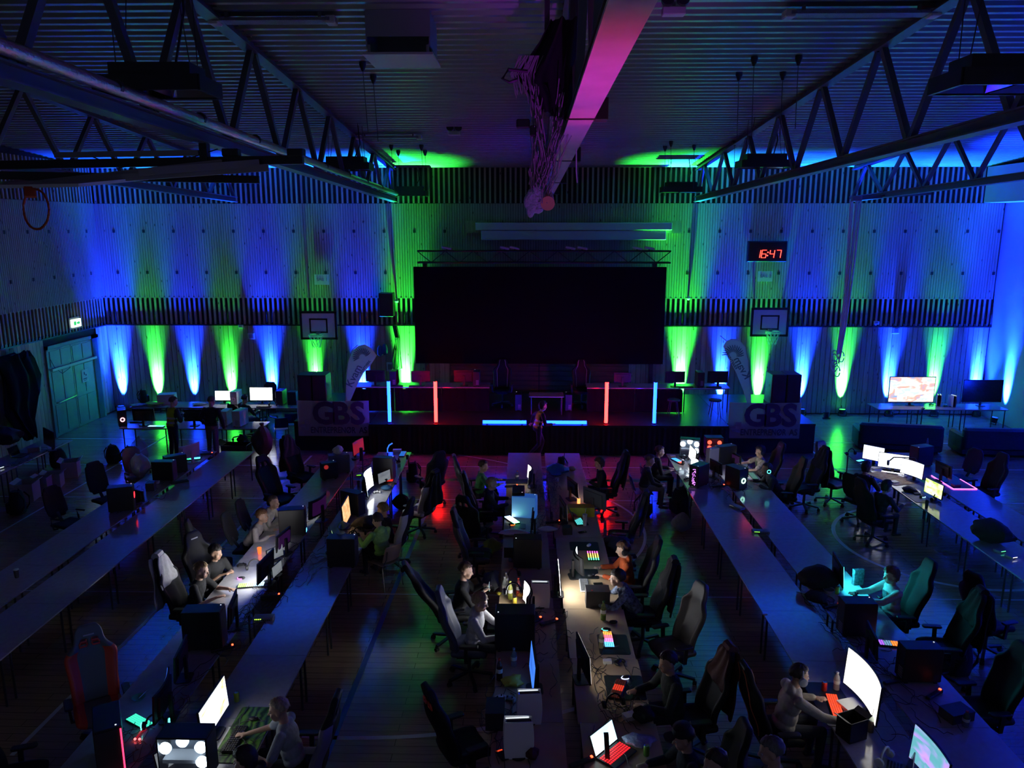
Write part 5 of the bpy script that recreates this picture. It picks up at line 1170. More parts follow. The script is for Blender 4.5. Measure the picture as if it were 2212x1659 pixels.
blob('brown waste sack at the right of the crew tables', 'waste_sack', 'bag', *Fl(570, 985), 0, (.55, .5, .85), mat('sack_brown', (.12, .09, .06), .6), 8, .12, parts=(bag_knot(mat('sack_brown', (.12, .09, .06)), .85),))
carton('black storage crate under the right crew table', *Fl(512, 985), 0, (.7, .4, .35), 0, BLACK, 'storage_crate')
blob('green bag in the crate under the crew table', 'bag', 'bag', *Fl(527, 972), .1, (.3, .25, .35), cloth('green_bag', (.03, .2, .05)), 4)
# ================================================================== single line at the left wall
monitor('large dark monitor at the end of the left wall tables', *S(105, 948), 230, .72)
for k, (px, py, rz, lab, d) in enumerate(((62, 1078, .2, 'pale open carton on the floor furthest left', (.38, .42, .42)), (95, 1062, .1, 'small pale carton leaning in the middle of the floor boxes', (.3, .25, .38)), (118, 1050, .3, 'pale carton behind the small leaning carton', (.36, .36, .34)), (155, 1027, .35, 'pale carton nearest the crew tables on the floor', (.36, .42, .4)))):
    carton(lab, *Fl(px, py), 0, d, rz, mat('carton_pale', (.42, .4, .45), .8))
backpack('black sports bag beside the floor cartons', *Fl(128, 1010), 0, 70, s=1.2); backpack('dark backpack under the left wall table edge', *Fl(40, 1110), 0, 30, s=1.2)
laptop('closed looking dark laptop on the left wall tables', *Tt(45, 985), 0, None); blob('heap of dark clothes on the left wall tables', 'clothes_heap', 'clothes', *Tt(15, 960), (.8, .6, .45), FABRIC, 11)
netswitch('small router with a white light on the left wall tables', *Tt(6, 1010), 1.2, leds=(.8, .9, 1))
carton('small flat box on the left wall tables', *Tt(75, 975), (.25, .18, .1), .4, GREY, 'small_box', False)
cables('loose dark cables on the left wall tables', [Tt(50, 1000), Tt(90, 975)], 12, 2)
# ================================================================== empty double row at left
office_chair('black office chair behind the computer with a red fan', -8.98, 15.45, 330, tall=.68, arms=False)
office_chair('black mesh office chair with a curved arm at the far left row', -9.02, 14.1, 340, mesh_back=True, tall=.62)
office_chair('cream office chair holding a white plastic bag', -8.97, 16.84, 320, cloth('cream', (.3, .27, .2)), arms=True)
PLAS = mat('plastic_white', (.85, .88, .9), .4, bump=.6, nscale=14)
x, y = -8.95, 16.84; blob('white plastic bag with printed mark on the cream chair', 'plastic_bag', 'bag', x, y, .52, (.45, .38, .55), PLAS, 6, .14)
pc('dark computer with front lights beside the cream chair', *Cc(355, 1015), 0, h_=.44); pc('dark computer behind the monitor with pale back', *Cc(378, 1000), 40, h_=.42)
monitor('curved monitor with pale back near the end of the empty row', *S(411, 972), 150, .55, curve=.4, back=mat('lilac_back', (.45, .42, .5), .5))
keyboard('keyboard glowing aqua and green near the end of the empty row', *Tt(412, 993), 110, [(.1, .8, 1), (.05, 1, .3)], 3.0)
powerstrip('power strip with a small red light at the end of the empty row', *Tt(447, 982), .3)
pc('large black computer with a red fan on the empty left row', *Cc(262, 1078), 20, h_=.5, led=('fan', (1, .02, .03), 3))
monitor('small dark monitor lying near the red fan computer', *S(298, 1066, .9), 60, .4, stand=.02); carton('small dark box behind the red fan computer', *Tt(327, 1058), (.16, .2, .16), .2, DARK, 'small_box', False)
keyboard('dark keyboard across the gap of the empty left row', *Tt(388, 1042), 130, L=.36); carton('pale gift box beside the dark keyboard', *Tt(336, 1045), (.14, .1, .05), 0, WHITE, 'small_box', False)
cables('black cables around the red fan computer', [Tt(310, 1085), Tt(330, 1050), Tt(420, 985)], 22, 3)
cup('small dark cup far down the empty left row', -8.1, 11.2, TZ, (.05, .05, .06))
# ================================================================== busy row left of centre, left line
gaming_chair('big dark gaming chair with pale rim near the left banner', -5.25, 17.0, 330, GARM, hood=cloth('brown_coat', (.05, .04, .035)), slots=False)
gaming_chair('black gaming chair pushed back from the computer with a white bag', -5.3, 15.55, 330, PUB, recline=20)
pc('grey computer under the white bag at the row end', *Cc(732, 1000), 20, body=mat('case_grey', (.12, .12, .14), .5), h_=.44)
blob('white paper bag standing on the grey computer', 'paper_bag', 'bag', *Cc(732, 1000)[:2], TZ+.44, (.22, .16, .2), PLAS, 9, .2)
pc('small computer with a red lit side next to the grey computer', *Cc(710, 1012), 30, w_=.2, d_=.34, h_=.38, led=('side', (.5, .03, .03), .5))
monitor('monitor with a red reflection painted on its screen at the far end of the row', *S(772, 963), 345, .55, 'redrefl', curve=.2)
t = thing('speaker_column', 'slim upright speaker beside the red reflecting monitor', 'speaker', Tt(781, 994)); MB().lathe([(.03, 0), (.045, .01), (.045, .3), (.03, .31)], n=14).build('tube', DARK, t, True); MB().lathe([(.06, 0), (.06, .01)], n=14).build('foot', BLACK, t)
mouse('black mouse at the far end of the left busy line', *Tt(765, 994), 180); netswitch('network switch with green lights between the two busy lines', *Tt(782, 1027), .2)
monitor('curved monitor with violet lit back between two black computers', *S(690, 1092), 165, .62, 'warm', curve=.35, painted_sheen='violet')
pc('big black computer with blue lights beside the boys in white', *Cc(632, 1128), 10, w_=.23, h_=.5, led=('front', (.1, .55, 1), 4))
x, y = seat(598, 1076, 0, off=.33); person('boy in a white hoodie watching from the further seat', x, y, 0, .9, cloth('white_hoodie', (.5, .47, .45)), hood=True, hair=(.1, .06, .04), head_yaw=-25, lean=28, head_pitch=-2)
office_chair('dark office chair under the further boy in white', x-.02, y, 0, arms=False)
x, y = seat(572, 1104, 0, off=.33); person('boy in a pale sweater leaning towards the black computer', x, y, 0, .9, cloth('pale_sweater', (.42, .38, .38)), hair=(.2, .1, .05), style='bangs', head_yaw=-20, lean=30, head_pitch=-2)
office_chair('dark office chair under the boy in the pale sweater', x-.02, y, 0, arms=False)
gaming_chair('tall empty black chair in front of the glowing red cup', -5.32, 12.2, 20, GARM, slots=False)
cup('glowing red cup at the edge of the left busy line', *Tt(561, 1196), (1, .06, .01), h=.11, r=.035, lid=False).children[0].data.materials[0] = glow('cup_glow', (1, .07, .01), 3)
monitor('monitor with violet lit back behind the glowing red cup', *S(610, 1160), 170, .5, 'white', painted_sheen='violet'); monitor('flat pale laptop like screen leaning near the violet lit monitor', *S(594, 1190, .9), 330, .34, 'dim', stand=.03)
monitor('black monitor lighting the boy in the black t shirt', *S(572, 1222), 175, .6, 'bright'); monitor('tilted monitor with pale violet glow on the left busy line', *S(598, 1222, .9), 350, .3, 'dim', stand=.02)
x, y = seat(478, 1188, 340, off=.2); person('dark haired boy slumped in the black headrest chair', x, y, 330, .88, cloth('black_tee', (.015, .015, .017)), skin=SKIN2, hair=(.02, .015, .012), style='bangs', sleeve='short', head_yaw=10, hands=((.1, .3, .85), (-.1, .3, .85)))
gaming_chair('black gaming chair with a round badge behind the slumped boy', x-.05, y+.03, 330, PUB, logo=PIPE, slots=False)
x, y = seat(441, 1226, 0, off=.2); person('blond boy in a black t shirt at the rainbow keyboard', x, y, 0, .9, cloth('black_tee', (.015, .015, .017)), hair=(.42, .27, .12), sleeve='short', head_yaw=-8, lean=14, hands=((.16, .42, .80), (-.12, .5, .80)), vox=.009)
gaming_chair('gaming chair with a white towel behind the blond boy', x-.06, y, 0, PUB, hood=cloth('towel_white', (.6, .6, .6)), slots=False)
keyboard('keyboard glowing white and green before the blond boy', *Tt(543, 1266), 100, [(.4, .7, 1), (.8, 1, .5), (.5, 1, .2)], 2.2, L=.4); mouse('small mouse glowing pink near the blond boy', *Tt(522, 1250), 0, (1, .2, .9), 3)
controller('dark controller in front of the slumped boy', *Tt(522, 1222), .4, DARK); headset('black headset on the left busy line near the slumped boy', *Tt(550, 1232), .5)
monitor('dark monitor right of the rainbow keyboard', *S(500, 1312), 190, .56); pc('biggest black computer on the left busy line with a white button', *Cc(442, 1362), 5, w_=.25, d_=.5, h_=.55)
monitor('thin dark monitor past the biggest black computer', *S(388, 1418), 190, .56); monitor('dark monitor with red edge above the green keyboard', *S(355, 1500), 190, .6, 'blue', curve=.3)
headset('headset glowing teal and orange on the dark monitor', *Cc(332, 1530, 1.0)[:2], TZ, .3, BLACK, (.1, .8, .7))
keyboard('keyboard glowing teal at the red computer', *Tt(302, 1562), 60, (.05, .8, .5), 1.2, L=.34)
pc('black computer with a tall red light strip at bottom left', *Cc(236, 1600), 300, w_=.26, d_=.5, h_=.52, led=('strip', (1, .03, .1), 3))
x_, y_ = Tt(292, 1600)[:2]; t = thing('light_cable', 'braided cable glowing red beside the red strip computer', 'cable', (x_, y_, TZ)); MB().tube([(0, 0, .012), (.015, .05, .03), (0, .12, .02), (.03, .18, .014)], .012, 7).build('cable', glow('cable_red', (1, .02, .05), .25), t, True)
for q in (0, .05): MB().ell((q, 0, .02), .014).build('plug', glow('plug_red', (1, .1, .1), 4), t, True)
gaming_chair('red and black gaming chair with two slots at lower left', -5.15, 8.2, 305, mat('pu_grey', (.16, .18, .17), .5), REDP, trim=REDP, logo=PIPE, tall=.9)
gaming_chair('dark chair cut by the lower left corner', *Fl(30, 1650, .7), 20, PUB, slots=False)
t = thing('green_tray', 'small round green dish on the table corner by the red chair', 'dish', Tt(300, 1510)); MB().lathe([(.05, 0), (.08, .03), (.075, .03), (.045, .006)], n=18).build('dish', mat('dish_green', (.08, .35, .25), .4), t, True); MB().cyl((0, 0, .01), (.06, .1, .06), .008, n=8).build('spoon', CHROME, t)
powerstrip('power strip with red switch by the biggest black computer', *Tt(482, 1404), .5); powerstrip('power strip with red switch right of the rainbow keyboard', *Tt(585, 1290), .2)
netswitch('network switch with yellow green lights in the table gap', *Tt(570, 1337), .1, leds=(.5, 1, .05))
cables('black cable tangle along the left busy line', [Tt(600, 1270), Tt(560, 1300), Tt(520, 1360), Tt(470, 1420), Tt(640, 1200), Tt(700, 1100)], 60, 4); cables('reddish cable nest beside the red strip computer', [Tt(330, 1580), Tt(310, 1620)], 26, 5, m=mat('cable_reddish', (.12, .04, .05), .6))
# ---- right line
can('bright yellow green can beside the game monitor', *Tt(512, 1515), (.45, .6, .05)); monitor('bright game monitor in front of the boy with the green mat', *S(463, 1532), 0, .7, 'game', h_=.38)
MG = bpy.data.materials.new('mat_green'); MG.use_nodes = True
_n = MG.node_tree; _w = _n.nodes.new('ShaderNodeTexWave'); _w.inputs['Scale'].default_value = 4; _w.inputs['Distortion'].default_value = 9; _w.inputs['Detail'].default_value = 3; _c = _n.nodes.new('ShaderNodeTexCoord'); _r2 = _n.nodes.new('ShaderNodeValToRGB')
_r2.color_ramp.elements[0].color = (.01, .03, .01, 1); _r2.color_ramp.elements[1].color = (.12, .32, .04, 1); _n.links.new(_c.outputs['Object'], _w.inputs[0]); _n.links.new(_w.outputs[0], _r2.inputs[0]); _n.links.new(_r2.outputs[0], _n.nodes['Principled BSDF'].inputs['Base Color'])
x, y, z = Tt(532, 1585); deskmat('large green patterned desk mat before the boy in pale blue', x, y, TZ, .42, .95, MG); keyboard('dark keyboard on the green desk mat', *Tt(508, 1600)[:2], TZ+.007, 0); mouse('black mouse under the boy\'s hand on the green mat', *Tt(548, 1556)[:2], TZ+.007, 0)
x, y = seat(610, 1528, 180, off=.1); person('boy in a pale blue shirt reaching over the green mat', x, y, 180, .92, cloth('pale_blue', (.4, .46, .55)), hair=(.5, .42, .3), style='buzz', sleeve='short', lean=12, hands=((.14, .56, TZ+.04), (-.2, .4, TZ+.05)), vox=.009, head_yaw=10, print_=None)
gaming_chair('dark gaming chair behind the boy in pale blue', x+.08, y, 180, PUB, side=mat('pu_lilac', (.2, .19, .28), .5))
x, y = seat(556, 1628, 180, off=.1); person('dark haired boy at the bottom edge near the white lit computer', x, y, 180, .9, cloth('black_tee', (.015, .015, .017)), hair=(.03, .02, .015), style='mid', sleeve='short', lean=22, hands=((.2, .5, TZ+.05), (-.15, .35, TZ+.05)), vox=.009)
pc('open sided computer with white glowing fans at the bottom edge', *Cc(406, 1628), 0, 'white_fans', w_=.24, d_=.5, h_=.5); laptop('pale laptop screen in front of the white lit computer', *Tt(392, 1668), 330, 'dim', w_=.34)
cables('grey cables by the bottom edge boy', [Tt(480, 1620)], 14, 6, m=mat('cable_grey', (.12, .12, .13), .6))
pc('dark brown grey computer at the far end of the right busy line', *Cc(830, 1012), 350, body=mat('case_brown', (.1, .09, .1), .5), h_=.5, w_=.2); monitor('small grey lit monitor beside the brown grey computer', *S(830, 1025, .95), 330, .4, 'dim', stand=.05)
t = thing('headset_stand', 'curved blue lit headset stand at the far end of the line', 'stand', Tt(838, 995)); MB().lathe([(.07, 0), (.07, .012), (.015, .02), (.012, .2)], n=14).build('foot', BLACK, t, True); MB().tube([(0, 0, .2), (.0, 0, .3), (.04, 0, .38), (.12, 0, .43)], .016, 7).build('arm', glow('stand_blue', (.03, .18, 1), 1.2), t, True)
keyboard('blue lit keyboard at the far end of the right busy line', *Tt(870, 982), 0, (.02, .15, .6), .8, L=.4); keyboard('red and blue lit keyboard before the empty white chair', *Tt(845, 1036), 0, [(1, .03, .02), (.02, .25, .9)], .8, L=.4)
carton('small blue lit box at the far table corner', *Tt(858, 976), (.2, .12, .05), .1, WHITE, 'small_box', False); headset('black headset before the brown grey computer', *Tt(848, 1005), .4); mouse('black mouse beside the red and blue keyboard', *Tt(852, 1046), 0)
bottle('dark bottle beside the red and blue keyboard', *Tt(862, 1010), (.03, .03, .04), .24); cup('dark mug near the blue lit keyboard', *Tt(880, 992), (.03, .03, .04), lid=False, h=.1)
monitor('curved bright white monitor in the right busy line', *S(790, 1044), 2, .72, 'white', curve=.45, tilt=6, h_=.42); controller('white game controller under the bright curved monitor', *Tt(815, 1064), .2); blob('blue and black cap on the table by the controller', 'cap', 'cap', *Tt(835, 1058), (.24, .2, .1), mat('cap_blue', (.03, .12, .25), .7), 3, .06)
blob('black jacket heaped behind the bright curved monitor', 'jacket', 'jacket', *Tt(820, 1040), (.45, .35, .2), FABRIC, 9); cup('small pale mug behind the curved monitor', *Tt(775, 1052), (.15, .14, .16), lid=False)
pc('slim dark computer behind the orange monitor', *Cc(762, 1085), 330, h_=.46, w_=.2); monitor('monitor showing an orange picture in the right busy line', *S(748, 1106), 2, .62, 'orange', h_=.4)
blob('black bag with straps before the orange monitor', 'shoulder_bag', 'bag', *Tt(790, 1140), (.4, .5, .2), FABRIC, 13, .2); headset('black headset on the black bag strap', *Tt(775, 1160), .3)
t = thing('desk_lamp', 'small green desk lamp on top of the black computer', 'lamp', (*Cc(738, 1185)[:2], TZ+.5))
MB().lathe([(.07, 0), (.07, .015), (.015, .02)], n=14).build('base', mat('lamp_green', (.3, .36, .2), .5), t, True); MB().tube([(0, 0, .02), (-.05, 0, .12), (.0, 0, .2)], .01, 6).build('arm', MATS['lamp_green'], t, True)
MB().lathe([(.025, .0), (.03, -.03), (.07, -.1), (.075, -.11)], (.03, -.02, .22), 14, cap=False, M=Matrix.Rotation(R(-35), 3, 'Y')).build('shade', MATS['lamp_green'], t, True); MB().ell((.05, -.02, .15), .02).build('bulb', glow('lamp_bulb', (1, .9, .45), 2), t, True)
pc('black computer under the green desk lamp', *Cc(740, 1192), 0, w_=.25, d_=.46, h_=.5); monitor('small yellow lit screen behind the green desk lamp', *S(718, 1150, 1.1), 20, .26, 'yellow', stand=.2)
bottle('clear bottle beside the computer under the green lamp', *Tt(758, 1200), (.5, .55, .6), .24, cap=(.6, .6, .6)); blob('crumpled clear wrapper near the clear bottle', 'wrapper', 'wrapper', *Tt(770, 1190), (.16, .14, .06), PLAS, 17, .3); headset('headset behind the clear bottle', *Tt(762, 1168), .8)
cables('pale cables behind the lamp computer', [Tt(690, 1215), Tt(705, 1200)], 18, 7, m=mat('cable_pale', (.25, .24, .2), .6)); cables('black cables along the right busy line', [Tt(800, 1010), Tt(760, 1080), Tt(720, 1150)], 26, 8)
x, y = seat(822, 1092, 180); person('brown haired child at the orange monitor, mostly hidden', x, y, 170, .82, cloth('dark', (.02, .02, .025)), hair=(.3, .19, .1), style='bangs')
gaming_chair('dark chair with a white side pad behind the brown haired child', x+.05, y, 170, PUB, side=WPU, slots=False)
x, y = seat(820, 1122, 150, off=.05); person('boy in a green hoodie seen from behind on a stool', x, y, 140, .9, cloth('green_hoodie', (.3, .6, .14)), hair=(.05, .035, .02), hood=True, lean=10, vox=.011)
shell_chair('wooden backed swivel stool under the boy in green', x+.02, y-.03, 140, mat('stool_wood', (.35, .24, .15), .5))
gaming_chair('white and black gaming chair right of the curved monitor', *Fl(905, 1062, .9), 150, PUB, WPU, hood=GARM, slots=False); gaming_chair('black gaming chair with a red lit top near the stage', *Fl(930, 1000, .95), 130, PUB, slots=False, tall=.8)
backpack('black backpack standing between the chairs near the stage', *Fl(893, 1040), 0, 30, s=1.1); blob('grey cushion beside the white and black chair', 'cushion', 'cushion', *Fl(868, 1100), 0, (.4, .3, .35), FABRIC, 8, .1)
# ================================================================== centre row, left line
gaming_chair('grey gaming chair behind the boy in green near the stage', *Fl(1022, 1035, .8), 10, mat('pu_dgrey', (.06, .06, .07), .45), slots=False)
x, y = seat(1047, 1003, 0); person('boy in a green t shirt facing the centre row', x, y, 10, .88, cloth('green_tee', (.06, .26, .07)), hair=(.09, .05, .03), head_yaw=-10)
x, y = seat(1066, 1040, 0); person('blond boy in a dark hoodie at the curved warm monitor', x, y, 0, .88, cloth('navy_hoodie', (.03, .035, .06)), hair=(.48, .33, .17), hood=True)
gaming_chair('black gaming chair with grey piping behind the blond boy in the hoodie', x-.05, y-.02, 5, PUB, piping=PIPE, tall=.9)
gaming_chair('large empty black gaming chair with pale shoulder piece', *Fl(1025, 1115, .8), 60, PUB, slots=True, piping=None, tall=.82)
monitor('curved warm monitor facing the blond boy in the hoodie', *S(1147, 1022), 182, .52, 'warm', curve=.5)
deskmat('dark patterned desk mat at the clear end of the centre row', *Tt(1117, 1040), .5, .3, mat('mat_dark', (.04, .04, .07), .7, noise=.5, nscale=20)); bottle('dark blue bottle lying on the patterned desk mat', *Tt(1117, 1038)[:2], TZ+.007, (.03, .06, .2), .22)
powerstrip('pink lit power strip left of the dark computer', *Tt(1105, 1052), .2); pc('black computer beside the blue lit white computer', *Cc(1120, 1085), 270, w_=.24, h_=.5); pc('white computer with blue light painted on its case', *Cc(1133, 1092), 350, w_=.22, h_=.44, body=mat('case_painted_glow', (.3, .45, .7), .4, emit=(.05, .25, 1), es=.22))  # blue LED light on the white case is painted as its colour and emission
keyboard('keyboard blazing white green and blue on the centre row', *Tt(1106, 1125), 30, [(.1, 1, .2), (.7, 1, .9), (1, 1, 1), (.2, .4, 1)], 9, L=.4); mouse('orange glowing mouse beside the blazing keyboard', *Tt(1105, 1134), 180, (1, .15, .02), 3)
deskmat('dark desk mat below the blazing keyboard', *Tt(1118, 1137), .3, .24, BLACK); blob('crumpled pale plastic on the centre row', 'plastic_wrap', 'wrapper', *Tt(1113, 1155), (.5, .22, .1), PLAS, 21, .2)
monitor('dark monitor seen edge on above the crumpled plastic', *S(1148, 1120), 178, .52); pc('tall dark computer left of the dark monitor', *Cc(1140, 1195), 180, w_=.24, h_=.52); monitor('dark teal monitor beside the tall dark computer', *S(1108, 1185, .95), 270, .3, stand=.05)
gaming_chair('dark chair with pale rim behind the yellow bag', -.88, 12.7, 0, PUB, slots=False, side=mat('pu_dgrey', (.06, .06, .07)))
blob('yellow green bag on the floor under the empty chair', 'bag', 'bag', *Fl(1062, 1195), 0, (.35, .3, .3), mat('bag_lime', (.4, .45, .03), .5), 22)
x, y = seat(1010, 1230, 0); person('dark jacketed boy holding a phone at the bottles', x, y, 0, .92, cloth('black_jacket', (.015, .015, .017)), hair=(.1, .055, .03), head_yaw=-12, hands=((.12, .36, .9), (-.12, .36, .9)), vox=.011)
gaming_chair('black gaming chair tipped far back behind the jacketed boy', x-.12, y, 15, PUB, recline=30, slots=False)
t = thing('phone', 'small phone held up by the jacketed boy', 'phone', (x+.46, y, .93)); MB().rbox((0, 0, 0), (.012, .075, .14), .005).build('body', BLACK, t); MB().bx(-.008, -.0065, -.033, .033, -.06, .06).build('screen', SCR['aqua'](), t)
x, y = seat(1042, 1296, 0); person('blond boy in a white hoodie at the bright crescent monitor', x, y, 350, .92, cloth('white_hoodie2', (.55, .55, .56)), hair=(.5, .36, .2), style='bangs', hood=True, head_yaw=-12, hands=((.16, .44, .79), (-.14, .47, .79)), vox=.009)
gaming_chair('blue grey chair behind the boy in the white hoodie', x-.06, y, 0, mat('pu_blue', (.05, .06, .11), .5), slots=False)
blob('black folded jacket on the table beside the bottles', 'jacket', 'jacket', *Tt(1062, 1268), (.25, .6, .22), FABRIC, 25)
for px, py, c, lq, lab, cp in ((1090, 1285, (.5, .55, .5), None, 'clear bottle left of the drinks', (.5, .5, .5)), (1102, 1295, (.5, .5, .1), (.5, .5, .05), 'bottle of yellow green drink', (.5, .5, .1)), (1120, 1288, (.6, .1, .08), (.7, .06, .04), 'bottle of red drink', (.6, .05, .03)), (1093, 1262, (.55, .5, .4), None, 'small pale bottle behind the drinks', (.6, .6, .5))):
    bottle(lab, *Tt(px, py), c, .3 if lq or 'left' in lab else .2, cap=cp, liquid=lq)
headset('black headset behind the drink bottles', *Tt(1108, 1252), .6); blob('orange snack bag by the red drink', 'snack_bag', 'bag', *Tt(1128, 1290), (.14, .1, .1), mat('bag_orange', (.6, .25, .03), .4), 5, .2); blob('yellow wrapper left of the bottles', 'wrapper', 'wrapper', *Tt(1078, 1284), (.08, .1, .04), mat('wrap_yellow', (.6, .5, .05), .4), 6, .2)
monitor('bright crescent monitor facing the boy in the white hoodie', *S(1143, 1288), 183, .52, 'bright', curve=.5); console('white console standing behind the crescent monitor', *Tt(1167, 1310), 180)
controller('dark controller with yellow glow under the crescent monitor', *Tt(1115, 1312), .1, DARK); can('small can with yellow lid under the crescent monitor', *Tt(1112, 1306), (.6, .45, .05))
pc('largest black computer in the middle of the centre row', *Cc(1113, 1362), 180, w_=.3, d_=.52, h_=.54); headset('black headset resting on the largest black computer', *Cc(1108, 1330)[:2], TZ+.535, .2)
bottle('dark soda bottle with a white label', *Tt(1079, 1470), (.06, .02, .02), .3, liquid=(.03, .01, .01)); bottle('slim clear bottle beside the soda', *Tt(1110, 1440), (.25, .27, .3), .26, cap=(.3, .3, .3)); blob('crumpled yellow snack bag in front of the soda', 'snack_bag', 'bag', *Tt(1108, 1478), (.24, .24, .1), mat('bag_yellow', (.5, .42, .04), .5), 7, .2)
monitor('dark monitor with a blue edge left of the table gap', *S(1150, 1440), 184, .62, 'blue'); controller('white controller near the consoles', *Tt(1078, 1510), .6); controller('black and white controller beside the first console', *Tt(1102, 1512), -.3, GREY)
console('white console standing upright at rear near the bottom', *Tt(1143, 1560), 185); console('white console standing upright nearest the bottom edge', *Tt(1120, 1632), 185, 1.12)
carton('dark patterned box left of the nearest console', *Tt(1070, 1560), (.2, .3, .2), 0, DARK, 'small_box', False); t = thing('phone', 'black phone with a red strip on the wooden table', 'phone', Tt(1085, 1632), .5); MB().rbox((0, 0, .006), (.09, .18, .012), .012).build('body', BLACK, t); MB().bx(-.035, .035, .06, .08, .012, .014).build('red_strip', glow('phone_red', (1, .08, .02), .7), t)
blob('dark red pouch beside the nearest console', 'pouch', 'pouch', *Tt(1150, 1640), (.14, .12, .14), mat('pouch_red', (.08, .015, .015), .7), 5)
gaming_chair('black gaming chair with red slots near the bottom centre', *Fl(1000, 1560, .8), 30, PUB, trim=REDP)
cables('dark cables around the controllers', [Tt(1085, 1530), Tt(1095, 1550), Tt(1190, 1400), Tt(1180, 1330)], 40, 9); cables('tangled cables in the middle gap of the centre row', [(.36, 15.8), (.4, 15.2), (.42, 14.6), (.42, 14.0)], 60, 10, spread=.5, m=mat('cable_mix', (.1, .1, .11), .5), zr=.12)
powerstrip('power strip with an orange red switch by the middle gap', *Tt(1187, 1347), .5); powerstrip('power strip with a red switch right of the white console', *Tt(1155, 1345), .8); powerstrip('power strip with red light beside the pale pillow', *Tt(1195, 1130), .2); powerstrip('power strip with red switch at the bottom of the middle gap', *Tt(1257, 1650), .5)
blob('pale pillow shaped pouch across the table gap', 'pillow_pouch', 'pouch', *Tt(1183, 1148), (.36, .14, .1), PLAS, 31, .05)
# ================================================================== centre row, right line
blob('blue plastic bag on the right centre line near the stage', 'plastic_bag', 'bag', *Tt(1202, 1025), (.5, .6, .24), mat('bag_blue', (.03, .1, .35), .35, bump=.6), 15, .2); backpack('black bag standing beside the blue plastic bag', *Tt(1212, 1020), 30, s=.8)
t = thing('microphone_stand', 'thin black stand beside the blue plastic bag', 'stand', Tt(1218, 1015)); MB().lathe([(.08, 0), (.08, .012), (.01, .02)], n=14).build('foot', BLACK, t, True); MB().cyl((0, 0, .015), (.01, 0, .45), .007, n=6).build('rod', BLACK, t)
blob('golden game controller case near the blue bag', 'pouch', 'pouch', *Tt(1235, 1018), (.2, .16, .12), mat('gold_case', (.3, .2, .08), .4), 12, .08)
monitor('black monitor in front of the boy in the dark jacket', *S(1238, 1048), 20, .52, 'warm'); x, y = seat(1291, 996, 180); person('boy in a dark jacket sitting with the red glow behind him', x, y, 185, .88, cloth('black_jacket', (.015, .015, .017)), hair=(.1, .06, .03), style='mid', head_yaw=-5, hands=((.1, .25, .72), (-.05, .3, .75)))
gaming_chair('black chair with a fringed coat behind the boy in the dark jacket', x+.06, y, 180, PUB, hood=cloth('black_coat', (.01, .01, .012)), slots=False)
cup('pale tub with a lid near the cable tangle', *Tt(1203, 1040), (.4, .4, .42), h=.08, r=.05, lid=False)
monitor('grey backed monitor right of the cable tangle', *S(1285, 1075), 40, .6, back=mat('back_grey', (.16, .15, .15), .6)); can('small lamp glowing yellow and red before the grey backed monitor', *Tt(1250, 1088), (1, .3, .08), 2)
carton('yellow box on the right centre line', *Tt(1255, 1112), (.5, .22, .17), 0, mat('box_yellow', (.55, .38, .02), .6), 'yellow_box', False)
monitor('thin monitor seen edge on left of the yellow box', *S(1218, 1095), 10, .56, 'dim'); cup('tall white tumbler with a straw', *Tt(1263, 1135), (.6, .6, .6), True, .22, .045, False); blob('red snack bag left of the white tumbler', 'snack_bag', 'bag', *Tt(1234, 1125), (.24, .2, .16), mat('bag_red', (.5, .03, .02), .45), 14, .16)
laptop('tablet keyboard glowing teal beside the white tumbler', *Tt(1253, 1128), 10, None, (.1, .7, .7)); carton('small black box below the red bag', *Tt(1225, 1152), (.16, .16, .12), .1, BLACK, 'small_box', False); t = thing('phone', 'black phone below the white tumbler', 'phone', Tt(1258, 1150), .4); MB().rbox((0, 0, .006), (.16, .08, .012), .012).build('body', BLACK, t); MB().bx(-.07, .07, -.034, .034, .0121, .0127).build('screen', MATS['screen_off'], t)
gaming_chair('dark grey chair with a jacket and red glow behind', 1.78, 13.6, 170, mat('pu_dgrey', (.06, .06, .07)), hood=cloth('slate_jacket', (.05, .055, .065)), slots=False); x, y = Fl(1330, 1165, .75); blob('slate jacket heaped on the seat beside the orange hoodie boy', 'jacket', 'jacket', x, y, .45, (.5, .55, .35), cloth('slate_jacket', (.05, .055, .065)), 33)
deskmat('black desk mat with a white mouse', *Tt(1262, 1180), .5, .36, BLACK); mouse('white mouse on the black desk mat', *Tt(1272, 1180)[:2], TZ+.007, 60, body=WHITE); keyboard('compact keyboard glowing rainbow before the orange hoodie boy', *Tt(1281, 1203), 0, [(.1, 1, .4), (.9, 1, .1), (1, .5, .1), (1, .1, .5)], 2.5, L=.36, W=.2)
monitor('curved monitor showing a thin bright edge', *S(1246, 1207), 8, .5, 'aqua', curve=.5); x, y = seat(1342, 1182, 180); person('boy in an orange hoodie with headphones', x, y, 180, .9, cloth('orange_hoodie', (.5, .08, .015)), hair=(.14, .06, .03), style='bangs', hood=True, phones=(BLACK, None)); gaming_chair('black chair behind the boy in the orange hoodie', x+.06, y, 180, PUB, slots=False)
x, y = seat(1326, 1236, 180, off=.36); person('boy in a blue patterned hoodie typing on a white keyboard', x, y, 180, .92, cloth('blue_pattern', (.22, .28, .42), .75), hair=(.03, .022, .02), style='bangs', hood=True, lean=32, head_pitch=0, hands=((.22, .56, TZ+.04), (-.16, .62, TZ+.05)), vox=.009); gaming_chair('black chair with a long coat behind the typing boy', x+.1, y, 180, PUB, hood=cloth('black_coat', (.01, .01, .012)), slots=False)
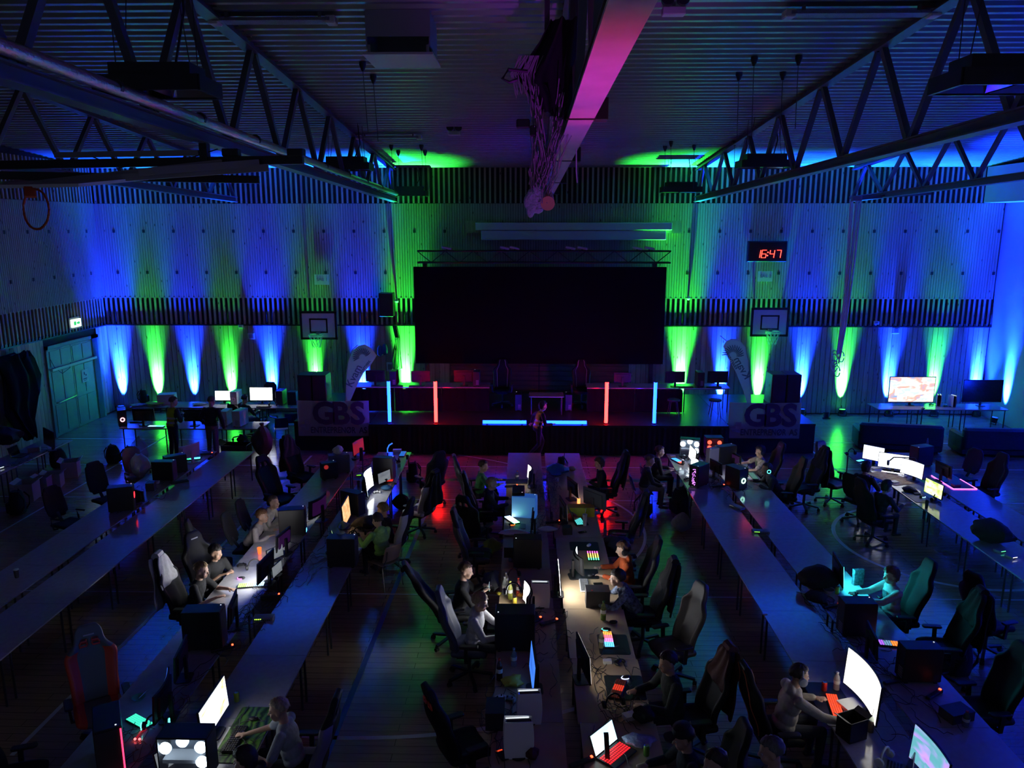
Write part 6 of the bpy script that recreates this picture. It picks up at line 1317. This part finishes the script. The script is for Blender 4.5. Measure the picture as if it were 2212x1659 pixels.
monitor('black monitor lighting the typing boy', *S(1208, 1244), 0, .58, 'bright'); deskmat('long black desk mat under the typing boy\'s mouse', *Tt(1262, 1240), .45, .35, BLACK); mouse('black mouse held by the typing boy', *Tt(1277, 1246)[:2], TZ+.007, 0); keyboard('white keyboard under the typing boy\'s hand', *Tt(1262, 1266), 0, (.6, .62, .65), .25, L=.42, body=WHITE); t = thing('phone', 'black phone beside the white keyboard', 'phone', Tt(1292, 1262), .1); MB().rbox((0, 0, .006), (.15, .08, .012), .012).build('body', BLACK, t); MB().bx(-.065, .065, -.034, .034, .0121, .0127).build('screen', MATS['screen_off'], t)
carton('dark box standing below the white keyboard', *Tt(1290, 1305), (.34, .22, .24), 0, DARK, 'dark_box', False); bottle('green bottle behind the dark box on the right', *Tt(1303, 1340), (.2, .28, .06), .3, cap=(.05, .2, .05), liquid=(.2, .22, .03)); mouse('black mouse beside the green bottle', *Tt(1325, 1345), 0); mouse('mouse with a blue glow beside the dark box', *Tt(1320, 1308), 0, (.1, .15, 1), 1.5); bottle('slim dark bottle left of the dark box', *Tt(1278, 1310), (.05, .1, .06), .26)
deskmat('dark desk mat under the pink and blue keyboard', *Tt(1325, 1392), .4, .5, BLACK); keyboard('keyboard glowing orange pink and blue on the right centre line', *Tt(1314, 1385)[:2], TZ+.007, 0, [(.1, .5, 1), (.8, .2, .8), (1, .15, .2), (1, .3, .05)], 2.2, L=.4); mouse('mouse glowing teal and red above the pink and blue keyboard', *Tt(1310, 1362)[:2], TZ+.007, 0, (.1, .9, .7), 2); bottle('bottle of pale drink beside the pink and blue keyboard', *Tt(1299, 1400), (.4, .4, .25), .26, liquid=(.25, .25, .08))
controller('black controller below the pink and blue keyboard', *Tt(1335, 1432), .8, BLACK); carton('flat pale adapter near the black controller', *Tt(1312, 1432), (.1, .06, .03), .1, WHITE, 'adapter', False); cables('dark cables on the wooden table by the controller', [Tt(1315, 1440), Tt(1300, 1425), Tt(1335, 1540), Tt(1360, 1540)], 34, 12)
deskmat('black desk mat with the rainbow mouse', *Tt(1350, 1485), .46, .5, BLACK); mouse('mouse ringed in rainbow light', *Tt(1353, 1466)[:2], TZ+.007, 20, (.5, .6, 1), 3); keyboard('black keyboard with a few red keys', *Tt(1335, 1492)[:2], TZ+.007, 340, [(.04, .004, .003), (.9, .05, .02), (.04, .004, .003)], .7, L=.4)
monitor('dark monitor facing the seated person in black', *S(1262, 1420), 10, .62, 'warm'); headset('black headset on the wooden table below the red keyed keyboard', *Tt(1325, 1530), .3); x, y = seat(1437, 1432, 180); person('person in dark clothes with a warm lit face', x, y, 190, .98, cloth('dark_green', (.02, .03, .03)), skin=SKIN2, hair=(.03, .02, .015), style='short', head_yaw=10); gaming_chair('black chair with a reddish hoodie behind the warm lit face', x+.2, y-.05, 190, PUB, hood=cloth('dark_red', (.07, .015, .012)), slots=False)
gaming_chair('big dark grey chair right of the green bottle', *Fl(1455, 1350, .85), 200, mat('pu_brown', (.05, .045, .045), .55), slots=False, tall=.9)
blob('black leather pouch on the wooden table edge', 'pouch', 'pouch', *Tt(1390, 1560), (.24, .2, .2), PUB, 18); carton('pale handheld box beside the leather pouch', *Tt(1365, 1550), (.2, .1, .04), .4, WHITE, 'small_box', False)
laptop('gaming laptop with a bright screen and red keys', *Tt(1332, 1632), 318, 'aqua', (1, .02, .03), 112, .4); t = thing('tablet_stand', 'tall black stand silhouetted before the bright laptop', 'stand', Tt(1312, 1640)); MB().lathe([(.06, 0), (.06, .012), (.02, .02)], n=14).build('foot', BLACK, t, True); MB().bar((0, 0, .01), (-.02, 0, .3), .05, .05).build('post', BLACK, t)
blob('crumpled clear plastic bag right of the laptop', 'plastic_bag', 'bag', *Tt(1382, 1608), (.34, .22, .1), mat('bag_violet', (.3, .3, .45), .3, bump=1, nscale=20), 19, .16); can('small green can beside the crumpled bag', *Tt(1396, 1632), (.12, .3, .05))
x, y = seat(1478, 1592, 180, off=.1); person('person in a black cap at the bottom edge', x, y, 185, .95, cloth('black_print', (.015, .02, .035), .5), hair=(.05, .03, .02), cap=cloth('cap_black', (.015, .015, .02)), head_pitch=15, vox=.01); gaming_chair('black chair of the person in the cap', x+.1, y, 180, PUB, slots=False)
x, y = seat(1556, 1640, 180, zh=1.5, off=.05); person('dark haired person cut by the bottom edge beside the cap', x, y, 190, .92, hair=(.04, .03, .025), style='short', stand=True, hands=((.22, .1, .8), (-.22, .1, .8)))
x, y = seat(1680, 1622, 170, zh=1.6, off=.05); person('grey haired head at the bottom edge right of the aisle', x, y, 175, 1.0, cloth('slate', (.06, .07, .09)), hair=(.16, .17, .16), style='short', stand=True, hands=((.24, .1, .85), (-.24, .1, .85)))
# floor items near the stage and between rows
for lab, px, py, rz, s in (('black backpack on the floor before the boys on plastic chairs', 1390, 1115, 20, 1.1), ('large black backpack beside the white sack', 1468, 1108, -20, 1.3)): backpack(lab, *Fl(px, py), 0, rz, s=s)
blob('pale cloth sack leaning on the table leg', 'cloth_sack', 'bag', *Fl(1472, 1148), 0, (.4, .3, .4), cloth('sack_pale', (.35, .35, .38)), 41, .1)
t = thing('cable_cover', 'long black cable cover strip lying across the floor', 'cable cover', (0, 0, 0))
for k in range(14):
    x0 = -6.6+k*1.1
    MB().prism([(18.25, .001), (18.33, .03), (18.43, .03), (18.51, .001)], x0, x0+1.09, axis='x').build('segment', LINE_K, t)
# ================================================================== row right of centre
x, y = seat(1428, 972, 0); person('boy in a dark sweater at the further plastic chair', x, y, 0, .9, cloth('dark_grey', (.04, .04, .05)), hair=(.2, .12, .07), head_yaw=-8, hands=((.12, .32, .74), (-.12, .34, .74)))
shell_chair('plastic chair under the further boy in a dark sweater', x-.02, y, 0, DARK)
x, y = seat(1406, 992, 0); person('boy in a navy sweater and grey trousers at the nearer plastic chair', x, y, 0, .92, cloth('navy_sweat', (.02, .022, .035)), cloth('grey_trouser', (.16, .16, .17)), hair=(.16, .1, .06), head_yaw=-8, head_pitch=14, hands=((.1, .36, .62), (-.1, .36, .62)))
shell_chair('blue plastic chair with steel legs under the boy in navy', x-.02, y, 0, mat('blue_plastic2', (.02, .09, .3), .4))
pc('glass computer with white glowing fans near the right stage end', *Cc(1490, 968), 345, 'white_fans', h_=.48); monitor('monitor with a pale green picture before the white glowing fans', *S(1496, 978), 184, .52, 'green'); monitor('curved white screen in front of the pale green monitor', *S(1506, 1000, .98), 186, .46, 'white', curve=.6, stand=.05)
keyboard('keyboard glowing blue and red on the right row', *Tt(1464, 997), 200, [(.05, .3, 1), (.05, .4, 1), (1, .1, .05)], 1.6, L=.42); can('tall dark can beside the blue and red keyboard', *Tt(1478, 994), (.05, .04, .05)); can('dark can with pale top before the curved white screen', *Tt(1475, 1004), (.08, .07, .07)); bottle('slim bottle behind the blue and red keyboard', *Tt(1478, 980), (.1, .1, .12), .24); cup('pale cup near the white glowing fans', *Tt(1487, 993), (.5, .45, .42), lid=False, h=.1)
blob('clear plastic bag below the red keyboard light', 'plastic_bag', 'bag', *Tt(1475, 1026), (.3, .2, .12), mat('plastic_clear', (.3, .36, .42)), 44, .2); controller('black controller in front of the dotted computer', *Tt(1483, 1036), .3, BLACK); carton('flat white card on the table corner near the stage', *Tt(1453, 986), (.12, .08, .01), .2, WHITE, 'card', False)
pc('black computer with purple light dots on its front', *Cc(1510, 1026), 225, w_=.24, d_=.42, h_=.48, led=('dots', (.7, .2, 1), 2.5))
pc('computer with red glowing fans behind the right row', *Cc(1541, 962), 0, 'red_fans', w_=.28, h_=.46, d_=.42); pc('slim pale computer in front of the red glowing fans', *Cc(1545, 985), 210, body=mat('case_pale', (.35, .34, .38), .5), w_=.14, h_=.44); pc('black computer between the red fans and the girl', *Cc(1567, 982), 20, h_=.46); monitor('black monitor edge on beside the slim pale computer', *S(1548, 1003), 20, .46, 'white')
monitor('small violet lit monitor in front of the girl with headphones', *S(1590, 985, .98), 20, .42, 'warm', painted_sheen='violet', stand=.06); keyboard('red lit keyboard behind the violet lit monitor', *Tt(1578, 996), 0, (1, .1, .05), 1.2, L=.3); powerstrip('power strip with a red light in the gap of the right row', *Tt(1530, 999), .5); powerstrip('power strip with red light below the dotted computer', *Tt(1553, 1052), .3)
x, y = seat(1634, 972, 180); person('girl in a patterned white t shirt with a headset', x, y, 185, .9, cloth('white_print', (.6, .52, .45), .5), skin=SKIN, hair=(.03, .02, .02), style='long', sleeve='short', hands=((.1, .52, TZ+.1), (-.18, .45, TZ+.05)), phones=(BLACK, None), vox=.011, lean=2, print_=mat('shirt_print', (.15, .2, .12), .8, noise=.7, nscale=30)); gaming_chair('dark gaming chair with a pale rim behind the girl', x+.06, y, 185, PUB, logo=PIPE, slots=False)
x, y = seat(1652, 1004, 180, off=.33); person('boy in a dark sweater with white ring headphones', x, y, 180, .9, cloth('dark_grey', (.04, .04, .05)), hair=(.14, .1, .07), lean=30, head_pitch=0, hands=((.2, .5, TZ+.05), (-.15, .45, TZ+.05)), phones=(BLACK, (.6, .7, 1)), vox=.011); gaming_chair('dark chair of the boy with the ring headphones', x+.1, y, 180, PUB, slots=False)
gaming_chair('dark gaming chair with a printed badge at right of the row', 6.2, 16.45, 190, PUB, logo=PIPE, hood=GARM, slots=False)
pc('black computer with a rainbow ring fan on the right row', *Cc(1590, 1030), 300, w_=.24, d_=.42, h_=.46, led=('ring', (.4, .9, .7), 5)); headset('headset on a stand beside the rainbow ring computer', *Tt(1620, 1020), .4); mouse('grey mouse near the rainbow ring computer', *Tt(1625, 1040), 180, body=GREY); keyboard('dark keyboard before the boy with ring headphones', *Tt(1627, 1030), 0, (.1, .3, .25), .5)
monitor('open laptop like dark screen before the ring headphones', *S(1607, 1005, 1.0), 20, .36, 'white', stand=.05)
netswitch('flat black router on the clear part of the right row', *Tt(1592, 1097), -1.0, .3, (.05, .05, .05)); netswitch('network switch with a green light bridging the table gap', *Tt(1643, 1150), -.1, .3)
cables('dark cables between the computers of the right row', [Tt(1535, 1030), Tt(1550, 1045), Tt(1600, 1050)], 24, 15)
deskmat('tiny white sticker on the table edge of the right row', *Tt(1652, 1327), .07, .045, WHITE, name='sticker')
blob('black backpack slumped on the right row', 'slumped_backpack', 'backpack', *Tt(1765, 1270), (.62, .45, .36), FABRIC, 51, .1); can('can with a yellow green band in a white bowl', *Tt(1808, 1283), (.4, .5, .1)); t = thing('bowl', 'pale bowl beside the slumped black backpack', 'bowl', Tt(1790, 1280)); MB().lathe([(.04, 0), (.09, .06), (.085, .06), (.035, .006)], n=18).build('body', WHITE, t, True); MB().lathe([(.075, .05), (.002, .052)], n=18).build('contents', GREY, t)
blob('dark clothes beside the slumped black backpack', 'clothes_heap', 'clothes', *Tt(1765, 1300), (.3, .35, .15), FABRIC, 53); carton('upright snack bag standing before the boy in cyan light', *Tt(1852, 1262), (.16, .06, .24), .2, mat('bag_print', (.1, .14, .16), .4, noise=.8, nscale=25), 'snack_bag', False)
monitor('black monitor throwing cyan light on the boy', *S(1812, 1228), 352, .6, 'cyan'); x, y = seat(1915, 1240, 180); person('boy in a light sweatshirt lit bright cyan', x, y, 185, .92, cloth('light_sweat', (.5, .52, .52)), hair=(.22, .13, .07), style='mid', lean=4, hands=((.12, .5, .87), (-.1, .5, .83)), vox=.009, print_=mat('sweat_print', (.12, .2, .22), .8, noise=.7, nscale=22)); gaming_chair('dark gaming chair behind the boy lit cyan', x+.08, y, 180, PUB, tall=.92, slots=False)
controller('black controller in the hands of the boy lit cyan', x-.56, y, .84, 1.5, BLACK)
pc('black computer in front of the boy lit cyan', *Cc(1850, 1335), 0, w_=.24, d_=.44, h_=.5); carton('white card standing beside that black computer', *Tt(1868, 1318), (.05, .02, .2), 0, WHITE, 'card', False)
powerstrip('power strip with orange light below the slumped backpack', *Tt(1797, 1312), .3); powerstrip('power strip with red light below the cyan boy\'s computer', *Tt(1834, 1364), .3); powerstrip('power strip with red light right of the big curved monitor', *Tt(1932, 1475), .3); powerstrip('power strip with a faint crimson switch at lower right', *Tt(2018, 1503), .6)
keyboard('keyboard glowing violet and orange at right', *Tt(1925, 1393), 80, [(1, .2, .02), (1, .2, .02), (.1, .2, .3), (.3, .1, .9)], 1.6, L=.32); pc('dark computer hidden right of the orange keyboard', *Cc(1985, 1430), 0, h_=.46); monitor('dark monitor left of the orange keyboard', *S(1885, 1390, .95), 350, .5)
cables('dark cables below the cyan boy\'s computer', [Tt(1800, 1330), Tt(1840, 1380), Tt(1900, 1440)], 30, 16)
gaming_chair('black gaming chair right of the boy lit cyan', 5.72, 9.75, 175, PUB, hood=GARM, slots=False); backpack('round black backpack on the floor at lower right', *Fl(2060, 1450), 0, 30, s=1.4); gaming_chair('very dark chair at the far lower right', *Fl(2130, 1480, .85), 185, PUB, slots=False)
# nearest player at the big curved monitor
monitor('big bright curved monitor of the player in the pale hoodie', *S(1874, 1480, 1.1), 181, .84, 'warm', curve=.35, h_=.48, tilt=3)
x, y = seat(1722, 1462, 0, off=.12); person('player in a pale hoodie seen from behind with white headphones', x, y, 5, .98, cloth('cream_hoodie', (.5, .46, .4)), hair=(.07, .05, .035), hood=True, lean=12, hands=((.3, .62, TZ+.04), (-.2, .45, TZ+.05)), phones=(WHITE, None), vox=.009); gaming_chair('gaming chair with orange piping behind the player in the pale hoodie', x-.08, y, 5, PUB, piping=mat('piping_orange', (.5, .12, .05), .5), slots=False)
x, y, z = Tt(1798, 1520); deskmat('black desk mat before the big curved monitor', x, y, TZ, .42, .85, BLACK); keyboard('red glowing keyboard of the player in the pale hoodie', *Tt(1803, 1528)[:2], TZ+.007, 170, (1, .06, .015), 1.3, L=.44); can('red can before the big curved monitor', *Tt(1780, 1492), (.55, .03, .025)); bottle('small bottle with pink drink beside the red can', *Tt(1806, 1490), (.55, .5, .5), .24, cap=(.6, .6, .6), liquid=(.5, .12, .12))
carton('flat white device box beside the red keyboard', *Tt(1838, 1530), (.24, .2, .05), .3, WHITE, 'device_box', False); mouse('white mouse by the flat device box', *Tt(1832, 1542), 180, body=WHITE); carton('square black bucket like box at the table edge', *Tt(1838, 1590), (.24, .2, .24), .4, BLACK, 'black_box'); cup('cup with pale lid and straw beside the square black box', *Tt(1880, 1580), (.12, .08, .06), True, .15, .045); blob('bunch of dark keys and cables by the black box', 'key_bunch', 'keys', *Tt(1858, 1570), (.12, .1, .04), STEEL, 61, .3)
monitor('monitor with a purple and green picture at the bottom edge', *S(2012, 1645, 1.05), 182, .62, 'purple', curve=.2, h_=.4); headset('pale headset on the table at the bottom edge', *Tt(1910, 1650), .7, WHITE); laptop('silver laptop corner at the bottom edge', *Tt(1925, 1668), 150, None, body=GREY); bottle('small dark bottle at the lower right table', *Tt(2085, 1570), (.1, .16, .12), .2); carton('dark box beside the small dark bottle', *Tt(2065, 1550), (.3, .2, .1), .3, DARK, 'dark_box', False)
cables('dark cables right of the big curved monitor', [Tt(1900, 1560), Tt(1950, 1500)], 18, 17)
row_extra = None
for k in range(7, 9): table('%s table from the stage at the lower right' % ORD[k], 4.77, 18.25-TL*(k+.5), .82, TL-.006, group='tables in rows')
# ================================================================== far right row
gaming_chair('black gaming chair with diamond stitching before the green floor glow', *Fl(1800, 1010, .85), 300, mat('pu_stitched', (.03, .035, .033), .5, noise=.5, nscale=40), PUB, logo=mat('badge_dim', (.2, .08, .07), .5))
monitor('left bright screen of the triple screen desk', *S(1887, 977, 1.05), 225, .48, 'page', h_=.34); monitor('middle bright screen of the triple screen desk', *S(1930, 994, 1.05), 240, .62, 'page', h_=.34); monitor('right curved bright screen of the triple screen desk', *S(1973, 1010, 1.05), 205, .56, 'page', curve=.3, h_=.34)
t = thing('boom_microphone', 'black jointed boom microphone before the triple screens', 'microphone', Tt(1980, 1030)); MB().cyl((0, 0, 0), (0, 0, .3), .012, n=8).build('post', BLACK, t); MB().bar((0, 0, .3), (-.06, .05, .42), .02, .02).build('upper_arm', BLACK, t); MB().bar((-.06, .05, .42), (-.5, .1, .42), .02, .02).build('forearm', BLACK, t); MB().bar((-.5, .1, .42), (-.6, .08, .34), .02, .02).build('forearm_tip', BLACK, t); MB().lathe([(.02, 0), (.028, .03), (.028, .1), (.015, .12)], (-.62, .08, .24), 12).build('microphone', mat('mic_blue', (.05, .1, .3), .4), t, True)
MW = mat('mat_map', (.22, .1, .06), .7, noise=.6, nscale=9, col2=(.4, .3, .22)); deskmat('brown patterned desk mat of the triple screen desk', *Tt(1925, 1033), .6, .9, MW, .3); keyboard('keyboard with a white glowing edge before the triple screens', *Tt(1930, 1017)[:2], TZ+.007, 240, (.05, .05, .055), .3, L=.46); mouse('white mouse on the brown patterned mat', *Tt(1957, 1031)[:2], TZ+.007, 240, body=WHITE)
x_, y_, _ = Tt(1930, 1020); t = thing('light_bar', 'white glowing bar along the front of the keyboard', 'light bar', (x_-.06, y_-.09, TZ+.007), R(240-90)+math.pi); MB().rbox((0, 0, .012), (.46, .016, .02), .006).build('bar', glow('bar_white', (.9, .9, 1), 3), t); 
for s in (-1, 1): MB().bx(s*.2-.012, s*.2+.012, -.012, .012, 0, .004).build('foot', BLACK, t)
deskmat('pale strip of paper at the left of the brown mat', *Tt(1893, 1010), .3, .16, mat('paper', (.75, .75, .72)), .3, 'paper_sheet'); cup('drinking glass glowing blue before the triple screens', *Tt(1915, 1012), (.02, .1, .5), lid=False, h=.09, r=.025); carton('small square white card near the second head', *Tt(1932, 1042)[:2], TZ+.007, (.14, .12, .006), .3, WHITE, 'card', False)
keyboard('small keyboard glowing teal at the desk end', *Tt(1858, 997), 120, (.1, .8, 1), 2, L=.2, W=.1); headset('black headset at the far end of the triple screen desk', *Tt(1838, 985), .3); pc('black computer right of the triple screens', *Cc(1990, 985), 200, h_=.48, w_=.26); t = thing('traffic_cone', 'dim pale cone standing behind the triple screens', 'cone', Tt(2000, 985)); MB().lathe([(.09, 0), (.09, .02), (.06, .025), (.012, .45)], n=16).build('cone', mat('cone_pale', (.25, .32, .3), .6), t, True); MB().rbox((0, 0, .008), (.22, .22, .016), .02).build('foot', mat('cone_pale', (.25, .32, .3)), t)
x, y = seat(1870, 1008, 40, off=.1); person('dark haired person at the triple screen desk', x, y, 35, .92, cloth('dark', (.02, .02, .025)), hair=(.03, .02, .02), style='mid', lean=10); office_chair('office chair of the person at the triple screen desk', x-.05, y-.05, 35, arms=False)
x, y = seat(1912, 1046, 20, off=.1); person('second dark figure beside the brown patterned mat', x, y, 20, .88, cloth('dark', (.02, .02, .025)), hair=(.05, .04, .02), style='mid', lean=14); gaming_chair('dark chair of the second figure at the triple screens', x-.08, y-.02, 15, PUB, slots=False)
monitor('monitor with a yellow green picture in the far right row', *S(2017, 1052), 190, .52, 'yellow'); deskmat('dark desk mat before the yellow green monitor', *Tt(1985, 1075), .4, .6, BLACK); mouse('mouse with a rainbow ring in the far right row', *Tt(1992, 1075)[:2], TZ+.007, 180, (.3, .7, 1), 3); blob('dark glove like heap before the yellow green monitor', 'clothes_heap', 'clothes', *Tt(1963, 1060), (.25, .3, .08), FABRIC, 71, .2); cup('dark tumbler at the table edge in the far right row', *Tt(2001, 1098), (.03, .03, .03), lid=False, h=.16, r=.035); headset('dark headset near the dark tumbler', *Tt(2022, 1085), .4); keyboard('dark keyboard before the yellow green monitor', *Tt(1975, 1062)[:2], TZ, 170)
x, y, z = Tt(2060, 1042); t = thing('lit_desk_mat', 'dark desk mat edged with a magenta light strip', 'desk mat', (x, y, TZ)); MB().rbox((0, 0, .003), (.5, .9, .006), .02).build('pad', BLACK, t); 
for a, c in (((-.25, .45), (-.25, -.45)), ((-.25, -.45), (.25, -.45)), ((.25, -.45), (.25, .2))): MB().tube([(a[0], a[1], .008), (c[0], c[1], .008)], .007, 6).build('light_strip', glow('strip_magenta', (1, .12, .9), 5), t)
mouse('mouse with orange light on the magenta edged mat', *Tt(2048, 1032)[:2], TZ+.007, 180, (1, .3, .1), 3); carton('small dark box on the magenta edged mat', *Tt(2065, 1050)[:2], TZ+.007, (.16, .1, .03), .2, DARK, 'small_box', False)
monitor('dark monitor behind the magenta edged mat', *S(2040, 1010), 10, .5); gaming_chair('dark gaming chair right of the magenta edged mat', 10.0, 16.25, 190, PUB, slots=False); office_chair('dark office chair behind the magenta edged mat with blue tint', *Fl(2080, 1000, .85), 200, cloth('blue_dim', (.03, .035, .1)), arms=False)
blob('dark bag and coats on the table at the right edge', 'clothes_heap', 'clothes', *Tt(2140, 1170), (.6, .7, .4), FABRIC, 75, .15); netswitch('small device with a green light at the right edge', *Tt(2157, 1192), .3, .1, (.1, 1, .3)); netswitch('small device with a white light at the right edge', *Tt(2182, 1205), .3, .1, (.9, .9, 1)); gaming_chair('very dark chair at the right edge below the tables', *Fl(2140, 1300, .85), 20, PUB, slots=False)
# ================================================================== televisions and sofas at back right
t = monitor('big lit television showing a bright racing game', ony(1970, 838, 23.6).x, 23.6, TZ, 270, 1.42, 'kart', tilt=0, stand=.1, cat='television'); t = monitor('big dark television at the right wall', ony(2123, 842, 23.6).x, 23.6, TZ, 270, 1.22, None, tilt=0, stand=.12, cat='television')
console('white console right of the lit television', *Tt(2026, 876), 250, .95); console('white console left of the dark television', *Tt(2055, 878), 280, .95); controller('black controller below the lit television', *Tt(2010, 875), .2, BLACK); controller('small controller between the two consoles', *Tt(2040, 878), .5, DARK); controller('dark controller at the table edge below the lit television', *Tt(1992, 884), .9, DARK)
p0 = onz(1845, 905, .75); sofa('black sofa facing the lit television', p0.x+1.05, 21.35, 2.2, R(-10)); sofa('black sofa facing the dark television', p0.x+3.75, 20.9, 2.5, R(-4))
for px, lab in ((1785, 'dark floor lamp can left of the sofas'), (1035+0, None)):
    if lab: t = thing('floor_can', lab, 'lamp', (*Fl(1785, 905), 0)); MB().cyl((0, 0, .05), (0, .03, .22), .09, .1, 14).build('can', BLACK, t, True); MB().bx(-.12, .12, -.03, .03, 0, .05).build('bracket', BLACK, t)
# ================================================================== on the stage
def stg(px, py, Y): p = ony(px, py, Y); return p.x
STT = SZ+TZ
for k, (px, lab, w_) in enumerate(((812, 'dark stage monitor left of the left blue tube', .58), (909, 'dark stage monitor left of the left red tube', .56), (1003, 'dark stage monitor left of the stage chair', .6), (1344, 'dark stage monitor right of the right red tube', .5), (1457, 'dark stage monitor right of the right blue tube', .58), (1549, 'dark stage monitor beside the right flag', .6))):
    if px in (909,): monitor(lab, stg(px, 835, 22.3), 22.3, STT, 95, w_, None)
    else: monitor(lab, stg(px, 835, 22.3), 22.3, STT, 90, w_, None)
for px, lab in ((852, 'dark computer beside the left blue tube'), (1030, 'dark stage computer with a white label, left half'), (1120, 'dark stage computer left of the middle'), (1228, 'dark stage computer right of the middle'), (1510, 'dark stage computer between the two right monitors')):
    X = stg(px, 842, 22.35); onT = (-5.3 < X < -1.1) or (1.75 < X < 5.95); pc(lab, X, 22.35, STT if onT else SZ, 90, h_=.44 if onT else .5, w_=.2, d_=.42)
for k, px in enumerate((1085, 1256)): gaming_chair('gaming chair with white stripes on the stage, %s of the pair' % ('left', 'right')[k], stg(px, 820, 23.0), 22.85, 270, PUB, piping=PIPE, slots=False).location.z = SZ
t = table('low grey table in the middle of the stage', stg(1180, 890, 21.9), 21.95, 1.0, .6, SZ-.12)
t.location.z = SZ; t.scale = (1, 1, .75)
for px, lab in ((1455, 'round stool under the right stage table'), (1545, 'round stool beside the right flag')):
    t = thing('stool', lab, 'stool', (stg(px, 870, 21.7), 21.7, SZ)); MB().lathe([(.18, .44), (.18, .48), (.16, .49), (.002, .49)], n=18).build('seat', DARK, t, True)
    for a in (45, 135, 225, 315): MB().cyl((math.cos(R(a))*.2, math.sin(R(a))*.2, 0), (math.cos(R(a))*.12, math.sin(R(a))*.12, .44), .012, n=7).build('leg', LEGM, t)
for px, lab in ((855, 'dark keyboard on the left stage table'), (900, 'dark keyboard beside the green lit stage table edge'), (1480, 'dark keyboard on the right stage table'), (1540, 'dark keyboard before the monitor by the flag')): keyboard(lab, stg(px, 860, 22.15), 22.15, STT, 90)
x, y = Fl(1160, 992); person('runner in a yellow vest passing in front of the stage', x, y, 20, .93, cloth('dark', (.02, .02, .025)), cloth('navy', (.02, .025, .05)), stand=True, vest=VEST, hair=(.02, .015, .015), style='mid', lean=14, hands=((.2, .35, 1.0), (-.3, -.05, .95)), legs=(((-.1, .22, .5), (-.11, .1, .1)), ((.1, .02, .48), (.11, -.3, .2))))
bpy.data.scenes.remove(TMP)
